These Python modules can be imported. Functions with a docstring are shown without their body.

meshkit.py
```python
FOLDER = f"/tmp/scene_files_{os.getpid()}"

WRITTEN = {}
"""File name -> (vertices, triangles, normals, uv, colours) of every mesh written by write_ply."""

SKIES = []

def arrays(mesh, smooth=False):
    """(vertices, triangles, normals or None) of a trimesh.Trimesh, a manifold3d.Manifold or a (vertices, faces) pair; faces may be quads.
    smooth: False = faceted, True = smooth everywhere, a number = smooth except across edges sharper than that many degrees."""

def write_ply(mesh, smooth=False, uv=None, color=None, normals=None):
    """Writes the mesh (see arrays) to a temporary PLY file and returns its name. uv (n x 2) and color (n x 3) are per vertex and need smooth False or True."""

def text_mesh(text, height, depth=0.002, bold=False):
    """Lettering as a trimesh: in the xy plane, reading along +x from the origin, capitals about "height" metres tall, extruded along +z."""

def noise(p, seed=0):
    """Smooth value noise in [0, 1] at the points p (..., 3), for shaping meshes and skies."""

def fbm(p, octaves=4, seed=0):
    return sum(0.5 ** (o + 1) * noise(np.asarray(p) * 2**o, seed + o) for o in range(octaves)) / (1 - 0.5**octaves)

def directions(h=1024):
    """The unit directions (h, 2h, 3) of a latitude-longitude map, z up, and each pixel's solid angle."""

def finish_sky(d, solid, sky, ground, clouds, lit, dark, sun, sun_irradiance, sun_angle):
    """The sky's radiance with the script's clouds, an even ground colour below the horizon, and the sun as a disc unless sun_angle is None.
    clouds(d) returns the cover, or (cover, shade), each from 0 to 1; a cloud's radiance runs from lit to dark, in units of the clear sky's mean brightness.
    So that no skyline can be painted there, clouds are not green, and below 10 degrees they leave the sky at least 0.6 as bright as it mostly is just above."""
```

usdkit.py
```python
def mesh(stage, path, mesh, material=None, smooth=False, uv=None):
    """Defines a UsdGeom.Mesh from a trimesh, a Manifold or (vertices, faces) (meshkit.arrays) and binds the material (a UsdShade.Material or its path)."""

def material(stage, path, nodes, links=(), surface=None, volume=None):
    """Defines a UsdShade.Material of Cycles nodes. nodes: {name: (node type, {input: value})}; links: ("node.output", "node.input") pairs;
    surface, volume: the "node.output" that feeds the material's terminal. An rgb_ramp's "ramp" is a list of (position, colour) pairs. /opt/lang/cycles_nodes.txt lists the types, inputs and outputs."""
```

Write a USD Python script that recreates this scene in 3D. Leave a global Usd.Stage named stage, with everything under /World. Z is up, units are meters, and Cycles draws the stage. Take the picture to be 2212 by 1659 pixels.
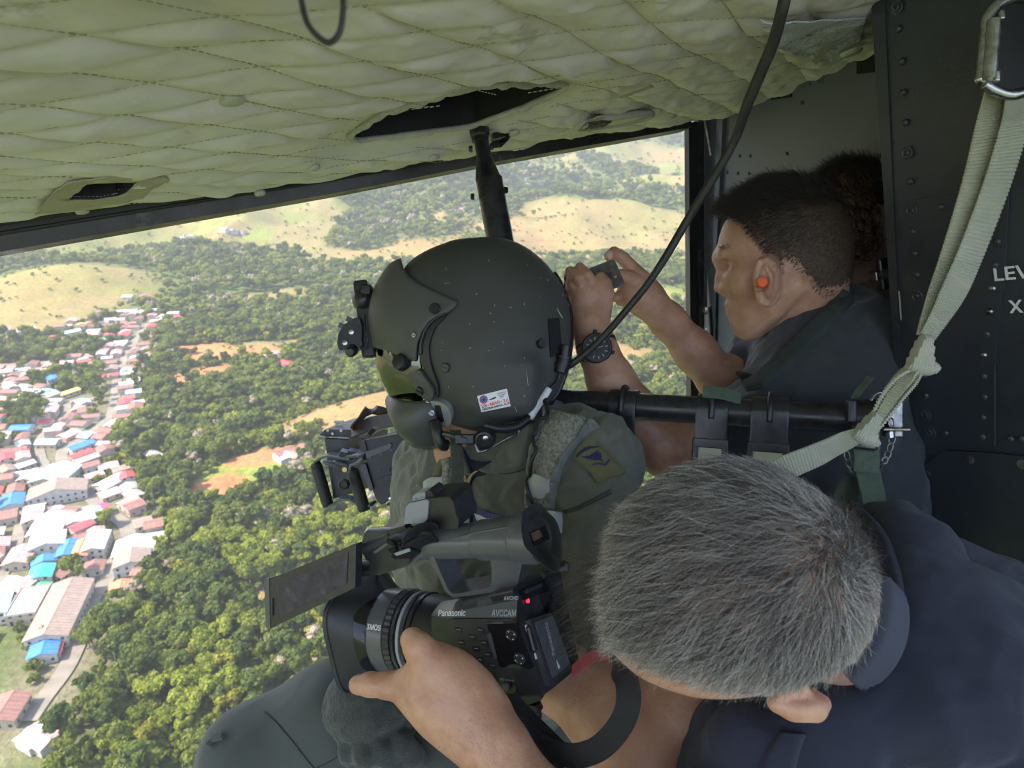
import math, random, numpy as np, trimesh, usdkit, meshkit
from shapely.geometry import Polygon, Point
import manifold3d as m3
from scipy.spatial import cKDTree
from pxr import Usd, UsdGeom, UsdLux, UsdShade, Gf, Sdf, Vt

stage = Usd.Stage.CreateInMemory()
UsdGeom.SetStageUpAxis(stage, 'Z'); UsdGeom.SetStageMetersPerUnit(stage, 1.0)
World = UsdGeom.Xform.Define(stage, '/World')
UsdGeom.Scope.Define(stage, '/World/Looks')
rng = np.random.default_rng(11)

# ------------------------------------------------------------------ camera, sky, sun
CAM = np.array([0.0, 0.0, 200.0]); PITCH = math.radians(21.7)
F = 1580.0                                   # focal length for a picture 2212 wide
EXPOSURE = 2.25
SUN_AZ, SUN_EL = math.radians(-104), math.radians(47)     # azimuth from +y towards +x
SUN = np.array([math.sin(SUN_AZ)*math.cos(SUN_EL), math.cos(SUN_AZ)*math.cos(SUN_EL), math.sin(SUN_EL)])
cp, sp = math.cos(PITCH), math.sin(PITCH)
RC = np.array([[1, 0, 0], [0, cp, sp], [0, -sp, cp]])     # cabin frame (x right, y ahead, z up) -> world, columns right

cam = UsdGeom.Camera.Define(stage, '/World/camera')
cam.CreateHorizontalApertureAttr(36.0); cam.CreateFocalLengthAttr(36.0*F/2212)
cam.CreateFStopAttr(11.0); cam.CreateFocusDistanceAttr(1.0)
cam.CreateClippingRangeAttr((0.02, 60000.0)); cam.CreateExposureAttr(EXPOSURE)
cam.AddTranslateOp().Set(Gf.Vec3d(*CAM)); cam.AddRotateXOp().Set(90 - math.degrees(PITCH))

usdkit.material(stage, '/World/Looks/sky_light', {
    'sky': ('sky_texture', {'sky_type': 'single_scattering', 'sun_disc': False, 'sun_elevation': SUN_EL, 'sun_rotation': math.atan2(SUN[0], SUN[1]),
                            'altitude': 600.0, 'air_density': 1.0, 'aerosol_density': 1.2}),
    'bg': ('background_shader', {'strength': 0.12})}, [('sky.color', 'bg.color')], surface='bg.background')
dome = UsdLux.DomeLight.Define(stage, '/World/sky')
UsdShade.MaterialBindingAPI.Apply(dome.GetPrim()).Bind(UsdShade.Material.Get(stage, '/World/Looks/sky_light'))
sun = UsdLux.DistantLight.Define(stage, '/World/sun')
sun.CreateIntensityAttr(0.88); sun.CreateAngleAttr(0.5); sun.CreateColorAttr(Gf.Vec3f(1.0, 0.90, 0.72)); sun.CreateNormalizeAttr(True)
zax = SUN; xax = np.cross([0, 0, 1.0], zax); xax /= np.linalg.norm(xax); yax = np.cross(zax, xax)
M4 = np.eye(4); M4[:3, 0], M4[:3, 1], M4[:3, 2] = xax, yax, zax
sun.AddTransformOp().Set(Gf.Matrix4d(*M4.T.ravel().tolist()))

# ------------------------------------------------------------------ helpers
from scipy.ndimage import map_coordinates
_tab = np.random.default_rng(3).random((24, 24, 24)).astype(np.float32)
def qnoise(p, seed=0):
    """Quick smooth noise in [0, 1]."""
    p = np.asarray(p, float)+seed*np.array([3.37, 7.13, 5.71]); i = np.floor(p); t = p-i; q = i+t*t*(3-2*t); return map_coordinates(_tab, q.reshape(-1, 3).T, order=1, mode='grid-wrap').reshape(p.shape[:-1])
def qfbm(p, o=2, seed=0): return sum(.5**(k+1)*qnoise(np.asarray(p)*2**k, seed+k) for k in range(o))/(1-.5**o)
used = {}
def numbered(path):
    n = used.get(path, 0); used[path] = n + 1
    return path if n == 0 else f'{path}_{n:03d}'
def meta(prim, label=None, category=None, group=None, kind=None):
    for k, v in (('label', label), ('category', category), ('group', group), ('kind', kind)):
        if v: prim.SetCustomDataByKey(k, v)
def mpath(m): return f'/World/Looks/{m}'
class Thing:
    """An Xform at the thing's base; its parts are meshes given in the frame it is made in."""
    def __init__(self, name, label=None, cat=None, group=None, kind=None, base=(0, 0, 0), cabin=True, rot=None):
        self.path = numbered('/World/' + name)
        self.x = UsdGeom.Xform.Define(stage, self.path); self.prim = self.x.GetPrim()
        self.base = np.asarray(base, float)
        R = RC if cabin else np.eye(3); t = CAM + RC @ self.base if cabin else self.base
        if rot is not None: R = R @ rot
        m = np.eye(4); m[:3, :3] = R; m[:3, 3] = t
        self.x.AddTransformOp().Set(Gf.Matrix4d(*m.T.ravel().tolist()))
        meta(self.prim, label, cat, group, kind)
    def part(self, name, mesh, mat, smooth=35, parent=None, label=None, kind=None, uv=None):
        v, f, n = meshkit.arrays(mesh, smooth)
        path = numbered((parent or self.path) + '/' + name)
        usdmesh(path, v - self.base, f, n, mat)
        p = stage.GetPrimAtPath(path); meta(p, label=label, kind=kind)
        return path
def usdmesh(path, v, f, n, mat, color=None):
    f = np.asarray(f); u = np.zeros(len(v), bool); u[f.ravel()] = True
    if not u.all():
        ix = np.cumsum(u)-1; f = ix[f]; v = np.asarray(v)[u]; n = None if n is None else n[u]; color = None if color is None else color[u]
    m = UsdGeom.Mesh.Define(stage, path)
    m.CreatePointsAttr(Vt.Vec3fArray.FromNumpy(np.ascontiguousarray(v, np.float32)))
    m.CreateFaceVertexCountsAttr(Vt.IntArray.FromNumpy(np.full(len(f), 3, np.int32)))
    m.CreateFaceVertexIndicesAttr(Vt.IntArray.FromNumpy(np.ascontiguousarray(f, np.int32).ravel()))
    m.CreateSubdivisionSchemeAttr('none')
    if n is not None:
        m.CreateNormalsAttr(Vt.Vec3fArray.FromNumpy(np.ascontiguousarray(n, np.float32))); m.SetNormalsInterpolation('vertex')
    if color is not None:
        UsdGeom.PrimvarsAPI(m).CreatePrimvar('cover', Sdf.ValueTypeNames.Color3fArray, 'vertex').Set(Vt.Vec3fArray.FromNumpy(np.ascontiguousarray(color, np.float32)))
    UsdShade.MaterialBindingAPI.Apply(m.GetPrim()).Bind(UsdShade.Material.Get(stage, mpath(mat)))
    return m
def single(name, mesh, mat, label, cat, smooth=35, **k):
    """A thing that is one mesh (cabin frame)."""
    v, f, n = meshkit.arrays(mesh, smooth)
    path = numbered('/World/' + name); base = v.mean(0)
    m = usdmesh(path, v - base, f, n, mat)
    M = np.eye(4); M[:3, :3] = RC; M[:3, 3] = CAM + RC @ base
    m.AddTransformOp().Set(Gf.Matrix4d(*M.T.ravel().tolist()))
    meta(m.GetPrim(), label, cat, **k); return path

def P(px, py, d):
    """The point seen at (px, py) of the photograph (2212 wide), d metres ahead, in the cabin frame."""
    return np.array([(px-1106.0)/F*d, d, -(py-829.5)/F*d])
def PP(rows): return np.array([P(*r) for r in rows])
def unit(v): v = np.asarray(v, float); return v/np.linalg.norm(v)

# ---- materials
def pm(name, col, rough=0.5, metal=0.0, var=0.12, vscale=12.0, bump=0.0, bscale=300.0, col2=None, wear=None, wscale=40.0, wlim=0.68, spec=None, sheen=0.0, sss=0.0, coat=0.0, rvar=0.0, stretch=None):
    """A principled material whose colour varies a little with noise; wear = a second colour in small patches; bump = fine relief in metres."""
    c = np.asarray(col, float); d = c*(1-var) if col2 is None else np.asarray(col2, float)
    N = {'tc': ('texture_coordinate', {}), 'n': ('noise_texture', {'scale': vscale, 'detail': 5.0, 'roughness': 0.6}),
         'r': ('rgb_ramp', {'ramp': [(0.3, tuple(d)), (0.7, tuple(np.minimum(c*(1+var*0.6), 0.98)))]}),
         'p': ('principled_bsdf', {'roughness': rough, 'metallic': metal})}
    if spec is not None: N['p'][1]['specular_ior_level'] = spec
    if sheen: N['p'][1].update(sheen_weight=sheen, sheen_roughness=0.5)
    if sss: N['p'][1].update(subsurface_weight=sss, subsurface_scale=0.006, subsurface_radius=(1.0, 0.35, 0.2))
    if coat: N['p'][1].update(coat_weight=coat, coat_roughness=0.2)
    src = 'tc.object'
    L = [('n.fac', 'r.fac')]
    if stretch is not None:
        N['mp'] = ('mapping', {'scale': stretch}); L += [('tc.object', 'mp.vector')]; src = 'mp.vector'
    L.append((src, 'n.vector'))
    out = 'r.color'
    if wear is not None:
        N['wn'] = ('noise_texture', {'scale': wscale, 'detail': 6.0, 'roughness': 0.7})
        N['wm'] = ('map_range', {'from_min': wlim, 'from_max': wlim+0.04, 'clamp': True})
        N['wx'] = ('mix_color', {'b': tuple(wear)})
        L += [(src, 'wn.vector'), ('wn.fac', 'wm.value'), ('wm.result', 'wx.fac'), ('r.color', 'wx.a')]; out = 'wx.result'
    L.append((out, 'p.base_color'))
    if rvar:
        N['rm'] = ('map_range', {'from_min': 0.3, 'from_max': 0.7, 'to_min': max(rough-rvar, 0.03), 'to_max': rough+rvar}); L += [('n.fac', 'rm.value'), ('rm.result', 'p.roughness')]
    if bump:
        N['bn'] = ('noise_texture', {'scale': bscale, 'detail': 3.0, 'roughness': 0.6}); N['b'] = ('bump', {'distance': bump, 'strength': 1.0})
        L += [(src, 'bn.vector'), ('bn.fac', 'b.height'), ('b.normal', 'p.normal')]
    return usdkit.material(stage, mpath(name), N, L, surface='p.BSDF')

# ---- mesh builders
def cat(*ms): return trimesh.util.concatenate([m for m in ms if m is not None])
def tm(v, f): return trimesh.Trimesh(np.asarray(v, float), np.asarray(f, int), process=False)
def from_m3(m):
    q = m.to_mesh(); return tm(q.vert_properties[:, :3], q.tri_verts)
def frame(z, up=(0, 0, 1.0)):
    """Rotation whose third column is z and whose second is near up."""
    z = unit(z); x = np.cross(up, z)
    if np.linalg.norm(x) < 1e-6: x = np.cross((1.0, 0.3, 0), z)
    x = unit(x); return np.stack([x, np.cross(z, x), z], 1)
def box(c, size, R=None, r=0.0):
    """A box with rounded (bevelled) edges."""
    s = np.asarray(size, float)
    if r > 0:
        r = min(r, s.min()*0.49); e = s/2 - r
        ball = trimesh.creation.icosphere(1, r)
        pts = np.concatenate([ball.vertices + e*np.array([a, b, g]) for a in (-1, 1) for b in (-1, 1) for g in (-1, 1)])
        m = trimesh.convex.convex_hull(pts)
    else: m = trimesh.creation.box(s)
    v = np.array(m.vertices)
    if R is not None: v = v @ np.asarray(R).T
    return tm(v + np.asarray(c), m.faces)
def lathe(prof, c=(0, 0, 0), axis=(0, 0, 1), n=32, cap=True):
    """prof: (radius, height) pairs turned about the axis through c."""
    prof = [(max(r, 1e-5), h) for r, h in prof]
    if cap: prof = [(1e-5, prof[0][1])] + prof + [(1e-5, prof[-1][1])]
    a = np.arange(n)*2*np.pi/n; k = len(prof)
    v = np.concatenate([np.stack([r*np.cos(a), r*np.sin(a), np.full(n, h)], 1) for r, h in prof])
    i, j = np.meshgrid(np.arange(k-1), np.arange(n), indexing='ij')
    q = np.stack([i*n+j, i*n+(j+1) % n, (i+1)*n+(j+1) % n, (i+1)*n+j], -1).reshape(-1, 4)
    f = np.vstack([q[:, [0, 1, 2]], q[:, [0, 2, 3]]])
    return tm(v @ frame(axis).T + np.asarray(c), f)
def rod(a, b, r, r2=None, n=20, bev=0.15):
    a, b = np.asarray(a, float), np.asarray(b, float); L = np.linalg.norm(b-a); r2 = r if r2 is None else r2; e = min(r, r2)*bev
    return lathe([(r-e, 0), (r, e), (r2, L-e), (r2-e, L)], a, b-a, n)
def spline(pts, n=60):
    """Catmull-Rom through the points (any number of columns)."""
    p = np.asarray(pts, float); p = np.vstack([2*p[0]-p[1], p, 2*p[-1]-p[-2]]); m = len(p)-3
    t = np.linspace(0, m-1e-9, n); i = t.astype(int); u = (t-i)[:, None]
    a, b, c, d = p[i], p[i+1], p[i+2], p[i+3]
    return 0.5*(2*b + (c-a)*u + (2*a-5*b+4*c-d)*u*u + (3*b-a-3*c+d)*u**3)
def tube(pts, r, sides=12, n=None):
    p = spline(pts, n or max(12, len(pts)*8)) if n != 0 else np.asarray(pts, float)
    rr = np.broadcast_to(r, (len(p),)) if np.ndim(r) == 0 else np.interp(np.linspace(0, 1, len(p)), np.linspace(0, 1, len(r)), r)
    t = np.gradient(p, axis=0); t /= np.linalg.norm(t, axis=1, keepdims=True)
    a = np.zeros_like(p); x = np.cross(t[0], (0.31, 0.2, 0.93)); 
    for k in range(len(p)):
        x = x - t[k]*(x @ t[k]); x = x/np.linalg.norm(x); a[k] = x
    b = np.cross(t, a); ang = np.arange(sides)*2*np.pi/sides
    v = p[:, None] + rr[:, None, None]*(np.cos(ang)[None, :, None]*a[:, None] + np.sin(ang)[None, :, None]*b[:, None])
    i, j = np.meshgrid(np.arange(len(p)-1), np.arange(sides), indexing='ij')
    q = np.stack([i*sides+j, i*sides+(j+1) % sides, (i+1)*sides+(j+1) % sides, (i+1)*sides+j], -1).reshape(-1, 4)
    f = np.vstack([q[:, [0, 1, 2]], q[:, [0, 2, 3]]]); k = len(p)*sides
    v = np.vstack([v.reshape(-1, 3), p[:1], p[-1:]]); o = (len(p)-1)*sides
    cap = [[k, (s+1) % sides, s] for s in range(sides)] + [[k+1, o+s, o+(s+1) % sides] for s in range(sides)]
    return tm(v, np.vstack([f, cap]))
def ribbon(pts, width, thick, side, n=None, ws=None):
    """A flat strap along pts; side: the direction(s) across it."""
    p = spline(pts, n or len(pts)*10); s = np.asarray(side, float)
    s = np.broadcast_to(s, (len(pts), 3)) if s.ndim == 1 else s
    s = np.stack([np.interp(np.linspace(0, 1, len(p)), np.linspace(0, 1, len(s)), s[:, k]) for k in range(3)], 1)
    t = np.gradient(p, axis=0); t /= np.linalg.norm(t, axis=1, keepdims=True)
    s = s - t*(s*t).sum(1, keepdims=True); s /= np.linalg.norm(s, axis=1, keepdims=True); u = np.cross(t, s)
    w = np.full(len(p), width) if ws is None else np.interp(np.linspace(0, 1, len(p)), np.linspace(0, 1, len(ws)), ws)
    cs = [(-.5, -.35), (-.42, -.5), (.42, -.5), (.5, -.35), (.5, .35), (.42, .5), (-.42, .5), (-.5, .35)]
    v = np.stack([p + s*(w*a)[:, None] + u*(thick*b) for a, b in cs], 1); m = len(cs)
    i, j = np.meshgrid(np.arange(len(p)-1), np.arange(m), indexing='ij')
    q = np.stack([i*m+j, i*m+(j+1) % m, (i+1)*m+(j+1) % m, (i+1)*m+j], -1).reshape(-1, 4)
    f = np.vstack([q[:, [0, 1, 2]], q[:, [0, 2, 3]]]); o = (len(p)-1)*m
    caps = [[0, k, k+1] for k in range(1, m-1)] + [[o, o+k+1, o+k] for k in range(1, m-1)]
    return tm(v.reshape(-1, 3), np.vstack([f, caps]))
def prism(poly, o, ex, ey, ez, h0, h1, r=0.0):
    """The outline poly (2-d points along ex, ey from o) pushed from h0 to h1 along ez; r rounds its corners."""
    from shapely.geometry import Polygon
    g = Polygon(poly)
    if r: g = g.buffer(-r).buffer(r, quad_segs=5)
    b = min(0.0012, abs(h1-h0)*0.2) 
    m = trimesh.creation.extrude_polygon(g, abs(h1-h0), engine='earcut')
    v = np.array(m.vertices); v[:, 2] += min(h0, h1)
    return tm(np.asarray(o) + v[:, :1]*np.asarray(ex) + v[:, 1:2]*np.asarray(ey) + v[:, 2:]*np.asarray(ez), m.faces)
def grid(X, closed=False):
    """A sheet from an array of points (rows, columns, 3)."""
    a, b = X.shape[:2]; i, j = np.meshgrid(np.arange(a-1), np.arange(b-1), indexing='ij')
    q = np.stack([i*b+j, i*b+j+1, (i+1)*b+j+1, (i+1)*b+j], -1).reshape(-1, 4)
    return tm(X.reshape(-1, 3), np.vstack([q[:, [0, 1, 2]], q[:, [0, 2, 3]]]))

# ---- soft shapes: distance fields blended smoothly, then meshed
_box = [None]
def _far(c, r):
    """Distance from the points being measured (their box) to a ball, when that is so far that the shape does not matter; else 0."""
    if _box[0] is None: return 0.0
    lo, hi = _box[0]; g = np.maximum(np.maximum(lo-c, c-hi), 0); d = math.sqrt(g @ g)-r; return d if d > (.045 if r < .05 else .10) else 0.0
def s_ball(p, c, r):
    c = np.asarray(c, float); f = _far(c, r)
    return np.full(p.shape[:-1], f) if f else np.linalg.norm(p-c, axis=-1) - r
def s_ell(p, c, r, R=None):
    c = np.asarray(c, float); r = np.asarray(r, float); f = _far(c, r.max())
    if f: return np.full(p.shape[:-1], f)
    q = p-c; q = q if R is None else q @ np.asarray(R); q = q/r; k0 = np.sqrt(np.einsum('...i,...i', q, q)); q = q/r; k1 = np.sqrt(np.einsum('...i,...i', q, q))
    return k0*(k0-1)/np.maximum(k1, 1e-9)
def s_cone(p, a, b, ra, rb):
    a, b = np.asarray(a, float), np.asarray(b, float); ba = b-a; f = _far((a+b)/2, math.sqrt(ba @ ba)/2+max(ra, rb))
    if f: return np.full(p.shape[:-1], f)
    w = p-a; h = np.clip((w @ ba)/max(ba @ ba, 1e-12), 0, 1); w = w-h[..., None]*ba
    return np.sqrt(np.einsum('...i,...i', w, w)) - (ra+(rb-ra)*h)
def s_box(p, c, h, R=None, r=0.0):
    c = np.asarray(c, float); h = np.asarray(h, float); f = _far(c, math.sqrt(h @ h))
    if f: return np.full(p.shape[:-1], f)
    q = p-c; q = q if R is None else q @ np.asarray(R); q = np.abs(q)-(h-r)
    return np.linalg.norm(np.maximum(q, 0), axis=-1)+np.minimum(q.max(-1), 0)-r
def s_chain(p, pts, k=0.0):
    """pts: rows x, y, z, radius."""
    d = None
    if _box[0] is not None:
        q = np.asarray(pts, float); c = (q[:, :3].min(0)+q[:, :3].max(0))/2; f = _far(c, np.linalg.norm(q[:, :3]-c, axis=1).max()+q[:, 3].max())
        if f: return np.full(p.shape[:-1], f)
    for a, b in zip(pts[:-1], pts[1:]):
        e = s_cone(p, a[:3], b[:3], a[3], b[3]); d = e if d is None else smin(d, e, k)
    return d
def measured(fn, p, size):
    """fn at many points, taken in compact bunches so that far shapes can be skipped."""
    key = np.floor(p/size).astype(np.int64); key = key[:, 0]*1000003+key[:, 1]*1009+key[:, 2]; o = np.argsort(key, kind='stable'); out = np.empty(len(p)); cut = np.flatnonzero(np.diff(key[o]))+1
    for ix in np.split(o, cut):
        q = p[ix]; _box[0] = (q.min(0), q.max(0)); out[ix] = fn(q)
    _box[0] = None; return out
def smin(a, b, k):
    if k <= 0: return np.minimum(a, b)
    h = np.maximum(k-np.abs(a-b), 0)/k; return np.minimum(a, b)-h*h*k*0.25
def smax(a, b, k): return -smin(-a, -b, k)
def sdf_mesh(fn, lo, hi, step, coarse=4):
    """Surface nets of fn = 0 on a grid; only blocks near the surface are evaluated finely."""
    lo, hi = np.asarray(lo, float), np.asarray(hi, float); n = np.ceil((hi-lo)/(step*coarse)).astype(int)+1
    ax = [lo[k]+np.arange(n[k])*step*coarse for k in range(3)]
    C = measured(fn, np.stack(np.meshgrid(*ax, indexing='ij'), -1).reshape(-1, 3), step*coarse*6).reshape(n)
    N = (n-1)*coarse+1
    near = np.abs(C) < step*coarse*1.25
    cell = np.zeros(n-1, bool)
    for a, b, c in np.ndindex(2, 2, 2): cell |= near[a:n[0]-1+a, b:n[1]-1+b, c:n[2]-1+c]
    D = np.repeat(np.repeat(np.repeat(C, coarse, 0), coarse, 1), coarse, 2)[:N[0], :N[1], :N[2]].copy()
    m = np.repeat(np.repeat(np.repeat(cell, coarse, 0), coarse, 1), coarse, 2)
    M = np.zeros(N, bool); M[:m.shape[0], :m.shape[1], :m.shape[2]] = m
    for ax_ in range(3):
        s = [slice(None)]*3; t = [slice(None)]*3; s[ax_] = slice(1, None); t[ax_] = slice(None, -1)
        q = M.copy(); q[tuple(s)] |= M[tuple(t)]; M = q
    idx = np.argwhere(M); D[M] = measured(fn, lo+idx*step, step*16)
    ins = D < 0
    ne = np.zeros(N-1, np.int8)
    for a, b, c in np.ndindex(2, 2, 2): ne += ins[a:N[0]-1+a, b:N[1]-1+b, c:N[2]-1+c]
    act = (ne > 0) & (ne < 8); ci = np.argwhere(act); vid = np.full(N-1, -1); vid[act] = np.arange(len(ci))
    acc, cnt = np.zeros((len(ci), 3)), np.zeros(len(ci))
    cor = list(np.ndindex(2, 2, 2)); val = {c: D[ci[:, 0]+c[0], ci[:, 1]+c[1], ci[:, 2]+c[2]] for c in cor}
    for c in cor:
        for k in range(3):
            if c[k] == 0:
                e = list(c); e[k] = 1; e = tuple(e); x, y = val[c], val[e]; s = (x < 0) != (y < 0)
                t = np.where(s, x/np.where(s, x-y, 1), 0); pt = np.tile(np.array(c, float), (len(ci), 1)); pt[:, k] += t
                acc[s] += pt[s]; cnt[s] += 1
    v = lo+(ci+acc/cnt[:, None])*step
    faces = []
    for k in range(3):
        o = [slice(None)]*3; o2 = [slice(None)]*3; o[k] = slice(None, -1); o2[k] = slice(1, None)
        ch = ins[tuple(o)] != ins[tuple(o2)]; e = np.argwhere(ch)
        i, j = [q for q in range(3) if q != k]
        ok = (e[:, i] > 0) & (e[:, j] > 0) & (e[:, i] < N[i]-1) & (e[:, j] < N[j]-1); e = e[ok]
        def at(di, dj):
            q = e.copy(); q[:, i] -= di; q[:, j] -= dj; return vid[q[:, 0], q[:, 1], q[:, 2]]
        a, b, c, d = at(1, 1), at(0, 1), at(0, 0), at(1, 0)
        flip = ins[e[:, 0], e[:, 1], e[:, 2]] ^ (k == 1)
        q = np.where(flip[:, None], np.stack([a, b, c, d], 1), np.stack([a, d, c, b], 1)); faces.append(q)
    q = np.concatenate(faces); q = q[(q >= 0).all(1)]
    fc_ = np.vstack([q[:, [0, 1, 2]], q[:, [0, 2, 3]]]); nv = meshkit.arrays(tm(v, fc_), True)[2]; v = v-nv*np.clip(measured(fn, v, step*16), -step*.7, step*.7)[:, None]
    return tm(v, np.vstack([q[:, [0, 1, 2]], q[:, [0, 2, 3]]]))
def clean(m):
    """Keeps the largest connected piece."""
    c = trimesh.graph.connected_components(m.edges_unique, nodes=np.arange(len(m.vertices))); c = max(c, key=len)
    keep = np.zeros(len(m.vertices), bool); keep[c] = True; ids = np.cumsum(keep)-1
    return tm(m.vertices[keep], ids[m.faces[keep[m.faces].all(1)]])
def puff(m, fn):
    """Moves each vertex along its normal by fn(points, normals) metres."""
    v, f, n = meshkit.arrays(m, True); return tm(v+n*fn(v, n)[:, None], f)

# ---- working on the surface of a soft shape
def zoomer(x0, y0, s): return lambda x, y, d: P(x0+x*s, y0+y*s, d)
def zpx(x0, y0, s): return lambda q: np.asarray(q, float)*s+np.array([x0, y0])
def pix(p): return np.stack([1106+F*p[..., 0]/np.maximum(p[..., 1], .01), 829.5-F*p[..., 2]/np.maximum(p[..., 1], .01)], -1)
def poly_sd(q, poly):
    """Signed distance of points to a closed outline (negative inside)."""
    poly = np.asarray(poly, float); d = np.full(q.shape[:-1], 1e18); ins = np.zeros(q.shape[:-1], bool)
    for a, b in zip(poly, np.roll(poly, -1, 0)):
        e = b-a; w = q-a; h = np.clip((w @ e)/max(e @ e, 1e-12), 0, 1); d = np.minimum(d, ((w-h[..., None]*e)**2).sum(-1))
        c = ((a[1] <= q[..., 1]) & (q[..., 1] < b[1])) | ((b[1] <= q[..., 1]) & (q[..., 1] < a[1]))
        with np.errstate(divide='ignore', invalid='ignore'): x = a[0]+(q[..., 1]-a[1])*e[0]/(e[1] if e[1] else 1e-12)
        ins ^= c & (q[..., 0] < x)
    return np.where(ins, -1, 1)*np.sqrt(d)
_fields = {}
def carve(p, poly):
    """Distance to the outline (in photograph pixels) as metres at the point's own depth."""
    k = id(poly)
    if k not in _fields:
        q = np.asarray(poly, float); lo = q.min(0)-160; n = np.ceil((q.max(0)+160-lo)/2).astype(int); g = np.stack(np.meshgrid(*[lo[i]+2*np.arange(n[i]) for i in range(2)], indexing='ij'), -1); _fields[k] = (poly, lo, poly_sd(g.reshape(-1, 2), q).reshape(n))
    _, lo, fld = _fields[k]; return map_coordinates(fld, ((pix(p)-lo)/2).reshape(-1, 2).T, order=1, mode='nearest').reshape(p.shape[:-1])*np.maximum(p[..., 1], .05)/F
def hit(m, px, py, *_):
    """First points of a mesh along the rays of the pixels, with smooth normals; rays that miss take the nearest seen vertex."""
    px, py = np.broadcast_arrays(np.asarray(px, float), np.asarray(py, float)); sh = px.shape; r = np.stack([(px-1106)/F, np.ones_like(px), -(py-829.5)/F], -1).reshape(-1, 3); r /= np.linalg.norm(r, axis=1, keepdims=True)
    if not hasattr(m, 'vn'): m.vn = meshkit.arrays(tm(m.vertices, m.faces), True)[2]
    tri, ray_i, loc = m.ray.intersects_id(np.zeros_like(r), r, multiple_hits=False, return_locations=True)
    p, g = np.zeros_like(r), np.zeros_like(r); done = np.zeros(len(r), bool); done[ray_i] = True; p[ray_i] = loc
    bc = trimesh.triangles.points_to_barycentric(m.triangles[tri], loc); nn = (m.vn[m.faces[tri]]*bc[..., None]).sum(1); g[ray_i] = nn/np.maximum(np.linalg.norm(nn, axis=1, keepdims=True), 1e-9)
    if not done.all():
        front = (m.vn*m.vertices).sum(1) < 0; vi = np.where(front)[0]; k = cKDTree(pix(m.vertices[vi])).query(np.stack([px.ravel(), py.ravel()], 1)[~done])[1]; p[~done], g[~done] = m.vertices[vi[k]], m.vn[vi[k]]
    return p.reshape(*sh, 3), g.reshape(*sh, 3)
def pad(fn, left, right, lift, d0, d1, m=None, n=12, edge=6, wob=0.0):
    """A strip of material lying on the shape between two lines of pixels, lift metres thick, edges turned down."""
    m = m or 12*len(left); L, R = spline(left, m), spline(right, m); u = np.linspace(0, 1, n); Q = L[:, None]*(1-u)[None, :, None]+R[:, None]*u[None, :, None]
    p, g = hit(fn, Q[..., 0], Q[..., 1], d0, d1); w = np.linspace(-1, 1, m); pr = (1-np.abs(2*u-1)**edge)[None, :]*np.minimum(1, (1-np.abs(w)**(edge*4))*1.5)[:, None]
    if wob: pr = pr+wob*(qfbm(p/.012, 2, 3)-.5)
    X = p+g*(lift*pr-.0015)[..., None]; return grid(X)
def patch(fn, poly, lift, d0, d1, cell=5.0):
    """A flat piece (outline in pixels) lying on the shape."""
    g = trimesh.creation.extrude_polygon(Polygon(poly).buffer(0), 1.0, engine='earcut').subdivide_to_size(cell); v = np.array(g.vertices); p, nn = hit(fn, v[:, 0], v[:, 1], d0, d1)
    return tm(p+nn*np.where(v[:, 2] > .5, lift, -.001)[:, None], g.faces)
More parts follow.
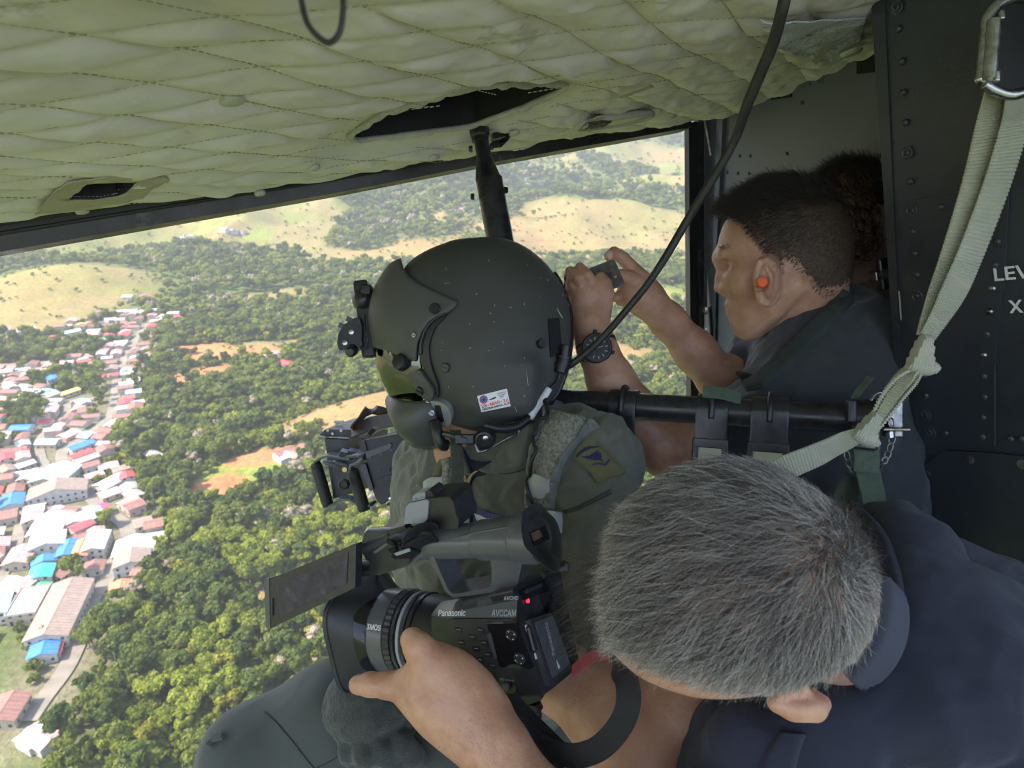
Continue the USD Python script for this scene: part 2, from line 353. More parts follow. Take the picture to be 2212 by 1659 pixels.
def lettering(fn, txt, o, ex, ey, h, lift, d0, d1, bold=True, stretch=1.0):
    """Text on the shape; o, ex, ey in pixels (ex along the line, ey up), h the capitals' height in pixels."""
    m = meshkit.text_mesh(txt, h, .5, bold); v = np.array(m.vertices); q = np.asarray(o)+v[:, :1]*np.asarray(ex)*stretch+v[:, 1:2]*np.asarray(ey); p, g = hit(fn, q[:, 0], q[:, 1], d0, d1); return tm(p+g*np.where(v[:, 2] > .2, lift, -.0004)[:, None], m.faces)
def screw(fn, px, py, r, h, d0, d1, slot=True, n=18):
    p, g = hit(fn, np.array([px]), np.array([py]), d0, d1); c, a = p[0], unit(g[0]); m = lathe([(r, -.002), (r, h*.7), (r*.86, h)], c, a, n)
    Rr = frame(a, (.5, .3, 1)); return m, (box(c+a*h*.96, (r*1.5, r*.28, h*.3), Rr) if slot else None)

def strands(thing, name, root, nrm, comb, length, width, mat, segs=6, lift=.35, jitter=.25, curl=0.0, droop=None, seed=1):
    """Hair: one BasisCurves part of strands that leave the skin along the normal and bend over into the combing direction."""
    g = np.random.default_rng(seed); n = len(root); p = root-nrm*.001; pts_ = [p]; L = np.broadcast_to(length, (n,))*g.uniform(.75, 1.2, n); d0 = comb+g.normal(0, jitter, (n, 3)); ph = g.uniform(0, 6.28, n); sidev = np.cross(nrm, comb)
    for k in range(segs):
        t = (k+.5)/segs; w = lift*(1-t)**1.3; d = nrm*w+d0*(1-w)+sidev*(curl*np.sin(ph+t*3.0))[:, None]
        if droop is not None: d = d+np.asarray(droop)*t*t
        d /= np.maximum(np.linalg.norm(d, axis=1, keepdims=True), 1e-9); p = p+d*(L/segs)[:, None]; pts_.append(p)
    X = np.stack(pts_, 1); X = np.concatenate([2*X[:, :1]-X[:, 1:2], X, 2*X[:, -1:]-X[:, -2:-1]], 1); m = X.shape[1]
    path = numbered(thing.path+'/'+name); c = UsdGeom.BasisCurves.Define(stage, path); c.CreateTypeAttr('cubic'); c.CreateBasisAttr('catmullRom'); c.CreateWrapAttr('nonperiodic')
    c.CreatePointsAttr(Vt.Vec3fArray.FromNumpy((X.reshape(-1, 3)-thing.base).astype(np.float32))); c.CreateCurveVertexCountsAttr(Vt.IntArray.FromNumpy(np.full(n, m, np.int32)))
    taper = np.concatenate([[1], np.linspace(1, .35, m-2), [.35]]); c.CreateWidthsAttr(Vt.FloatArray.FromNumpy((np.tile(taper, n)*width).astype(np.float32))); c.SetWidthsInterpolation('vertex')
    UsdShade.MaterialBindingAPI.Apply(c.GetPrim()).Bind(UsdShade.Material.Get(stage, mpath(mat))); return path
def scatter(m, n, keep, seed=1):
    """n random points of a mesh's surface for which keep(points, normals) is true, with smooth normals."""
    g = np.random.default_rng(seed); v, f, vn = meshkit.arrays(tm(m.vertices, m.faces), True); tri = v[f]; ar = np.linalg.norm(np.cross(tri[:, 1]-tri[:, 0], tri[:, 2]-tri[:, 0]), axis=1); ok = keep(tri.mean(1), vn[f].mean(1)); w = ar*ok; k = g.choice(len(f), n, p=w/w.sum())
    a, b = g.random(n), g.random(n); fl = a+b > 1; a[fl], b[fl] = 1-a[fl], 1-b[fl]; q = tri[k, 0]+a[:, None]*(tri[k, 1]-tri[k, 0])+b[:, None]*(tri[k, 2]-tri[k, 0]); nn = vn[f[k]].mean(1); return q, nn/np.linalg.norm(nn, axis=1, keepdims=True)
def seen_frame(p, n):
    """Image right and image down as tangents of the surface."""
    r = np.array([1.0, 0, 0])-n*n[:, :1]; d = np.array([0, 0, -1.0])+n*n[:, 2:3]; return r, d
# ------------------------------------------------------------------ land below the helicopter
def ray(px, py):
    return RC @ unit(P(px, py, 1.0))
def flat(px, py, z=0.0):
    d = ray(px, py); return (CAM + d*((z-CAM[2])/d[2]))[:2]
def fb(x, y, s, o=4, seed=0): return meshkit.fbm(np.stack([x/s, y/s, np.zeros_like(x)], -1), o, seed)
def sstep(a, b, x): t = np.clip((x-a)/(b-a), 0, 1); return t*t*(3-2*t)
def hill(x, y, px, py, rx, ry, h, rot=0.0):
    c = flat(px, py); u, w = x-c[0], y-c[1]; a, b = u*math.cos(rot)+w*math.sin(rot), -u*math.sin(rot)+w*math.cos(rot)
    return h*np.exp(-((a/rx)**2+(b/ry)**2))
def height(x, y):
    x, y = np.asarray(x, float), np.asarray(y, float); r = np.hypot(x, y)
    h = 16*(fb(x+900, y, 260, 3, 3)-.5)*sstep(380, 900, r) + 5*(fb(x, y, 90, 2, 5)-.5)
    far = sstep(800, 2600, r)
    rid = 1-np.abs(2*fb(x+3000, y-500, 620, 4, 9)-1)
    h = h + far*250*(rid-.60) + sstep(600, 1500, r)*85*(1-np.abs(2*fb(x-700, y+200, 300, 4, 21)-1)-.6) + sstep(1500, 4200, r)*230
    h = h + hill(x, y, 130, 650, 95, 70, 30, .2) + hill(x, y, 250, 505, 150, 70, 26) + hill(x, y, 860, 930, 80, 46, 22, .5) + hill(x, y, 1400, 470, 230, 120, 40) + hill(x, y, 890, 430, 160, 110, 44)
    return h
def G(px, py):
    """Ground point seen at a pixel of the photograph."""
    d = ray(px, py); a = np.geomspace(90, 9000, 1500); p = CAM+a[:, None]*d; g = p[:, 2]-height(p[:, 0], p[:, 1]); k = int(np.argmax(g < 0)) if (g < 0).any() else len(a)-1
    k = max(k, 1); w = g[k-1]/max(g[k-1]-g[k], 1e-9); return CAM+d*(a[k-1]+(a[k]-a[k-1])*np.clip(w, 0, 1))
def project(p):
    q = (np.asarray(p)-CAM) @ RC; y = np.maximum(q[..., 1], 1e-3)
    return np.stack([q[..., 0]/y*F+1106, 829.5-q[..., 2]/y*F, q[..., 1]], -1)

def masks(x, y):
    """Bare-grass share (0 forest .. 1 open) and soil share, by place."""
    r = np.hypot(x, y); memo = {}
    def nz_(s):
        if s not in memo: memo[s] = fb(x, y, s, 3, 31)-.5
        return memo[s]
    def blob(px, py, rx, ry, rot=0.0, nz=.5, s=40.):
        c = flat(px, py); u, w = x-c[0], y-c[1]; a, b = u*math.cos(rot)+w*math.sin(rot), -u*math.sin(rot)+w*math.cos(rot)
        return np.clip(1.6-1.3*((a/rx)**2+(b/ry)**2)-nz*nz_(s)*2, 0, 1)
    n = fb(x+200, y-100, 330, 5, 41)
    openg = sstep(.53, .60, n+sstep(700, 1500, r)*.055)*sstep(480, 800, r)
    hills = np.maximum.reduce([blob(95, 662, 128, 92, .2, .3), blob(20, 710, 70, 60), blob(330, 497, 120, 45), blob(110, 545, 110, 32), blob(850, 920, 85, 45, .5), blob(600, 640, 45, 20, .6),
                               blob(870, 430, 190, 70), blob(1180, 380, 260, 110), blob(1400, 500, 260, 70), blob(1340, 640, 90, 50), blob(1330, 390, 150, 80), blob(720, 560, 60, 20), blob(600, 745, 60, 14, .2, .9, 20.), blob(560, 640, 50, 12, .4, .9, 25.), blob(690, 680, 50, 14, .3, .9, 25.), blob(1300, 760, 55, 30, 0, .8), blob(640, 1270, 26, 14, .3, .9, 12.), blob(560, 900, 30, 9, .4, .9, 14.)])
    soil = np.maximum.reduce([blob(440, 812, 34, 20, .4, .8, 14.), blob(505, 770, 46, 12, .2, 1., 16.), blob(470, 1062, 17, 15, .2, .6, 8.), blob(425, 755, 26, 14, 0, .8), blob(560, 1010, 22, 9, 0, .5, 10.),
                              blob(600, 835, 22, 10, 0, 1.), blob(570, 760, 30, 10, 0, 1.)])
    fieldg = np.maximum(blob(525, 1030, 30, 17, .1, .3, 10.), blob(470, 765, 22, 12, 0, .3))
    openg = np.maximum.reduce([openg, hills, np.clip(soil*1.3, 0, 1), fieldg])
    return openg, soil, fieldg
streets = [[(322, 700), (300, 725), (280, 757), (263, 790), (252, 830), (247, 870), (238, 900), (205, 930), (160, 955), (135, 978), (138, 1003), (160, 1030), (185, 1060), (205, 1085), (225, 1105), (268, 1132), (276, 1165), (250, 1210), (226, 1262), (203, 1292), (185, 1350), (165, 1400), (140, 1450), (95, 1510), (60, 1560)],
           [(205, 862), (150, 870), (146, 890), (135, 905), (105, 930), (85, 955), (90, 990), (98, 1010), (80, 1045), (62, 1085), (45, 1130), (30, 1200), (-30, 1300)],
           [(98, 1010), (140, 1003)], [(62, 1088), (130, 1100), (215, 1100)], [(203, 1292), (150, 1268), (60, 1258), (-30, 1245)]]
street_pts = []
for s in streets:
    w = np.array([G(*p)[:2] for p in s]); w = spline(w, len(s)*7); street_pts.append(w)
street_tree = cKDTree(np.concatenate([spline(w, len(w)*3) for w in street_pts]))

radii = np.concatenate([[0.5, 30, 60, 90], np.geomspace(120, 9500, 340)])
ang = np.radians(np.concatenate([np.linspace(-180, -52, 40)[:-1], np.linspace(-52, 52, 520), np.linspace(52, 180, 40)[1:]]))
AA, RR = np.meshgrid(ang, radii); TX, TY = RR*np.sin(AA), RR*np.cos(AA); TZ = height(TX, TY)
openg, soil, fieldg = masks(TX, TY)
n1, n2, n3 = fb(TX, TY, 45, 4, 51), fb(TX, TY, 14, 3, 52), sstep(.38, .62, fb(TX+77, TY, 300, 3, 53))
forest_c = np.array([.085, .118, .030])[None, None]*(.7+.6*n1[..., None])
grass_c = np.array([.18, .215, .052])*(1-n3[..., None]) + np.array([.31, .19, .085])*n3[..., None]
t = sstep(.38, .62, n1)[..., None]; grass_c = grass_c*(.72+.4*n2[..., None])*(1-t) + np.array([.215, .175, .075])*(.8+.4*n2[..., None])*t
tanh_ = np.maximum.reduce([np.exp(-((TX-flat(a, b)[0])**2+(TY-flat(a, b)[1])**2)/r_**2) for a, b, r_ in ((95, 662, 110), (330, 497, 130), (850, 920, 80), (1180, 380, 260), (1400, 500, 240))])[..., None]
grass_c = grass_c*(1-.65*tanh_)+np.array([.235, .175, .075])*(.8+.4*n2[..., None])*.65*tanh_
field_c = np.array([.15, .22, .045]); soil_c = np.array([.42, .175, .085])*(.7+.6*n2[..., None])
cover = forest_c*(1-openg[..., None])+grass_c*openg[..., None]
cover = cover*(1-fieldg[..., None])+field_c*fieldg[..., None]; cover = cover*(1-soil[..., None])+soil_c*soil[..., None]
dS = street_tree.query(np.stack([TX, TY], -1).reshape(-1, 2))[0].reshape(TX.shape); tow = np.exp(-(dS/22)**2)[..., None]*.7
cover = cover*(1-tow)+np.array([.20, .165, .125])*(.7+.6*n2[..., None])*tow
usdkit.material(stage, mpath('land'), {
    'a': ('attribute', {'attribute': 'cover'}), 'g': ('geometry', {}), 'n': ('noise_texture', {'scale': 0.35, 'detail': 6.0, 'roughness': 0.7}),
    'm': ('map_range', {'from_min': .25, 'from_max': .75, 'to_min': .6, 'to_max': 1.4}), 'v': ('vector_math', {'math_type': 'scale'}),
    'b': ('bump', {'distance': 1.6, 'strength': 0.8}), 'p': ('principled_bsdf', {'roughness': 1.0, 'specular_ior_level': 0.1})},
    [('g.position', 'n.vector'), ('n.fac', 'm.value'), ('a.color', 'v.vector1'), ('m.result', 'v.scale'), ('v.vector', 'p.base_color'), ('n.fac', 'b.height'), ('b.normal', 'p.normal')], surface='p.BSDF')
ground = grid(np.stack([TX, TY, TZ], -1))
v, f, n = meshkit.arrays(ground, True); 
if n[:, 2].mean() < 0: f = f[:, ::-1]; n = -n
usdmesh('/World/terrain', v, f, n, 'land', cover.reshape(-1, 3)); meta(stage.GetPrimAtPath('/World/terrain'), 'rolling green and tan hills seen from the air', None, None, 'structure')

pm('road', (.21, .185, .155), .95, var=.25, vscale=.15)
def drape(w, width, lift):
    t = np.gradient(w, axis=0); t /= np.linalg.norm(t, axis=1, keepdims=True); s = np.stack([-t[:, 1], t[:, 0]], 1)
    rows = []
    for k in np.linspace(-.5, .5, 5):
        q = w+s*width*k; rows.append(np.column_stack([q, height(q[:, 0], q[:, 1])]))
    X = np.stack(rows, 1); X[..., 2] = X[..., 2].max(1, keepdims=True)+lift; return grid(X)
for k, w in enumerate(street_pts):
    v, f, n = meshkit.arrays(drape(w, 6.5 if k < 1 else 5.0, .5+.03*k), True)
    if n[:, 2].mean() < 0: f, n = f[:, ::-1], -n
    path = numbered('/World/street'); usdmesh(path, v, f, n, 'road'); meta(stage.GetPrimAtPath(path), None, None, None, 'structure')

# air between the helicopter and the hills
hz = trimesh.creation.box((21000, 21000, 1700)); hz.apply_translation((0, 0, -400+850))
usdkit.material(stage, mpath('haze_air'), {'p': ('principled_volume', {'color': (.93, .95, .97), 'density': 0.00019, 'anisotropy': 0.25})}, [], volume='p.volume')
usdmesh('/World/haze', np.array(hz.vertices), np.array(hz.faces), None, 'haze_air'); meta(stage.GetPrimAtPath('/World/haze'), None, None, None, 'stuff')
# ------------------------------------------------------------------ town
ROOFS = {'white': (.43, .43, .415), 'rust': (.26, .13, .105), 'pink': (.50, .30, .29), 'grey': (.40, .38, .36), 'brown': (.30, .22, .18), 'red': (.52, .08, .09), 'blue': (.05, .20, .50), 'light blue': (.33, .52, .66),
         'teal': (.05, .46, .38), 'green': (.08, .36, .22), 'yellow': (.68, .52, .16), 'magenta': (.58, .09, .19), 'orange': (.60, .22, .12)}
for k, c in ROOFS.items():
    pm('roof_'+k.replace(' ', '_'), c, .55, var=.22, vscale=.5, wear=tuple(np.array(c)*.45+.08), wscale=.6, wlim=.6)
for k, c in {'cream': (.38, .32, .25), 'white': (.44, .42, .38), 'pinkish': (.42, .29, .25), 'block': (.42, .38, .34)}.items(): pm('house_wall_'+k, c, .9, var=.18, vscale=.4)
pm('dark_opening', (.02, .02, .022), .4)
house_xy = []
def house(c, w, l, h, yaw, roof, wall='white', label=None, group=None, pitch=.28, detail=True, flatroof=False):
    g = height(c[0], c[1]); R = np.array([[math.cos(yaw), -math.sin(yaw), 0], [math.sin(yaw), math.cos(yaw), 0], [0, 0, 1]])
    t = Thing('house', label, 'house', group, base=(c[0], c[1], g), cabin=False, rot=R); t.base = np.zeros(3)
    house_xy.append((c[0], c[1], max(w, l)*.6))
    t.part('wall', box((0, 0, h/2-1.5), (w, l, h+3)), 'house_wall_'+wall, False)
    o, rise = .5, (0.35 if flatroof else w*pitch*.5)
    rm = 'roof_'+roof.replace(' ', '_')
    if flatroof: roofm = box((0, 0, h+.12), (w+.5, l+.5, .24)); rp = t.part('roof', roofm, rm, False); t.part('parapet', cat(box((0, l/2, h+.5), (w+.5, .3, .5)), box((0, -l/2, h+.5), (w+.5, .3, .5)), box((w/2, 0, h+.5), (.3, l-.3, .5)), box((-w/2, 0, h+.5), (.3, l-.3, .5))), 'house_wall_'+wall, False, rp)
    else:
        a = w/2+o; y = l/2+o; z0 = h-o*rise/(w/2); th = .12
        for s in (-1, 1):
            v = [(0, -y, h+rise), (0, y, h+rise), (s*a, y, z0), (s*a, -y, z0)]; V = np.array(v+[(q[0], q[1], q[2]+th) for q in v])
            rp = t.part('roof_slope', trimesh.convex.convex_hull(V), rm, False)
        k = int(l/1.6)
        ribs = [box((s*a/2, -y+(i+.5)*(2*y/k), (h+rise+z0)/2+th+.05), (math.hypot(a, h+rise-z0), .14, .10), frame((s*(h+rise-z0), 0, a), (0, 1, 0))) for s in (-1, 1) for i in range(k)]
        t.part('roof_rib', cat(*ribs), rm, False, kind='stuff')
        t.part('ridge_cap', box((0, 0, h+rise+th), (.35, 2*y, .10)), rm, False)
        t.part('gable', tm(*(lambda q: (q, [[0, 1, 2], [3, 5, 4], [0, 3, 4], [0, 4, 1], [1, 4, 5], [1, 5, 2], [2, 5, 3], [2, 3, 0]]))(np.array([(-w/2, -l/2, h-.01), (w/2, -l/2, h-.01), (0, -l/2, h+rise-.02), (-w/2, l/2, h-.01), (w/2, l/2, h-.01), (0, l/2, h+rise-.02)]))), 'house_wall_'+wall, False)
    if detail:
        for i in range(max(1, int(w/3.2))):
            x = -w/2+(i+.5)*w/max(1, int(w/3.2))
            for z in ([1.6] if h < 4.5 else [1.6, 4.4]):
                for s in (-1, 1): t.part('window' if (i or z > 2) else 'door', box((x, s*(l/2+.02), z if (i or z > 2) else 1.05), (1.1, .1, 1.1 if (i or z > 2) else 2.1)), 'dark_opening', False)
        for i in range(max(1, int(l/3.5))):
            for s in (-1, 1): t.part('window', box((s*(w/2+.02), -l/2+(i+.5)*l/max(1, int(l/3.5)), 1.6), (.1, 1.0, 1.1)), 'dark_opening', False)
    return t
# what the photograph lets one single out: pixel, width, length, height, yaw in degrees, roof, wall, label
marked = [
 (118, 830, 11, 14, 6.5, 20, 'blue', 'white', 'tall house with bright blue roof beside the dark tree clump'), (150, 855, 7, 17, 4, -60, 'yellow', 'cream', 'long low shed with a yellow roof next to the bright blue roof'),
 (205, 745, 9, 21, 4.5, -65, 'teal', 'cream', 'long house with turquoise roof below the tan hill'), (237, 732, 9, 10, 4.5, 20, 'magenta', 'white', 'house with crimson roof right of the turquoise roof'),
 (155, 725, 10, 18, 5, -70, 'light blue', 'white', 'white walled house with pale blue roof under the yellow roofs'), (173, 708, 7, 8, 4, -30, 'yellow', 'cream', 'small house with a bright yellow roof, upper one by the tan hill'),
 (193, 704, 6, 7, 4, 10, 'orange', 'cream', 'small house with orange roof beside the yellow roof'), (316, 648, 11, 13, 5, 10, 'magenta', 'cream', 'lone house with bright crimson roof among trees above the street'),
 (279, 648, 10, 12, 5, 60, 'white', 'cream', 'cream house with pale roof left of the lone crimson roof'), (380, 690, 9, 14, 4, -60, 'magenta', 'pinkish', 'crimson roofed house at the far end of the street'),
 (620, 793, 10, 14, 4.5, 35, 'red', 'white', 'red roofed house with white gable alone in the forest'), (628, 990, 11, 16, 4, 55, 'brown', 'cream', 'brown roofed farmhouse by the red and green field'),
 (585, 775, 8, 9, 3.5, 20, 'grey', 'block', 'small grey shack left of the lone red roof'), (335, 992, 8, 15, 4, 30, 'grey', 'block', 'grey roofed house hidden among trees right of the town'),
 (178, 972, 9, 17, 4.5, -65, 'blue', 'white', 'shop with strong blue roof on the street bend'), (178, 990, 7, 15, 4, -65, 'red', 'pinkish', 'shop with vivid red roof in front of the strong blue roof'),
 (190, 1003, 8, 15, 5, -65, 'pink', 'cream', 'pink roofed house below the vivid red roof'), (107, 965, 10, 15, 4.5, 60, 'light blue', 'cream', 'house with light blue roof between the two streets'),
 (50, 935, 10, 15, 5, 60, 'blue', 'white', 'blue roofed house at the left edge of the town'), (182, 878, 9, 11, 4.5, 20, 'light blue', 'pinkish', 'small house with sky blue roof at the street corner'),
 (125, 1042, 20, 21, 7, -30, 'light blue', 'cream', 'large hall with pale blue hipped roof facing the square'), (72, 1043, 12, 15, 6, -30, 'grey', 'cream', 'grey roofed wing left of the large pale blue hall'),
 (130, 1077, 30, 14, 7, -5, 'brown', 'block', 'long dark grey market block beneath the pale blue hall'), (277, 1043, 9, 9, 6, 10, 'red', 'white', 'small house with bright red roof corner by the trees'),
 (245, 1052, 12, 20, 5, -50, 'white', 'white', 'long white roofed house left of the bright red corner'), (30, 1095, 13, 16, 5, -5, 'blue', 'white', 'wide house with blue front roof at the left picture edge'),
 (208, 1128, 11, 15, 6, 15, 'light blue', 'white', 'tall house with rounded sky blue roof by the street'), (223, 1112, 8, 9, 5, 10, 'magenta', 'pinkish', 'house with dark crimson roof above the rounded sky blue roof'),
 (160, 1135, 11, 14, 5, 5, 'white', 'white', 'house with blue-white roof left of the sky blue roof'), (110, 1150, 16, 20, 6, -15, 'white', 'block', 'broad silver roofed workshop in the middle of the town'),
 (150, 1203, 9, 16, 6, -12, 'blue', 'white', 'narrow house with deep blue roof in the terrace'), (180, 1203, 9, 17, 6, -12, 'orange', 'pinkish', 'narrow house with salmon red roof right of the deep blue one'),
 (212, 1190, 12, 20, 7, -12, 'grey', 'block', 'tall house with grey tin roofs at the street corner'), (108, 1188, 16, 13, 7, -5, 'white', 'white', 'big brilliant white roofed house in the terrace'),
 (48, 1215, 13, 17, 5, -18, 'pink', 'cream', 'house with ribbed pink roof at the lower left'), (100, 1225, 12, 7, 5, 0, 'blue', 'cream', 'low house with dark blue front roof below the white one'),
 (95, 1255, 11, 12, 6, -10, 'teal', 'white', 'house with sea green roof below the ribbed pink roof'), (92, 1282, 9, 6, 4, -10, 'green', 'cream', 'small mint green lean-to in front of the sea green roof'),
 (67, 1318, 14, 23, 6, -18, 'white', 'cream', 'long white flat-roofed building left of the market roof'), (137, 1338, 17, 38, 7, -16, 'brown', 'block', 'huge grey-brown ribbed market hall roof by the road'),
 (295, 1198, 19, 14, 6, -8, 'white', 'cream', 'wide gleaming white roof right of the road'), (290, 1228, 16, 12, 7, -5, 'brown', 'white', 'brown roofed white house with balcony right of the road'),
 (6, 1327, 9, 18, 7, -10, 'light blue', 'white', 'house with azure roof cut by the left picture edge'), (100, 1420, 12, 10, 5, -10, 'blue', 'white', 'house with navy blue roof among the trees below the market hall'),
 (122, 1413, 6, 9, 4, -10, 'red', 'pinkish', 'small red roof next to the navy blue roof'), (20, 1548, 13, 15, 5, -25, 'rust', 'cream', 'maroon roofed house at the bottom left edge'), (265, 1278, 11, 7, 4, -5, 'orange', 'block', 'small orange tiled shed at the edge of the forest by the road'),
 (500, 345+230, 9, 10, 4, 20, 'pink', 'cream', 'pink roofed hamlet house high in the forest'), (455, 541, 8, 9, 4, 50, 'magenta', 'white', 'tiny crimson roofed hamlet house near the far tan slope')]
for px, py, w, l, h, yaw, roof, wall, lab in marked:
    g = G(px, py); house(g, w*(.80 if w < 15 else .9), l*(.80 if w < 15 else .95), h*.8, math.radians(yaw)-math.atan((px-1106)/F*cp), roof, wall, lab, flatroof='flat-roofed' in lab)
# the packed rows between them
town_poly = [(-60, 795), (70, 795), (122, 745), (138, 712), (260, 690), (330, 690), (400, 680), (390, 700), (340, 715), (330, 790), (290, 800), (300, 880), (310, 900), (240, 950), (225, 1000), (290, 1035), (300, 1080), (300, 1105), (345, 1160), (330, 1250), (270, 1280), (200, 1380), (150, 1400), (20, 1390), (-60, 1400)]
gaps = [[(60, 830), (120, 800), (240, 790), (235, 900), (205, 920), (190, 870), (130, 850), (60, 850)], [(0, 900), (100, 870), (110, 900), (60, 925), (0, 930)], [(85, 745), (160, 750), (260, 715), (270, 740), (230, 765), (110, 790), (60, 790)], [(225, 1080), (275, 1060), (270, 1110), (225, 1110)], [(-60, 1370), (200, 1385), (200, 1420), (-60, 1420)]]
from shapely.geometry import Polygon, Point
TP = Polygon(town_poly).difference(Polygon(gaps[0]).buffer(0)).difference(Polygon(gaps[1]).buffer(0)).difference(Polygon(gaps[2]).buffer(0)).difference(Polygon(gaps[3]).buffer(0))
cand = []
for _ in range(7000):
    a, b = rng.uniform(-50, 410), rng.uniform(690, 1395)
    if TP.contains(Point(a, b)): cand.append((a, b))
labels_by = {'white': 'white tin roofed house', 'rust': 'rust red tin roofed house', 'pink': 'faded pink tin roofed house', 'grey': 'grey tin roofed house',
             'brown': 'brown weathered roofed house', 'red': 'dull red roofed house', 'light blue': 'pale blue roofed small house'}
placed = 0
allst = np.concatenate(street_pts); alltan = np.concatenate([np.gradient(w, axis=0) for w in street_pts]); stree = cKDTree(allst)
for a, b in cand:
    if placed >= 218: break
    g = flat(a, b); w, l = rng.uniform(5.8, 8.8), rng.uniform(7.2, 11)
    if any(math.hypot(g[0]-q[0], g[1]-q[1]) < q[2]*.88+w*.42 for q in house_xy): continue
    d, i = stree.query(g)
    if d < w*.45+2.4: continue
    yaw = math.atan2(alltan[i][1], alltan[i][0])+rng.normal(0, .07)+(0 if rng.random() < .6 else math.pi/2)
    roof = rng.choice(['white', 'rust', 'pink', 'grey', 'brown', 'red', 'light blue'], p=[.12, .31, .21, .16, .09, .07, .04]); wall = rng.choice(['cream', 'white', 'pinkish', 'block'], p=[.35, .35, .15, .15])
    zone = 'at the far end of the street under the tan hill' if b < 790 else 'beside the dark tree clump at the left edge' if b < 930 else 'along the bend where two streets meet' if b < 1090 else 'in the lower rows above the market hall'
    house((g[0], g[1]), w, l, rng.choice([2.7, 3.0, 4.6]), yaw, roof, wall, labels_by[roof]+' '+zone, roof+' roofed houses '+zone, detail=b > 1000); placed += 1
for px, py, n in ((505, 505, 4), (390, 515, 4), (1000, 455, 7), (1150, 400, 3), (20, 720, 3), (330, 700, 0), (820, 445, 3), (575, 770, 3), (640, 985, 3), (70, 1600, 2)):
    for k in range(n):
        g = G(px+rng.normal(0, 17), py+rng.normal(0, 4)); roof = rng.choice(['white', 'pink', 'rust']); house(g, 8, 11, 3.5, rng.uniform(0, 3), roof, 'white', {'white': 'far white roofed hamlet house scattered among the hills', 'pink': 'far pink roofed hamlet house scattered among the hills', 'rust': 'far rust roofed hamlet house scattered among the hills'}[roof], 'far '+roof+' hamlet houses', detail=False)
print('houses', len(house_xy))
# ------------------------------------------------------------------ forest
def leafmat(name, col, col2, trans=.25):
    usdkit.material(stage, mpath(name), {
        'o': ('object_info', {}), 'g': ('geometry', {}), 'r': ('rgb_ramp', {'ramp': [(0, col), (1, col2)]}), 'n': ('noise_texture', {'scale': .45, 'detail': 3.0}),
        'ad': ('math', {'math_type': 'multiply_add', 'value2': .9, 'value3': -.2}), 'a2': ('math', {'math_type': 'multiply_add', 'value2': .55}),
        'd': ('diffuse_bsdf', {}), 't': ('translucent_bsdf', {}), 'm': ('mix_closure', {'fac': trans})},
        [('g.position', 'n.vector'), ('n.fac', 'ad.value1'), ('o.random', 'a2.value1'), ('ad.value', 'a2.value3'), ('a2.value', 'r.fac'), ('r.color', 'd.color'), ('r.color', 't.color'), ('d.BSDF', 'm.closure1'), ('t.BSDF', 'm.closure2')], surface='m.closure')
leafmat('leaf_green', (.088, .122, .026), (.205, .235, .050), .40); leafmat('leaf_dark', (.058, .092, .028), (.140, .178, .046), .38); leafmat('leaf_lime', (.15, .195, .026), (.28, .305, .052), .4); leafmat('leaf_dry', (.26, .21, .15), (.42, .36, .27)); leafmat('leaf_yellow', (.20, .20, .032), (.34, .31, .055), .35)
pm('bark', (.20, .16, .12), .9, vscale=2.)
def crown(seed, rx, rz, lobes, cards, size, zc, spread=.62):
    g = np.random.default_rng(seed); V, T = [], []
    L = []
    for k in range(lobes):
        a = g.uniform(0, 2*np.pi); q = math.sqrt(g.uniform(0.02, 1))*spread; L.append((q*rx*math.cos(a), q*rx*math.sin(a), zc+rz*g.uniform(-.45, .55)*(1-.5*q), rx*g.uniform(.20, .54)))
    per = cards//lobes
    for cx, cy, cz, cr in L:
        d = g.normal(size=(per, 3)); d /= np.linalg.norm(d, axis=1, keepdims=True); d[:, 2] = np.abs(d[:, 2])*np.where(g.random(per) < .8, 1, -1)
        c = np.array([cx, cy, cz])+d*cr*(g.uniform(.70, 1.05, (per, 1))+.35*(g.random((per, 1)) < .22)*g.random((per, 1)))*np.array([1, 1, .8])
        nn = d+g.normal(0, .45, (per, 3)); nn /= np.linalg.norm(nn, axis=1, keepdims=True)
        u = np.cross(nn, g.normal(size=(per, 3))); u /= np.linalg.norm(u, axis=1, keepdims=True); w = np.cross(nn, u); s = size*g.uniform(.6, 1.35, (per, 1))
        q = np.stack([c+u*s, c+w*s*.7, c-u*s, c-w*s*.7], 1); V.append(q.reshape(-1, 3))
    V = np.vstack(V); n = len(V)//4; i = np.arange(n)*4
    cards_ = tm(V, np.vstack([np.stack([i, i+1, i+2], 1), np.stack([i, i+2, i+3], 1)]))
    cores = []
    for cx, cy, cz, cr in L:
        b = trimesh.creation.icosphere(1, cr*.74); b.vertices = b.vertices*np.array([1, 1, .8])+(cx, cy, cz); cores.append(b)
    return cat(cards_, *cores)
def trunk(h, r, seed):
    g = np.random.default_rng(seed); ms = [tube([(0, 0, -1.5), (g.normal(0, .2), g.normal(0, .2), h*.4), (g.normal(0, .3), g.normal(0, .3), h*.8)], [r, r*.75, r*.4], 7, 6)]
    for k in range(5):
        a = g.uniform(0, 6.3); z = h*g.uniform(.35, .7); ms.append(tube([(0, 0, z), (math.cos(a)*1.2, math.sin(a)*1.2, z+1.2), (math.cos(a)*2.8, math.sin(a)*2.8, z+2.6)], [r*.4, r*.25, r*.1], 5, 5))
    return cat(*ms)
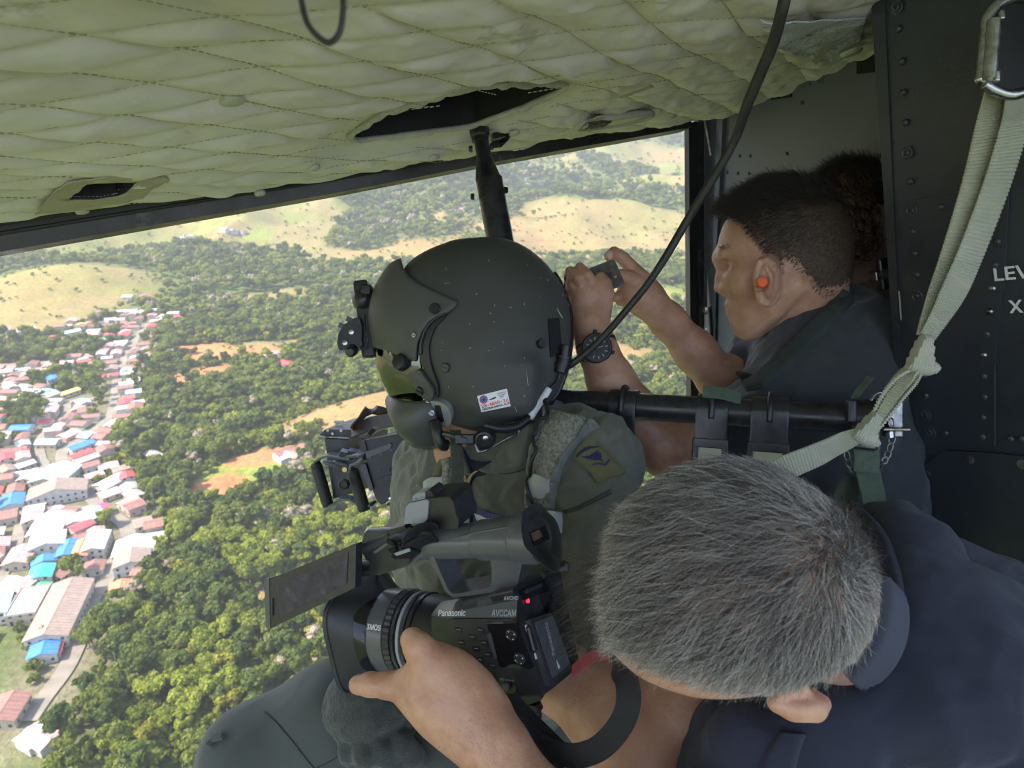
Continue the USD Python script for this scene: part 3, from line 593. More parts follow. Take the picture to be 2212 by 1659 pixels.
# kind, crown width, crown height, lobes, cards, card size, crown centre, trunk height, leaf, label
TREES = [('broadleaf_tree', 5.0, 4.2, 11, 900, .62, 7.5, 9, 'leaf_green', 'broad mid green tree in the forest below the helicopter'),
         ('tall_tree', 4.2, 5.6, 12, 900, .60, 9.5, 12, 'leaf_dark', 'tall dark green tree in the forest below the helicopter'),
         ('lime_tree', 4.4, 3.8, 9, 800, .60, 6.0, 7, 'leaf_lime', 'bright lime green tree in the forest below the helicopter'),
         ('dry_tree', 4.6, 3.2, 10, 420, .42, 7.0, 9, 'leaf_dry', 'pale pinkish dry tree in the forest below the helicopter'),
         ('yellow_tree', 3.8, 3.2, 8, 700, .55, 6.0, 7, 'leaf_yellow', 'yellowish tree in the forest below the helicopter'),
         ('bushy_tree', 3.2, 2.4, 7, 500, .55, 3.2, 4, 'leaf_green', 'low bushy tree at the forest floor below the helicopter')]
first, proto = {}, {}
VIEW = Polygon([(-5, 545), (1500, 278), (1500, 860), (1240, 860), (1225, 620), (1150, 530), (1050, 505), (900, 560), (790, 640), (735, 740), (800, 800), (830, 830), (690, 930), (670, 1090), (880, 1090), (870, 1130), (570, 1250), (580, 1362), (760, 1250), (800, 1270), (730, 1440), (640, 1500), (430, 1664), (-5, 1664)])
house_tree = cKDTree(np.array(house_xy)[:, :2]); hr = np.array(house_xy)[:, 2]
# scatter by rings so that far trees stay affordable
pts = []
for r0, r1, sp_ in ((120, 215, 9.0), (215, 420, 5.5), (420, 700, 6.3), (700, 1150, 7.8), (1150, 1900, 10), (1900, 3200, 14)):
    half = math.radians(40); n = int((r1*r1-r0*r0)*half/(sp_*sp_)*1.15); r = np.sqrt(rng.uniform(r0*r0, r1*r1, n)); a = rng.uniform(-half, half, n)
    pts.append(np.stack([r*np.sin(a), r*np.cos(a), np.full(n, sp_)], 1))
pts = np.concatenate(pts); r = np.hypot(pts[:, 0], pts[:, 1])
og, so, fg = masks(pts[:, 0], pts[:, 1])
keep = rng.random(len(pts)) > np.clip(og*.97, 0, .90+.07*sstep(700, 400, r))
keep &= (street_tree.query(pts[:, :2])[0] > 4.5)
dh, ih = house_tree.query(pts[:, :2]); keep &= dh > hr[ih]+1.2
dd = np.exp(-(street_tree.query(pts[:, :2])[0]/26)**2); keep &= rng.random(len(pts)) > dd*.82
pr = project(np.column_stack([pts[:, :2], height(pts[:, 0], pts[:, 1])+6]))
keep &= (pr[:, 0] > -500) & (pr[:, 0] < 2500) & (pr[:, 1] > 60)
pts, pr, r = pts[keep], pr[keep], r[keep]
z = height(pts[:, 0], pts[:, 1]); kn = fb(pts[:, 0], pts[:, 1], 70, 3, 71); kn2 = fb(pts[:, 0]+500, pts[:, 1], 35, 2, 72); u = rng.random(len(pts))
og, so, fg = masks(pts[:, 0], pts[:, 1])
limez = sstep(560, 800, pr[:, 0])*sstep(900, 1150, pr[:, 1])
kind = np.where(u < .46, 0, np.where(u < .70, 1, np.where(u < .80, 2, np.where(u < .845, 3, np.where(u < .89, 4, 5)))))
kind = np.where((kn2 > .62) & (u < .6), 2, kind); kind = np.where((kn < .36) & (u > .4) & (u < .8), 3*(kn2 < .42)+1*(kn2 >= .42), kind); kind = np.where((limez > u*1.1) & (kind != 3), np.where(u < .5, 2, np.where(u < .8, 4, 5)), kind); kind = np.where(og > .45, 5, kind)
size = rng.uniform(.65, 1.3, len(pts))*np.where(r > 1900, 1.9, np.where(r > 1150, 1.35, 1.0))*np.where(og > .5, .6, 1.0)
yaw = rng.uniform(0, 2*np.pi, len(pts))
inview = np.array([VIEW.contains(Point(a, b)) for a, b in pr[:, :2]])
score = np.where(inview, size*np.array([t[1] for t in TREES])[kind]/pr[:, 2], 0); score[kind == 5] *= .3
# undergrowth between the trees
nb = 32000; rb = np.sqrt(rng.uniform(200**2, 760**2, nb)); ab = rng.uniform(-math.radians(40), math.radians(36), nb); bp = np.stack([rb*np.sin(ab), rb*np.cos(ab)], 1); ob = masks(bp[:, 0], bp[:, 1])[0]; qb = project(np.column_stack([bp, height(bp[:, 0], bp[:, 1])]))
kb = (rng.random(nb) > ob*1.05) & (street_tree.query(bp)[0] > 7) & (qb[:, 0] > -300) & (qb[:, 0] < 1700); d_, i_ = house_tree.query(bp); kb &= d_ > hr[i_]+1; kb &= rng.random(nb) > np.exp(-(street_tree.query(bp)[0]/24)**2)*.9; bp, qb = bp[kb], qb[kb]; nb = len(bp)
pts = np.vstack([pts, np.column_stack([bp, np.full(nb, 4)])]); pr = np.vstack([pr, qb]); z = np.concatenate([z, height(bp[:, 0], bp[:, 1])-.8]); kind = np.concatenate([kind, np.where(rng.random(nb) < .8, 5, 2)]); size = np.concatenate([size, rng.uniform(.6, 1.25, nb)*np.where(kind[-nb:] == 2, .6, 1)]); yaw = np.concatenate([yaw, rng.uniform(0, 6.28, nb)]); score = np.concatenate([score, np.zeros(nb)])
top = np.argsort(-score)[:300]; ind = np.zeros(len(pts), bool); ind[top] = True
def zone(q):
    if q[1] < 900: return 'on the wooded valley floor behind the red earth patch'
    if 400 < q[0] < 640 and q[1] < 1130: return 'around the red and green field'
    if q[0] > 560 and q[1] > 1090: return 'on the bright slope right of the flip-out screen'
    if q[0] < 230 and q[1] > 1380: return 'beside the road below the market hall'
    return 'in the dense wood between the town road and the camcorder' if q[1] > 1150 else 'in the wood right of the town rows'
def tree_xform(x, i):
    s = size[i]; c, sn = math.cos(yaw[i])*s, math.sin(yaw[i])*s
    x.AddTransformOp().Set(Gf.Matrix4d(c, sn, 0, 0, -sn, c, 0, 0, 0, 0, s, 0, pts[i, 0], pts[i, 1], z[i], 1))
for k, (nm, rx, rz, lb, cd, cs, zc, th, lf, lab) in enumerate(TREES):
    cr, tr = crown(100+k, rx, rz, lb, cd, cs, zc), trunk(th, .32, k)
    for i in top[kind[top] == k]:
        path = numbered('/World/'+nm); x = UsdGeom.Xform.Define(stage, path); tree_xform(x, i); zn = zone(pr[i]); meta(x.GetPrim(), lab.replace('in the forest below the helicopter', zn).replace('at the forest floor below the helicopter', zn), 'tree', nm.replace('_', ' ')+'s '+zn)
        if k not in first:
            first[k] = path; v, f, n = meshkit.arrays(cr, False); usdmesh(path+'/crown', v, f, n, lf); v, f, n = meshkit.arrays(tr, True); usdmesh(path+'/trunk', v, f, n, 'bark')
        else:
            for c in ('crown', 'trunk'): pass
            x.GetPrim().GetReferences().AddInternalReference(first[k]); x.GetPrim().SetInstanceable(True)
# the rest of the forest as one mass
pi = UsdGeom.PointInstancer.Define(stage, '/World/forest'); meta(pi.GetPrim(), 'dense green forest covering the valley and the far hills', None, None, 'stuff')
rel = []
for k, (nm, rx, rz, lb, cd, cs, zc, th, lf, lab) in enumerate(TREES):
    p = f'/World/forest/{nm}'; v, f, n = meshkit.arrays(crown(300+k, rx, rz, max(5, lb-3), cd//2, cs*1.25, zc), False); usdmesh(p, v, f, n, lf); rel.append(Sdf.Path(p))
pi.CreatePrototypesRel().SetTargets(rel); o = np.where(~ind)[0]
pi.CreateProtoIndicesAttr(Vt.IntArray.FromNumpy(kind[o].astype(np.int32)))
pi.CreatePositionsAttr(Vt.Vec3fArray.FromNumpy(np.column_stack([pts[o, :2], z[o]]).astype(np.float32)))
pi.CreateScalesAttr(Vt.Vec3fArray.FromNumpy(np.repeat(size[o, None], 3, 1).astype(np.float32)))
pi.CreateOrientationsAttr(Vt.QuathArray([Gf.Quath(math.cos(a/2), 0, 0, math.sin(a/2)) for a in yaw[o]]))
print('trees', len(pts))
# ------------------------------------------------------------------ helicopter cabin
UP = unit((-.215, -.145, 1.0)); A = np.array([1.311, .5, .365]); A = unit(A-(A @ UP)*UP); OUT = np.cross(UP, A)     # up, aft, outboard
def C(px, py):
    u, w = (px-1106)/F, -(py-829.5)/F; d = .285/(w-.145-.215*u); return np.array([u*d, d, w*d])
def PL(px, py, K):
    u, w = (px-1106)/F, -(py-829.5)/F; d = K/(A @ np.array([u, 1, w])); return np.array([u*d, d, w*d])
C0 = C(0, 470)
def st(p): q = np.asarray(p)-C0; return np.stack([q @ A, q @ OUT], -1)
def S(s, t, dn=0.0): return C0+np.asarray(s)[..., None]*A+np.asarray(t)[..., None]*OUT-np.asarray(dn)[..., None]*UP
KB, KP = 1.20, 0.89            # planes of the aft wall and of the near side panel along A

pm('quilt', (.57, .53, .49), .52, var=.16, vscale=4, col2=(.48, .445, .41), bump=.0006, bscale=90, sheen=.12, wear=(.40, .37, .33), wscale=7, wlim=.63)
pm('stitch', (.34, .33, .25), .8); pm('snap_grey', (.40, .39, .32), .45); pm('hem_grey', (.40, .40, .36), .7, var=.2, bump=.002, bscale=60)
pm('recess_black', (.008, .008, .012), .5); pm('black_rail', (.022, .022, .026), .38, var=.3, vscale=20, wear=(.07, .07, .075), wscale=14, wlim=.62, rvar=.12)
pm('black_rubber', (.012, .012, .014), .55); pm('velcro', (.43, .39, .29), .9, bump=.002, bscale=260, stretch=(1, 6, 1)); pm('velcro_black', (.009, .009, .011), .95, bump=.0015, bscale=500)
pm('wall_grey', (.070, .077, .102), .45, var=.12, vscale=4, bump=.0004, bscale=240, rvar=.1); pm('panel_dark', (.029, .035, .047), .37, var=.2, vscale=6, bump=.0003, bscale=300, rvar=.12, wear=(.06, .065, .07), wscale=35, wlim=.69)
pm('rivet_dark', (.046, .050, .060), .28, rvar=.1); pm('rivet_worn', (.42, .42, .42), .25, metal=1.0, col2=(.05, .05, .055), vscale=120, var=.1); pm('paint_chip', (.40, .39, .34), .6)
pm('stencil_white', (.72, .74, .74), .7); pm('steel', (.50, .50, .50), .28, metal=1.0, var=.3, vscale=40, rvar=.12); pm('steel_worn', (.42, .41, .40), .35, metal=1.0, col2=(.12, .11, .11), vscale=60); pm('foil', (.62, .64, .68), .38, metal=.35, bump=.004, bscale=110, wear=(.30, .29, .24), wscale=30, wlim=.6)
pm('webbing_olive', (.40, .40, .29), .8, var=.1, vscale=30, bump=.0004, bscale=900); pm('webbing_pale', (.44, .45, .36), .8, var=.1, vscale=30, bump=.0004, bscale=900); pm('webbing_green', (.075, .105, .07), .85, var=.25, vscale=60)
pm('cable_black', (.022, .021, .020), .5, var=.35, vscale=90, bump=.0006, bscale=160); pm('metal_black', (.020, .020, .024), .32, var=.3, vscale=30, wear=(.20, .20, .21), wscale=55, wlim=.70, rvar=.1); pm('lamp_cream', (.56, .53, .38), .5)

# ---- quilted ceiling liner
la, lb_ = np.array([.0775, .0630]), np.array([.1130, -.0135]); L0 = np.array([.318, -.703]); LI = np.linalg.inv(np.stack([la, lb_], 1))
hatch_px = [(753, 289), (772, 297), (810, 294), (852, 289), (926, 279), (1011, 268), (1048, 256), (1090, 241), (1135, 224), (1175, 207), (1209, 192), (1224, 182), (1216, 177), (1184, 176), (1110, 177), (1043, 180), (1000, 189), (961, 199), (915, 212), (872, 224), (830, 239), (787, 264)]
small_px = [(140, 402), (150, 388), (178, 361), (230, 359), (283, 357), (262, 376), (246, 388), (192, 396)]
side_px = [(1053, 288), (1060, 268), (1100, 266), (1092, 274), (1075, 284)]
velc_px = [(67, 435), (100, 395), (127, 362), (180, 352), (230, 343), (353, 345), (320, 372), (287, 398), (200, 420)]
H_st, S_st, D_st, V_st = [st([C(*p) for p in q]) for q in (hatch_px, small_px, side_px, velc_px)]
H_st = spline(np.vstack([H_st, H_st[:1]]), 160)
def quilt_depth(s, t):
    """How far the liner hangs below its plane."""
    w = fb(s*1.0+7, t*1.0+3, .22, 2, 81)-.5; w2 = fb(s+1, t+9, .22, 2, 82)-.5
    c = np.stack([s+w*.028-L0[0], t+w2*.028-L0[1]], -1) @ LI.T
    fa, fb_ = c[..., 0]-np.floor(c[..., 0]), c[..., 1]-np.floor(c[..., 1]); ia, ib = np.floor(c[..., 0]), np.floor(c[..., 1])
    ea, eb = 1-np.abs(2*fa-1), 1-np.abs(2*fb_-1)                        # 0 on a seam, 1 mid pad
    padw = np.minimum(1-(1-ea)**3, 1)*np.minimum(1-(1-eb)**3, 1); padw = padw**.8
    tilt = meshkit.noise(np.stack([ia*3.7, ib*5.3, ia*0], -1), 5)
    fold = fb(s*.9+t*.25, t*1.0-s*.8, .030, 3, 84)-.5; fold2 = fb(s+4, t*.9+2, .055, 2, 85)-.5
    sag = fb(s, t, .35, 2, 86)*.05
    amp = .0080*(.55+.8*tilt)
    return padw*amp + sag*.55 + fold*.0105*padw*(.35+.75*sstep(.30, .8, s)) + fold2*.013*padw, padw
s_ax, t_ax = np.arange(-1.7, 1.52, .0055), np.concatenate([np.arange(-1.75, -.9, .012), np.arange(-.9, .016, .0048)])
SS, TT = np.meshgrid(s_ax, t_ax, indexing='ij'); dn, padw = quilt_depth(SS, TT)
edge = sstep(.0, -.06, TT); dn = dn*edge+.006*(1-edge)
from shapely import contains_xy
HP, SP_, DP = Polygon(H_st), Polygon(S_st), Polygon(D_st)
lip = np.zeros_like(SS); tree_h = cKDTree(H_st); dh_ = tree_h.query(np.stack([SS, TT], -1).reshape(-1, 2))[0].reshape(SS.shape); dn = dn*(1-.97*np.exp(-(dh_/.06)**3))
X = S(SS, TT, dn); q = grid(X)
fc = q.triangles_center; fs = st(fc); hole = contains_xy(HP, fs[:, 0], fs[:, 1]) | contains_xy(SP_, fs[:, 0], fs[:, 1]) | contains_xy(DP, fs[:, 0], fs[:, 1])
hole |= (fc @ A > KB-.004)
liner = tm(q.vertices, q.faces[~hole])
t = Thing('ceiling_liner', 'olive grey quilted padded liner covering the cabin ceiling', 'ceiling liner', base=C(700, 150), kind='structure')
t.part('quilted_pad', liner, 'quilt', True)
# stitches along the seams
def dashes(p0, p1, step, ln, lift=.0012, r=.0009):
    n = int(np.linalg.norm(np.subtract(p1, p0))/step); out = []
    for k in range(n):
        u = np.linspace(k/n, (k+ln/step)/n, 2); q = np.outer(1-u, p0)+np.outer(u, p1); out.append(q)
    return out
ds = []
for i in range(-26, 26):
    for j in range(-22, 22):
        n = L0+la*i+lb_*j
        for e in (la, lb_):
            if -.9 < n[0] < 1.45 and -.85 < n[1] < -.02: ds += dashes(n, n+e, .0085, .0052)
dq = np.array(ds)
# the seams wander as the pads do, so walk each dash onto the same warped lattice
for _ in range(3):
    w = fb(dq[..., 0]+7, dq[..., 1]+3, .22, 2, 81)-.5; w2 = fb(dq[..., 0]+1, dq[..., 1]+9, .22, 2, 82)-.5
    dd_ = np.array(ds)-np.stack([w, w2], -1)*.028; dq = dd_
ok = np.ones(len(dq), bool); mid = dq.mean(1); pj = S(mid[:, 0], mid[:, 1]); pxy = project(CAM+(pj @ RC.T)); ok &= (pxy[:, 0] > -40) & (pxy[:, 0] < 2000) & (pxy[:, 1] > -40) & (pj[:, 1] > .3) & (pj @ A < KB-.03)
ok &= ~contains_xy(HP.buffer(.02), mid[:, 0], mid[:, 1]) & ~contains_xy(Polygon(V_st).buffer(.01), mid[:, 0], mid[:, 1]) & (mid[:, 1] < -.03)
dq = dq[ok]; hd = quilt_depth(dq[..., 0], dq[..., 1])[0]; E = S(dq[..., 0], dq[..., 1], hd+.0004)
dirv = E[:, 1]-E[:, 0]; dirv /= np.linalg.norm(dirv, axis=1, keepdims=True); sd = np.cross(dirv, UP); sd /= np.linalg.norm(sd, axis=1, keepdims=True); rr = .0005
bx = np.stack([E[:, 0]+sd*rr, E[:, 0]-sd*rr, E[:, 1]-sd*rr, E[:, 1]+sd*rr, E[:, 0]-UP*.0012, E[:, 1]-UP*.0012], 1); kx = np.arange(len(bx))[:, None]*6
fx = np.concatenate([kx+np.array([a]) for a in ([0, 4, 1], [3, 2, 5], [0, 3, 5], [0, 5, 4], [1, 4, 5], [1, 5, 2])])
t.part('stitching', tm(bx.reshape(-1, 3), fx), 'stitch', False, kind='stuff')
# openings: dark recess, hem
def recess(pst, depth, mat, name):
    n = len(pst); lo_, hi_ = S(pst[:, 0], pst[:, 1], np.zeros(n)), S(pst[:, 0], pst[:, 1], np.full(n, -depth)); lo_ = lo_-UP*(quilt_depth(pst[:, 0], pst[:, 1])[0]*(.06 if 'hatch' in name else 1.0)+.004)[:, None]; ring = np.stack([np.vstack([lo_, lo_[:1]]), np.vstack([hi_, hi_[:1]])], 0)
    top = tm(np.vstack([hi_, hi_.mean(0)]), [[k, (k+1) % n, n] for k in range(n)]); return t.part(name, cat(grid(ring), top), mat, False)
recess(H_st[:-1], .07, 'recess_black', 'hatch_recess'); recess(S_st, .05, 'recess_black', 'vent_recess'); recess(D_st, .04, 'recess_black', 'mount_recess')
hn = quilt_depth(H_st[:, 0], H_st[:, 1])[0]*.05; wob = (fb(H_st[:, 0], H_st[:, 1], .012, 2, 91)-.5)
rim = np.column_stack([S(H_st[:, 0], H_st[:, 1], hn+.003+wob*.004), .0052+wob*.004]); t.part('hatch_hem', tube(rim[:, :3], rim[:, 3], 8, 0), 'hem_grey', True)
dD = st(np.array([C(*p) for p in side_px])); dD = spline(np.vstack([dD, dD[:1]]), 40); t.part('mount_hem', tube(S(dD[:, 0], dD[:, 1], np.full(40, .010)), .006, 7, 0), 'hem_grey', True)
vs = V_st; vt = spline(np.vstack([vs, vs[:1]]), 60); VP_ = Polygon(vt).difference(SP_.buffer(.001)); vm = trimesh.creation.extrude_polygon(VP_, .0025, engine='earcut')
vm = vm.subdivide_to_size(.02) if hasattr(vm, 'subdivide_to_size') else vm; vv = np.array(vm.vertices); hq = quilt_depth(vv[:, 0], vv[:, 1])[0]; t.part('velcro_border', tm(S(vv[:, 0], vv[:, 1], hq*.5+.012+vv[:, 2]), vm.faces), 'velcro', False)
def disc(pst, r, h, drop=0.0):
    c = S(np.array(pst[0]), np.array(pst[1]), quilt_depth(np.array([pst[0]]), np.array([pst[1]]))[0][0]+drop); return lathe([(r, -.003), (r, h*.4), (r*.85, h*.8), (r*.5, h)], c, -UP, 24)
for px, py, r in ((495, 193, .0145), (212, 352, .013), (172, 437, .011), (670, 324, .010), (552, 380, .010), (1105, 258, .010), (930, 303, .010), (1448, 233, .009), (1110, 296, .009)): t.part('snap_button', disc(st(C(px, py)), r, .005), 'snap_grey', 40)
roof = grid(np.stack([np.stack([S(np.array(a), np.array(b), -.10) for b in np.linspace(-1.8, .06, 5)]) for a in np.linspace(-1.75, 1.6, 8)])); t.part('roof_skin', roof, 'panel_dark', False)
# hatch metal inside: rim strip with two fasteners
t.part('hatch_fastener', lathe([(.006, 0), (.006, .004), (.003, .006)], C(1160, 207)+UP*.02, -UP, 12), 'steel_worn'); 
# oval lamp, grille and strips aft
lo_c = st(C(1322, 228)); e_ = np.linspace(0, 2*np.pi, 40, endpoint=False)
oval = np.stack([lo_c[0]+.085*np.cos(e_)*.95, lo_c[1]+.034*np.sin(e_)], 1); qd = .028
t.part('lamp_ring', tube(S(np.append(oval[:, 0], oval[0, 0]), np.append(oval[:, 1], oval[0, 1]), np.full(41, qd)), .007, 8, 0), 'hem_grey', True)
lamp = tm(np.vstack([S(oval[:, 0], oval[:, 1], np.full(40, qd)), S(lo_c[0], lo_c[1], .036)[None]]), [[k, 40, (k+1) % 40] for k in range(40)]); t.part('lamp_cover', lamp, 'lamp_cream', True)
gc = C(1280, 228)-UP*.034; RG = np.stack([A, OUT, UP], 1)
gp = t.part('grille', box(gc, (.052, .030, .008), RG, .003), 'steel_worn', 30)
for k in range(4): t.part('grille_slot', box(gc-UP*.0042+A*(-.017+k*.0113), (.006, .020, .002), RG), 'recess_black', False, gp)
for pa, pb, w_ in (((1330, 168), (1400, 143), .02), ((1245, 245), (1292, 214), .02)):
    a, b = C(*pa)-UP*.03, C(*pb)-UP*.03; t.part('velcro_strip', ribbon([a, (a+b)/2, b], w_, .003, OUT), 'velcro')
# silver foil patch at the aft end
foil_px = [(1631, -30), (1650, 15), (1664, 36), (1690, 50), (1728, 66), (1775, 75), (1795, 80), (1825, 66), (1842, 53), (1848, 30), (1860, -30)]
fp = st(np.array([C(*p) for p in foil_px])); fm = trimesh.creation.extrude_polygon(Polygon(fp), .002, engine='earcut').subdivide_to_size(.015); vv = np.array(fm.vertices)
t.part('foil_patch', tm(S(vv[:, 0], vv[:, 1], .040+vv[:, 2]+(fb(vv[:, 0], vv[:, 1], .04, 3, 95)-.5)*.014), fm.faces), 'foil', False)
sl = st(np.array([C(*p) for p in ((1742, 58), (1752, 70), (1790, 20), (1779, 12))])); t.part('foil_tear', tm(S(sl[:, 0], sl[:, 1], np.full(4, .050)), [[0, 1, 2], [0, 2, 3]]), 'velcro', False)
t.part('snap_button', lathe([(.016, 0), (.016, .003), (.012, .006)], S(*st(C(1829, 38)), .049), -UP, 24), 'snap_grey')

# ---- rail over the door
px_ = np.linspace(-900, 1500, 40); up_y = 472+(px_)*(250-472)/1474; lo_y = np.interp(px_, [-900, 0, 737, 1070, 1474, 1500], [700, 542, 413, 348, 277, 272])
U3 = np.array([C(a, b)+OUT*.004 for a, b in zip(px_, up_y)]); Dn = np.array([P(a, b, c[1]+.012) for a, b, c in zip(px_, lo_y, U3)])
def rail(f0, f1, o0, o1):
    a, b = U3*(1-f0)+Dn*f0, U3*(1-f1)+Dn*f1; X = np.stack([a+OUT*o0, b+OUT*o0, b+OUT*o1, a+OUT*o1, a+OUT*o0], 1); return grid(X)
t = Thing('door_rail', 'long black metal rail over the open side door', 'door rail', base=U3[20])
t.part('rail', rail(.46, 1.0, .010, .06), 'black_rail', 25); t.part('upper_channel', rail(-.25, .40, .002, .055), 'black_rubber', 25)
t.part('seal_bead', tube(U3*(.57)+Dn*.43+OUT*.004, np.linalg.norm(Dn-U3, axis=1)*.075, 10, 0), 'black_rubber', True)
t.part('seal_bead', tube(U3*(.84)+Dn*.16-OUT*.002, np.linalg.norm(Dn-U3, axis=1)*.06, 10, 0), 'black_rubber', True)

# ---- aft wall and door post
RW = np.stack([OUT, UP, -A], 1)          # wall axes: across (outboard), up, towards the camera side
def wall_poly(poly, K, th=.003, r=0.0):
    o = PL(1700, 500, K); q = np.array([PL(a, b, K)-o for a, b in poly]); p2 = np.stack([q @ OUT, q @ UP], 1); return prism(p2, o, OUT, UP, -A, 0, th, r)
def rivet(t, px, py, K, r=.0045, mat='rivet_dark', ring=False, lift=0.0):
    c = PL(px, py, K)-A*lift
    if ring: t.part('fastener', cat(lathe([(r*1.9, 0), (r*1.9, .001), (r*1.6, .0016), (r*1.3, .0006)], c, -A, 16), lathe([(r, 0), (r, .0022), (r*.6, .003), (r*.5, .0012)], c, -A, 12)), mat)
    else: t.part('rivet', lathe([(r, -.001), (r*.97, .0010), (r*.75, .0026), (r*.4, .0034)], c, -A, 14), mat)
t = Thing('aft_wall', 'dark grey riveted metal wall behind the passengers at the rear of the cabin', 'cabin wall', base=PL(1700, 500, KB))
t.part('wall_panel', wall_poly([(1512, -200), (2450, -400), (2450, 1900), (1512, 1900)], KB, .004), 'wall_grey', False)
for a, b in ((1598, 337), (1621, 337), (1571, 372), (1594, 374), (1618, 375), (1700, 332), (1731, 183), (1750, 182), (1769, 177), (1733, 222), (1902, 336)): rivet(t, a, b, KB-.004, .0042)
t.part('rivet', lathe([(.006, 0), (.006, .0015)], PL(1758, 152, KB-.004), -A, 14), 'recess_black')  # no rivet: flat black disc, painted dark to stand for an open hole
t.part('hook_patch', wall_poly([(1665, 173), (1708, 170), (1711, 210), (1666, 216)], KB-.0042, .002), 'velcro_black', False); t.part('hook_patch', wall_poly([(1851, 106), (1898, 98), (1898, 155), (1852, 160)], KB-.0042, .002), 'velcro_black', False)
t.part('doubler_plate', wall_poly([(1700, 110), (1778, 110), (1778, 182), (1722, 190)], KB-.0042, .0012), 'wall_grey', False)
tp = Thing('door_post', 'narrow black riveted upright post at the rear edge of the open door', 'door post', base=PL(1530, 500, KB))
tp.part('rubber_edge', wall_poly([(1500, 262), (1510, 262), (1512, 1000), (1502, 1000)], KB-.03, .03), 'black_rubber', False)
tp.part('inner_strip', wall_poly([(1511, 240), (1521, 238), (1521, 1000), (1512, 1000)], KB-.018, .016), 'black_rail', False)
tp.part('riveted_strip', wall_poly([(1522, 232), (1558, 224), (1545, 1000), (1522, 1000)], KB-.0045, .007), 'panel_dark', False)
tp.part('riveted_flange', wall_poly([(1556, 224), (1570, 230), (1553, 560), (1546, 560)], KB-.0045, .010), 'wall_grey', False)
for a, b in ((1556, 258), (1549, 313), (1547, 340), (1538, 422), (1537, 441), (1535, 463), (1533, 501), (1530, 533), (1530, 560), (1530, 580)): rivet(tp, a, b, KB-.0115, .0032, 'rivet_dark')
lp = tp.part('latch_plate', wall_poly([(1512, 664), (1536, 662), (1540, 745), (1514, 748)], KB-.0130, .006, .003), 'panel_dark', 30)
tp.part('latch_screw', lathe([(.007, 0), (.007, .003), (.004, .004)], PL(1524, 671, KB-.0192), -A, 16), 'steel', 30, lp); tp.part('latch_screw', lathe([(.004, 0), (.004, .003)], PL(1524, 713, KB-.0192), -A, 12), 'steel', 30, lp)
hk = PL(1516, 245, KB-.03); tp.part('bracket', tube([hk+UP*.01, hk-OUT*.006-UP*.006, hk-OUT*.008-UP*.10], .003, 8), 'steel_worn')

# ---- near side panel
t = Thing('side_panel', 'near black riveted metal column with white stencil lettering at the right', 'side panel', base=PL(2050, 600, KP))
t.part('panel_skin', wall_poly([(1878, -120), (2500, -300), (2560, 1900), (2010, 1900)], KP, .004), 'panel_dark', False)
# the panel's return: its thickness going aft
ea, eb = PL(1878, -120, KP), PL(2010, 1900, KP); t.part('panel_return', grid(np.stack([np.stack([ea-A*.003, eb-A*.003]), np.stack([ea+A*.27, eb+A*.27])], 0)), 'panel_dark', False)
t.part('edge_flange', wall_poly([(1884, -20), (1912, -20), (1938, 560), (1962, 1100), (1975, 1350), (1969, 1350)], KP-.0042, .0025), 'panel_dark', False)
cover_o = [(1983, 1015), (2047, 971), (2151, 977), (2260, 987), (2260, 1750), (1979, 1750), (1980, 1097)]
t.part('access_cover', wall_poly(cover_o, KP-.0042, .005, .004), 'panel_dark', 30)
t.part('doubler_plate', wall_poly([(1942, 436), (2181, 406), (2172, 603), (2157, 712), (2150, 791), (2150, 964), (1982, 958)], KP-.0042, .0022), 'panel_dark', False)
t.part('seam_edge', wall_poly([(2149.6, 791), (2151.6, 791), (2152, 962), (2150, 962)], KP-.0045, .0032), 'rivet_dark', False)
t.part('chipped_edge', wall_poly([(1941, 628), (1944, 630), (1948, 690), (1946, 692)], KP-.0068, .0008), 'paint_chip', False); t.part('chipped_edge', wall_poly([(1981, 1098), (1983, 1098), (1981.5, 1180), (1980, 1180)], KP-.0094, .0006), 'paint_chip', False)
lft = [(1941, 63, 0), (1948, 133, 0), (1951, 200, 0), (1956, 265, 0), (1960, 330, 1), (1966, 392, 0), (1970, 453, 1), (2033, 447, 0), (1973, 500, 0), (1976, 547, 0), (1981, 593, 0), (1981, 639, 1), (1997, 810, 0), (2000, 854, 0), (2000, 895, 1), (2126, 812, 0), (2127, 857, 0), (2124, 901, 0), (2123, 943, 0), (2010, 933, 1), (2043, 935, 0), (2184, 948, 0),
       (2155, 470, 0), (2155, 522, 0), (2150, 572, 0), (2132, 721, 0), (1988, 700, 0), (1990, 760, 0), (2088, 1108, 0), (1995, 1108, 1), (1938, 15, 1), (2208, 948, 0)]
for a, b, rg in lft: rivet(t, a, b, KP-.0062, .0046, 'rivet_dark', bool(rg))
for a, b in ((2144, 623), (2138, 673), (2125, 767)): rivet(t, a, b, KP-.0062, .0050, 'rivet_worn')
for a, b in ((2096, 992), (2003, 1025), (2208, 1003), (2001, 1105), (2001, 1200)):
    c = PL(a, b, KP-.0092); t.part('cover_screw', cat(lathe([(.0065, 0), (.0065, .0012), (.005, .002)], c, -A, 16), box(c-A*.002, (.007, .0016, .001), RW), box(c-A*.0021, (.0016, .007, .001), RW)), 'steel_worn')
def stencil(txt, px, py, h, name):
    m = meshkit.text_mesh(txt, h, .0006, True); v = np.array(m.vertices); o = PL(px, py, KP-.0066); ex = unit(-OUT*.995+UP*.02); ey = unit(np.cross(-A, ex)); t.part(name, tm(o+v[:, :1]*ex*1.15+v[:, 1:2]*ey-v[:, 2:]*A, m.faces), 'stencil_white', False)
stencil('LEV', 2146, 607, .0155, 'lettering'); stencil('X', 2181, 676, .0150, 'lettering')
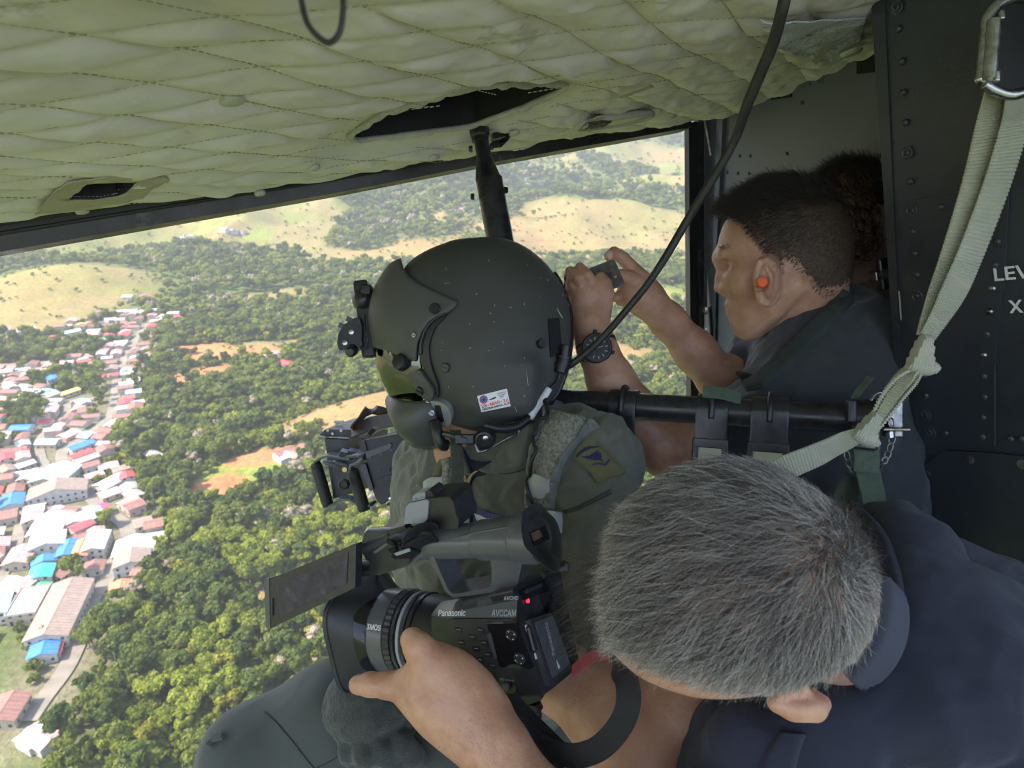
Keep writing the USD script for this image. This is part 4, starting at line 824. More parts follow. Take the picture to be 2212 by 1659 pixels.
# wing knob that sticks out of the panel's edge
kc = PL(1908, 592, KP+.06); t2 = Thing('wing_knob', 'black cast wing knob on a short shaft at the edge of the dark column', 'knob', base=kc)
t2.part('shaft', rod(kc, PL(1955, 592, KP+.06), .011), 'metal_black')
t2.part('wing', box(kc, (.014, .050, .020), np.stack([unit(PL(1955, 592, KP+.06)-kc), UP, -A], 1), .004), 'metal_black', 30); t2.part('nut', box(kc-A*.008-OUT*-.004, (.018, .016, .022), np.stack([unit(PL(1955, 592, KP+.06)-kc), UP, -A], 1), .003), 'steel_worn', 30)

# ---- gun support pole hanging from the ceiling
dp = 1.30
t = Thing('support_pole', 'black tube pole hanging from the padded ceiling behind the helmet', 'pole', base=P(1036, 262, dp))
p0, p1, p2, p3, p4, p5 = P(1034, 240, dp), P(1036, 270, dp), P(1040.5, 318, dp), P(1047, 343, dp), P(1056, 385, dp), P(1095, 600, dp)
ax_ = unit(p5-p4); t.part('ceiling_stud', rod(p0, P(1036, 274, dp), .011, n=18), 'steel_worn'); t.part('collar_nut', lathe([(.015, 0), (.0185, .003), (.0185, .013), (.016, .017), (.016, .024)], P(1035, 276, dp), unit(p2-p1), 10), 'metal_black', 20)
t.part('neck', rod(P(1037, 292, dp), p3, .0125, .0135, 24), 'metal_black'); t.part('taper', lathe([(.0135, 0), (.0145, .002), (.0225, .036), (.0225, .040)], P(1046, 341, dp), ax_, 28), 'metal_black', 25); t.part('tube', rod(p4, p5, .0240, n=32, bev=.06), 'metal_black')
for a, b, q in ((1058, 317, p2), (1021, 322, p2), (1089, 411, p4), (1025, 425, p4)):
    c = P(a, b, dp); t.part('bolt', cat(lathe([(.006, 0), (.006, .005), (.0045, .007)], c, unit(P(a, b, dp)-P(1040 if b < 340 else 1058, b, dp)), 6)), 'metal_black', 20)

# ---- intercom cable
cpts = [(1700, -30, .80), (1690, 20, .81), (1671, 90, .84), (1642, 160, .87), (1612, 232, .90), (1590, 296, .93), (1558, 356, .95), (1520, 418, .97), (1482, 480, .99), (1441, 550, 1.0), (1400, 612, 1.01), (1358, 664, 1.02), (1312, 718, 1.03), (1272, 758, 1.035), (1240, 783, 1.04), (1226, 792, 1.045)]
single('intercom_cable', tube(PP(cpts), [.0068]*4+[.0056]*4+[.0050]*5, 12, 140), 'cable_black', 'thick black intercom cable sagging from the ceiling to the helmet', 'cable')
lpts = [(642, -60, .30), (651, 0, .30), (664, 50, .30), (690, 82, .30), (713, 92, .30), (733, 70, .30), (741, 25, .30), (742, -60, .30)]
single('hanging_cord_loop', tube(PP(lpts), .0013, 8, 60), 'cable_black', 'blurred thin dark cord loop hanging at the top edge close to the lens', 'cord')

# ---- cargo strap with two knots
def webbing(pts, w, side, th=.0035, ws=None, pitch=.0032, amp=.0011, fold=0.0):
    p = spline(pts, 400); L = np.linalg.norm(np.diff(p, axis=0), axis=1).sum(); n = int(L/pitch*5); p = spline(pts, n); tg = np.gradient(p, axis=0); tg /= np.linalg.norm(tg, axis=1, keepdims=True)
    s = np.asarray(side, float); s = np.broadcast_to(s, (len(pts), 3)) if s.ndim == 1 else s; s = np.stack([np.interp(np.linspace(0, 1, n), np.linspace(0, 1, len(s)), s[:, k]) for k in range(3)], 1)
    s = s-tg*(s*tg).sum(1, keepdims=True); s /= np.linalg.norm(s, axis=1, keepdims=True); u = np.cross(tg, s); W = np.full(n, w) if ws is None else np.interp(np.linspace(0, 1, n), np.linspace(0, 1, len(ws)), ws)
    rib = amp*np.sin(np.arange(n)*2*np.pi/5)
    cs = [(-.5, 0), (-.47, 1), (-.3, 1), (-.1, 1), (.1, 1), (.3, 1), (.47, 1), (.5, 0), (.47, -1), (.3, -1), (.1, -1), (-.1, -1), (-.3, -1), (-.47, -1)]
    f_ = lambda a: fold*math.cos(a*4*math.pi)
    X = np.stack([p+s*(W*a)[:, None]+u*((b*(th/2)+rib*np.sign(b))+f_(a))[:, None]+s*(rib*.15*(abs(a) > .45)*np.sign(a))[:, None] for a, b in cs+cs[:1]], 1); return grid(X)
t = Thing('cargo_strap', 'knotted olive webbing strap hanging from the metal buckle at the upper right', 'strap', base=P(2000, 750, .9))
t.part('webbing', webbing(PP([(2163, 180, .79), (2140, 260, .815), (2104, 400, .855), (2052, 560, .885), (2020, 650, .89), (1996, 727, .89)]), .033, (1, .05, .12), ws=[.033, .033, .032, .028, .024, .020]), 'webbing_olive', 40)
t.part('webbing', webbing(PP([(2209, 190, .782), (2195, 260, .806), (2153, 400, .845), (2092, 560, .872), (2050, 650, .876), (2004, 727, .885)]), .034, (1, .1, .12), ws=[.034, .035, .036, .035, .032, .022]), 'webbing_pale', 40)
def knot(c, ax, w, h, th, seed):
    R = frame(-np.array([0, 1.0, 0]), ax)
    def fn(p):
        _box[0] = None; q = (p-c) @ R; fl = w*(.62-.75*np.clip(q[:, 1]/h, -1, 1)*.5); d = s_box(q, (0, 0, 0), (w, h, th), None, th*.8)
        d = np.maximum(d, np.abs(q[:, 0])-fl)*.8
        d2 = s_box(np.stack([q[:, 0]*.9+q[:, 1]*.35, q[:, 1]*.93-q[:, 0]*.2, q[:, 2]], 1), (0, -h*.62, -.001), (w*1.02, h*.32, th*1.25), None, th)
        d = smin(d, d2*.9, .002); return d+.0007*np.sin(q[:, 0]*2200)
    return sdf_mesh(fn, c-.055, c+.055, .0014)
t.part('knot', knot(P(1992, 766, .885), unit(P(2000, 725, .885)-P(1985, 800, .885)), .0165, .024, .010, 1), 'webbing_pale', True)
mids = PP([(1985, 792, .885), (1955, 820, .885), (1922, 860, .885), (1888, 915, .885)])
for k in (-1, 0, 1):
    off = unit(np.cross(unit(mids[-1]-mids[0]), (0, 1.0, 0)))*.0075*k; t.part('webbing', webbing(mids+off*np.array([[.5], [1.2], [1.2], [.8]])-np.array([0, .004*(k == 0), 0]), .012, (.6, -.5*(k or .2), .5), ws=[.009, .014, .014, .010]), 'webbing_olive', 40)
t.part('knot', knot(P(1876, 925, .88), unit(P(1890, 900, .88)-P(1862, 950, .88)), .0150, .021, .010, 2), 'webbing_pale', True)
t.part('webbing', webbing(PP([(1868, 935, .88), (1820, 955, .88), (1770, 980, .87), (1700, 1010, .86), (1650, 1040, .86)]), .030, (.35, .1, 1), ws=[.016, .024, .028, .030, .030]), 'webbing_pale', 40)
# frame buckle at the top
bc = P(2165, 105, .79); ex, ez = unit(P(2215, 100, .79)-P(2140, 108, .79)), unit(P(2165, 20, .79)-P(2140, 190, .79)); ey = np.cross(ez, ex); RBk = np.stack([ex, ey, ez], 1)
t2 = Thing('strap_buckle', 'shiny steel frame buckle with black cover holding the webbing at the upper right', 'buckle', base=bc)
ring = [(2127, 170, .785), (2118, 172, .785), (2122, 150, .785), (2131, 60, .785), (2135, 38, .785), (2160, 8, .785), (2215, -12, .785), (2262, 0, .785), (2270, 60, .785), (2262, 150, .785), (2240, 185, .785), (2190, 205, .785), (2150, 196, .785), (2127, 180, .785)]
t2.part('frame', tube(PP(ring), .0058, 10, 90), 'steel', True); t2.part('roller', rod(P(2138, 172, .777), P(2148, 42, .777), .0072, n=20), 'steel'); t2.part('roller_cap', box(P(2153, 165, .772), (.006, .006, .012), None, .002), 'steel', 30); t2.part('roller_cap', box(P(2164, 33, .772), (.006, .006, .010), None, .002), 'steel', 30)
t2.part('cover', box(P(2195, 105, .792), (.048, .010, .098), np.stack([unit(P(2215, 108, .79)-P(2165, 104, .79)), (0, 1, 0), unit(P(2175, 0, .79)-P(2160, 190, .79))], 1), .004), 'black_rubber', 30)

# ---- seat tube with clamps
ba, bb = P(1170, 866, 1.13), P(1880, 907, .965)
t = Thing('seat_tube', 'scuffed black horizontal seat tube across the cabin behind the grey haired man', 'tube', base=(ba+bb)/2)
t.part('tube', rod(ba, bb, .0195, n=36, bev=.05), 'metal_black'); bax = unit(bb-ba); bu = unit(np.array([0, 0, 1.0])-bax*bax[2]); bf = np.cross(bax, bu)
if bf[1] > 0: bf = -bf
for px, lowy, w_ in ((1349, 960, .046), (1541, 955, .048), (1664, 955, .054)):
    k = ((px-1106)/F - ba[0]/ba[1])/((bb[0]/bb[1])-(ba[0]/ba[1])); c = ba+(bb-ba)*np.clip(k*ba[1]/(bb[1]+k*(ba[1]-bb[1])), 0, 1)
    aa = np.linspace(-.35, 3.3, 26); arc = np.array([c+(bu*math.sin(a)+bf*(-math.cos(a)))*.0222 for a in aa[::-1]]); arc = arc[:-3]
    low = [c+bf*.021-bu*.030, c+bf*.020-bu*.047]
    cp_ = t.part('clamp', ribbon(np.vstack([[c-bf*.021-bu*.02], arc[::3][::1] if np.dot(arc[0]-c, bf) < 0 else arc[::-1][::3], low]), w_*.9, .0038, bax, n=60), 'metal_black', 30)
    t.part('ridge', tube([c-bf*.022+bu*.006, c-bf*.012+bu*.024, c+bf*.008+bu*.027, c+bf*.024+bu*.012, c+bf*.0262-bu*.010], .0042, 10, 30), 'metal_black', True, cp_)
    pc = c+bf*.0205-bu*.062; RB_ = np.stack([bax, bu, -bf], 1)
    t.part('slot_plate', cat(box(pc+bu*.0175, (w_, .014, .005), RB_, .002), box(pc-bu*.0175, (w_, .013, .005), RB_, .002), box(pc-bax*(w_/2-.004), (.009, .046, .0046), RB_, .002), box(pc+bax*(w_/2-.004), (.009, .046, .0046), RB_, .002)), 'metal_black', 30, cp_)
    t.part('slot_webbing', box(pc, (w_-.016, .024, .003), RB_, .001), 'webbing_olive', 30, cp_)
    t.part('hanging_webbing', ribbon([pc-bu*.018+bf*-.002, pc-bu*.07+bf*-.012, pc-bu*.16+bf*-.03], w_*.72, .003, bax), 'webbing_green', 30, cp_)
t.part('end_clamp', lathe([(.020, 0), (.026, .002), (.027, .030), (.024, .034)], P(1835, 904, .975), bax, 24), 'metal_black', 25); t.part('end_clamp_lug', box(P(1838, 888, .95), (.012, .012, .03), None, .003), 'metal_black', 30)
rc = P(1905, 873, .96); th_ = np.linspace(0, 2*np.pi, 41); ring = np.stack([rc+.0155*(math.cos(a)*np.array([1, .15, .1])+math.sin(a)*np.array([0, .2, 1])) for a in th_])
t2 = Thing('safety_pin_chain', 'steel ring with dark link chain hanging beside the knotted strap', 'chain', base=rc)
t2.part('ring', tube(ring, .0017, 8, 0), 'steel', True)
ch = spline(PP([(1924, 905, .95), (1928, 940, .95), (1920, 975, .95), (1908, 1000, .95), (1885, 1022, .94), (1860, 1025, .94), (1838, 1010, .94), (1828, 975, .94)]), 15)
for k in range(14):
    a, b = ch[k], ch[k+1]; d_ = unit(b-a); s_ = unit(np.cross(d_, (0, 1.0, 0) if k % 2 else (.5, .6, .6))); e = np.linspace(0, 2*np.pi, 17); t2.part('link', tube(np.array([(a+b)/2+d_*math.cos(q)*np.linalg.norm(b-a)*.62+s_*math.sin(q)*.0035 for q in e]), .0011, 6, 0), 'steel_worn', True)
t2.part('pin', rod(P(1921, 930, .95), P(1924, 946, .95), .006), 'steel')
t2.part('pin_bracket', cat(box(P(1928, 905, .965), (.022, .02, .05), None, .004), box(P(1930, 927, .95), (.036, .02, .005), None, .002)), 'steel_worn', 30)
t = Thing('seat_harness', 'dark green harness webbing with black buckle below the lower strap knot', 'harness', base=P(1880, 1030, .93))
t.part('buckle_frame', cat(rod(P(1842, 962, .92), P(1890, 968, .92), .004), rod(P(1893, 910, .92), P(1897, 970, .92), .004), rod(P(1842, 962, .92), P(1846, 920, .92), .004)), 'metal_black')
t.part('webbing', ribbon(PP([(1868, 950, .925), (1872, 990, .93), (1870, 1020, .93)]), .032, .004, (1, 0, 0)), 'webbing_green'); t.part('webbing', ribbon(PP([(1872, 1010, .935), (1884, 1060, .94), (1896, 1130, .95), (1910, 1230, .97)]), .030, .004, (1, 0, .1)), 'webbing_green'); t.part('webbing', ribbon(PP([(1880, 815, .99), (1852, 850, .985), (1832, 890, .985)]), .010, .003, (.8, 0, .6)), 'webbing_green'); t.part('webbing', ribbon(PP([(1850, 1030, .96), (1826, 1075, .97), (1815, 1150, .98)]), .034, .004, (1, 0, .3)), 'webbing_green')
# floor edge and step below (mostly hidden)
fl = lambda s, t_, u: C0+A*s+OUT*t_-UP*u
pm('floor_grey', (.10, .10, .105), .7, var=.3, vscale=6)
fm = grid(np.stack([np.stack([fl(a, b, 1.38) for b in np.linspace(-1.75, -.05, 6)]) for a in np.linspace(-.35, 1.45, 8)]))
v, f, n = meshkit.arrays(fm, False); path = single('cabin_floor', fm, 'floor_grey', 'grey metal cabin floor under the seats', None, False, kind='structure')
# ------------------------------------------------------------------ helmeted gunner
pm('helmet_green', (.054, .055, .051), .58, var=.16, vscale=9, bump=.00015, bscale=900, rvar=.08, wear=(.30, .30, .27), wscale=70, wlim=.80); pm('helmet_grey', (.070, .072, .070), .55, var=.12, vscale=12, bump=.00015, bscale=900, wear=(.25, .25, .23), wscale=60, wlim=.76)
pm('helmet_guard', (.066, .070, .062), .40, var=.12, vscale=12, rvar=.1); pm('black_plastic', (.014, .014, .016), .35, var=.2, vscale=50); pm('scratch_pale', (.55, .55, .50), .6)
usdkit.material(stage, mpath('visor_mirror'), {'p': ('principled_bsdf', {'base_color': (.11, .115, .09), 'metallic': 1.0, 'roughness': .05})}, [], surface='p.BSDF')
pm('cam_silver', (.30, .31, .31), .35, metal=.3); pm('sticker_white', (.78, .78, .80), .35); pm('ink_red', (.70, .04, .05), .5); pm('ink_black', (.02, .02, .025), .5); pm('ink_blue', (.05, .16, .45), .5)
pm('flight_suit', (.118, .122, .096), .85, var=.22, vscale=16, bump=.0005, bscale=700, sheen=.15); pm('flight_suit_lit', (.20, .215, .19), .85, var=.2, vscale=16, bump=.0005, bscale=700); pm('trouser_green', (.060, .068, .063), .82, var=.15, vscale=10, bump=.0004, bscale=800, sheen=.2); pm('suit_seam', (.05, .055, .045), .9)
pm('vest_mesh', (.27, .27, .23), .9, var=.4, vscale=220, bump=.0022, bscale=330, col2=(.10, .10, .085)); pm('vest_edge', (.16, .17, .15), .9, var=.25, vscale=60, bump=.001, bscale=300); pm('vest_band', (.42, .44, .42), .85, var=.12, vscale=50, bump=.0006, bscale=400, stretch=(1, 1, 4)); pm('navy_shirt', (.012, .013, .030), .9)
pm('patch_olive', (.135, .130, .060), .9, var=.15, vscale=60, bump=.0004, bscale=900); pm('patch_navy', (.025, .024, .085), .9); pm('patch_purple', (.085, .085, .20), .9, var=.25, vscale=80); pm('thread_white', (.72, .72, .74), .8); pm('brass', (.45, .34, .15), .4, metal=1.0)
pm('glove_fleece', (.052, .057, .052), .95, var=.3, vscale=90, bump=.002, bscale=300, sheen=.2); pm('skin_tan', (.46, .25, .155), .48, var=.16, vscale=22, bump=.0002, bscale=500, sss=.12, col2=(.40, .205, .125)); pm('strap_green', (.075, .085, .060), .9, var=.3, vscale=60, bump=.0008, bscale=300)
pm('leather_brown', (.085, .060, .048), .55, var=.3, vscale=30, wear=(.16, .12, .10), wscale=40, wlim=.64); pm('can_black', (.045, .046, .050), .45, var=.35, vscale=30, wear=(.45, .43, .42), wscale=55, wlim=.665, rvar=.12); pm('gun_black', (.012, .012, .015), .38, var=.3, vscale=40, wear=(.16, .16, .17), wscale=60, wlim=.72); pm('gun_blue', (.085, .092, .11), .35, var=.2, vscale=40, wear=(.25, .26, .28), wscale=60, wlim=.68); pm('grip_rubber', (.022, .022, .022), .6, var=.2, vscale=60)
Z5, z5 = zoomer(658.3, 493.7, 1/3), zpx(658.3, 493.7, 1/3); ZT, zt = zoomer(877.8, 855.8, .23809), zpx(877.8, 855.8, .23809); ZG, zg = zoomer(647.4, 855.8, .16533), zpx(647.4, 855.8, .16533); ZL, zl = zoomer(416.9, 1448.3, .248), zpx(416.9, 1448.3, .248)

# ---- helmet
DH = 1.13; hc = P(1035, 722, DH)
shell_poly = [(1080, 508), (992, 516), (958, 526), (925, 539), (893, 558), (874, 578), (860, 610), (858, 650), (866, 700), (895, 755), (925, 800), (943, 865), (958, 903), (985, 924), (1040, 937), (1100, 930), (1150, 905), (1187, 880), (1215, 832), (1233, 770), (1239, 700), (1229, 640), (1206, 585), (1162, 540), (1122, 516)]
shell_poly = spline(shell_poly+shell_poly[:1], 110)[:-1]
def f_dome(p):
    d = smin(s_ell(p, hc, (.1455, .122, .154)), s_ell(p, P(1072, 800, DH), (.118, .124, .104)), .05); d = smin(d, s_ell(p, P(985, 682, DH), (.105, .106, .118)), .03)
    for s in (-1, 1): d = smin(d, s_box(p, P(1088, 832, DH)+np.array([0, s*.094, 0]), (.050, .034, .044), frame((0, 0, 1.0), (.12, 1, 0)), .022), .016)
    return d
def f_shell(p): return smax(f_dome(p), carve(p, shell_poly), .012)
def f_guardbase(p): return smin(s_ell(p, P(908, 905, DH), (.064, .092, .052)), s_ell(p, P(930, 880, DH), (.052, .100, .055)), .03)
cover_poly = [(866, 557), (872, 580), (886, 598), (910, 615), (948, 632), (989, 650), (986, 662), (970, 676), (950, 683), (930, 694), (914, 716), (903, 742), (900, 782), (872, 776), (835, 762), (797, 748), (790, 700), (797, 645), (812, 602), (836, 568)]
def f_cover0(p): return smin(f_dome(p)-.009, s_ell(p, P(963, 690, DH), (.119, .112, .112)), .02)
def f_cover(p): return np.maximum(smax(f_cover0(p), carve(p, cover_poly), .006), -(f_dome(p)-.001))
guard_poly = [(824, 818), (832, 838), (850, 856), (876, 866), (905, 866), (936, 860), (944, 893), (949, 930), (962, 958), (950, 969), (925, 972), (890, 966), (858, 938), (838, 894), (827, 854)]
def f_guard(p): return np.maximum(smax(f_guardbase(p), carve(p, guard_poly), .006), -(f_guardbase(p)+.006))
visor_poly = [(803, 690), (835, 690), (875, 700), (905, 730), (915, 820), (915, 880), (880, 884), (846, 868), (824, 828), (812, 790)]
def f_visor(p): return smax(np.maximum(s_ell(p, P(965, 768, DH), (.1125, .108, .115)), -s_ell(p, P(965, 768, DH), (.107, .102, .109))), carve(p, visor_poly), .003)
hb0, hb1 = hc-np.array([.20, .16, .19]), hc+np.array([.17, .16, .18])
H = Thing('flight_helmet', 'matt dark green flight helmet with raised mirrored visor and inspection sticker', 'helmet', base=hc)
shell = sdf_mesh(f_shell, hb0, hb1, .0030); H.part('shell', shell, 'helmet_green', True)
cov = sdf_mesh(f_cover, hb0, hb1, .0024); H.part('visor_cover', cov, 'helmet_grey', True)
gd = sdf_mesh(f_guard, hb0-.02, hb1, .0024); H.part('face_guard', gd, 'helmet_guard', True)
H.part('visor', sdf_mesh(f_visor, hb0, hb1, .0024), 'visor_mirror', True)
HD = (.93, 1.16); F_D = sdf_mesh(f_dome, hb0, hb1, .0034)
track = [(970, 676), (945, 684), (924, 704), (911, 738), (912, 777), (924, 808), (938, 834), (949, 856), (949, 830), (938, 800), (931, 770), (930, 745), (941, 711), (960, 690)]
H.part('visor_track', patch(F_D, spline(track+track[:1], 60)[:-1], .0045, *HD), 'black_plastic', True)
tl = [(966, 678), (944, 689), (925, 710), (915, 740), (914, 765)]; q = np.array(spline(tl, 24)); p_, g_ = hit(F_D, q[:, 0], q[:, 1], *HD); H.part('track_rail', tube(p_+g_*.006, .0022, 8, 0), 'metal_black', True)
arm = [(890, 806), (912, 797), (926, 813), (943, 842), (936, 862), (925, 856), (908, 836)]; H.part('visor_arm', patch(F_D, spline(arm+arm[:1], 50)[:-1], .0095, *HD, cell=4), 'helmet_grey', 40)
for px, py, r, h, m in ((940, 667, .0078, .004, 'black_plastic'), (895, 724, .0036, .002, 'steel_worn'), (917, 839, .0072, .004, 'metal_black')):
    a, b = screw(cov if py < 800 else F_D, px, py, r, h if py < 800 else h+.0085, .9, 1.16); sp_ = H.part('screw', a, m, 30); H.part('slot', b, 'recess_black', False, sp_)
for px, py, r, h, m in ((963, 794, .0068, .003, 'metal_black'), (1167, 743, .0068, .006, 'black_plastic')):
    a, b = screw(F_D, px, py, r, h, *HD, slot=py > 760); sp_ = H.part('screw', a, m, 30); b is not None and H.part('slot', b, 'recess_black', False, sp_)
for px, py in ((926, 867), (931.6, 892)): a, b = screw(gd, px, py, .0045, .003, .9, 1.16); sp_ = H.part('screw', a, 'steel', 30); H.part('slot', b, 'recess_black', False, sp_)
p_, g_ = hit(F_D, np.array([878.]), np.array([785.]), *HD); kc, kx = p_[0], unit((-.45, -1, .1))
H.part('visor_knob', lathe([(.0125, 0), (.0125, .012), (.0105, .016), (.006, .017)], kc+kx*.006, kx, 8), 'black_plastic', 20); H.part('visor_knob_arm', rod(kc+kx*.006, kc+np.array([.020, -.002, .004]), .006), 'black_plastic')
H.part('hook_patch', patch(F_D, [(1183, 690), (1206, 687), (1213, 765), (1188, 772)], .0022, *HD), 'velcro_black', False)
# inspection sticker with its writing
q = z5([(1118, 1085), (1310, 1037), (1335, 1150), (1145, 1188)]); stp = H.part('inspection_sticker', patch(F_D, q, .0009, *HD, cell=6), 'sticker_white', True); ex = unit(q[1]-q[0]); ey = -unit(q[3]-q[0])
lt = lambda txt, o, h, m, s=1.0, b=True, lf=.0013: H.part('lettering', lettering(F_D, txt, z5(o), ex, ey, h, lf, *HD, bold=b, stretch=s), m, False, stp)
lt('28-MAR-26', (1146, 1162), 6.6, 'ink_red', 1.10); lt('PRÓXIMA INSPEC. ALSE', (1153, 1178), 3.6, 'ink_black', 1.04, True); lt('AX90373', (1252, 1073), 2.4, 'ink_black', 1.0); lt('LO7841', (1259, 1085), 2.4, 'ink_black'); lt('FAC', (1268, 1096), 2.8, 'ink_black')
e = np.linspace(0, 2*np.pi, 25)[:-1]; cc = z5([(1160, 1107)])[0]; ci = lambda r: np.stack([cc[0]+r*np.cos(e), cc[1]+r*np.sin(e)], 1)
H.part('emblem_ring', patch(F_D, ci(9.0), .0013, *HD, cell=3), 'ink_red', False, stp); H.part('emblem_disc', patch(F_D, ci(7.2), .0017, *HD, cell=3), 'ink_blue', False, stp); H.part('emblem_mark', patch(F_D, z5([(1148, 1112), (1156, 1104), (1160, 1098), (1166, 1104), (1172, 1110), (1164, 1112), (1162, 1118), (1156, 1112)]), .0021, *HD, cell=3), 'ink_black', False, stp)
q = z5(spline([(1192, 1110), (1215, 1098), (1240, 1088), (1235, 1100), (1215, 1108), (1192, 1112), (1192, 1110)], 20)[:-1]); H.part('signature', patch(F_D, q, .0012, *HD, cell=3), 'ink_black', False, stp)
tri = lambda a, b, c: H.part('stamp_line', patch(F_D, z5([a, b, c]), .0012, *HD, cell=5), 'ink_black', False, stp)
tri((1244, 1066), (1246, 1066), (1274, 1106)); tri((1304, 1052), (1306, 1053), (1276, 1106))
# scratches
g = np.random.default_rng(5); sc = []
for (a, b) in [((1633, 518), (1670, 580)), ((1435, 918), (1448, 1018)), ((1358, 1150), (1376, 1186)), ((1415, 1076), (1430, 1090))]+[((x, y), (x+g.normal(0, 9), y+g.normal(0, 9))) for x, y in zip(g.uniform(880, 1680, 34), g.uniform(130, 1080, 34))]:
    q = z5([a, b]); t = unit(q[1]-q[0])[::-1]*np.array([-1, 1]); w = .55
    sc.append(patch(F_D, [q[0]-t*w*.3, q[1]-t*w*.3, (q[1]+t*w*.8), (q[0]+q[1])/2+t*w], .0006, *HD, cell=8))
H.part('scratch', cat(*sc), 'scratch_pale', False, kind='stuff')
# rim, connector, straps
q = np.array(spline([(1206, 586), (1229, 640), (1238, 700), (1233, 768), (1216, 830), (1188, 878)], 50)); p_, g_ = hit(shell, q[:, 0]-4, q[:, 1]+1, .95, 1.3); H.part('rear_edge_roll', tube(p_, .0042, 8, 0), 'black_plastic', True)
H.part('cable_socket', cat(rod(P(1222, 745, 1.035), P(1219, 772, 1.035), .0075), rod(P(1219, 772, 1.035), P(1210, 806, 1.035), .0098), lathe([(.012, 0), (.012, .004)], P(1217, 775, 1.035), P(1219, 772, 1.0)-P(1210, 806, 1.0), 16), lathe([(.0115, 0), (.0115, .004)], P(1213, 792, 1.035), P(1219, 772, 1.0)-P(1210, 806, 1.0), 16)), 'black_plastic')
H.part('wire', tube(np.vstack([P(1210, 806, 1.035), P(1203, 825, 1.035), P(1185, 842, 1.03)]), .0022), 'black_plastic'); H.part('taped_wire', tube(np.vstack([P(1186, 840, 1.03), P(1165, 872, 1.02), P(1143, 906, 1.01)]), .0050), 'thread_white', True)
H.part('nape_cable', tube(np.vstack([P(1145, 903, 1.012), P(1115, 922, 1.005), P(1082, 926, 1.0), P(1046, 918, 1.0)]), .0062), 'black_plastic', True)
H.part('boom_swivel', lathe([(.0145, 0), (.0145, .012), (.0125, .016), (.010, .0165), (.0085, .0145)], P(1050, 945, 1.005), (-.15, -1, -.25), 26), 'black_plastic', 30); H.part('swivel_rivet', lathe([(.0045, 0), (.0040, .003), (.002, .0036)], P(1050, 946, .9885), (-.15, -1, -.25), 16), 'steel', 30)
H.part('boom_wire', tube(np.vstack([ZT(620, 380, 1.0), ZT(650, 490, .995), ZT(680, 505, .995), ZT(760, 470, .995), ZT(920, 380, 1.0), ZT(1010, 340, 1.01), ZT(1020, 260, 1.01), ZT(960, 258, 1.01), ZT(820, 295, 1.0)]), .0023, 8), 'steel_worn', True); H.part('boom_arm', tube(np.vstack([ZT(600, 410, 1.0), ZT(500, 395, 1.0), ZT(440, 360, 1.0), ZT(340, 340, 1.02)]), .0040), 'metal_black', True); H.part('boom_clamp', cat(box(ZT(530, 390, .997), (.026, .008, .014), None, .002), lathe([(.004, 0), (.004, .004)], ZT(478, 380, .992), (0, -1, 0), 12), lathe([(.004, 0), (.004, .004)], ZT(522, 402, .990), (0, -1, 0), 12)), 'metal_black', 30)
bq = [(938, 859), (958, 862), (974, 873), (980, 890), (978, 906), (966, 912), (951, 911), (948, 900)]; bp = H.part('chin_buckle', patch(F_D, spline(bq+bq[:1], 40)[:-1], .0095, .9, 1.16, cell=4), 'cam_silver', 40); H.part('buckle_slot', patch(F_D, [(947, 868), (958, 868), (966, 900), (955, 903)], .0106, .9, 1.16, cell=4), 'recess_black', False, bp)
H.part('guard_strap', tube(np.vstack([Z5(838, 1250, 1.035), Z5(858, 1320, 1.03), Z5(885, 1395, 1.03), Z5(920, 1405, 1.035)]), .0085), 'black_plastic', True)
H.part('chin_strap', ribbon(PP([(983, 930, 1.03), (986, 975, 1.0), (989, 1020, .985), (984, 1060, .975), (978, 1085, .97)]), .0165, .003, (1, .2, 0)), 'strap_green')
# night sight mount on the brow
nm = lambda a, b, d=1.13: Z5(a, b, d); Rn = frame((0, 0, 1.0), (.3, 1, 0))
H.part('sight_mount_plate', box(nm(402, 590), (.022, .042, .118), np.stack([unit((1, 0, .12)), (0, 1, 0), unit((-.12, 0, 1))], 1), .004), 'black_plastic', 30); H.part('sight_mount_top', cat(box(nm(404, 400, 1.115), (.016, .026, .016), None, .003), sdf_mesh(lambda p: s_ell(p, nm(395, 465), (.020, .03, .022)), nm(395, 465)-.04, nm(395, 465)+.04, .004)), 'metal_black', True)
ap = [(215, 745), (225, 680), (260, 625), (340, 575), (362, 590), (375, 640), (372, 720), (380, 760), (330, 775), (262, 790), (228, 790)]; o = nm(300, 690, 1.10); q = np.array([nm(a, b, 1.10)-o for a, b in ap]); sb = H.part('sight_bracket', prism(np.stack([q[:, 0], q[:, 2]], 1), o, (1, 0, 0), (0, 0, 1), (0, -1, 0), -.05, .006, .003), 'metal_black', 25)
for a, b in ((304, 670), (262, 740)): H.part('bolt', lathe([(.0042, 0), (.0042, .0025), (.0025, .003)], nm(a, b, 1.0935), (0, -1, 0), 6), 'steel', 20, sb)
for a, b in ((262, 640), (310, 600)): H.part('bracket_top', box(nm(a, b, 1.115), (.012, .040, .008), frame((.5, 0, 1), (0, 1, 0)), .001), 'gun_blue', 30, sb)
H.part('sight_knob', lathe([(.0085, 0), (.0095, .004), (.0085, .020), (.005, .024)], nm(312, 785, 1.10), (.05, -1, -.2), 10), 'black_plastic', 20, sb); H.part('sight_wire', tube(np.vstack([nm(388, 560, 1.09), nm(392, 650, 1.085), nm(408, 720, 1.085), nm(400, 770, 1.09), nm(360, 778, 1.09)]), .0014, 6), 'black_plastic', True)

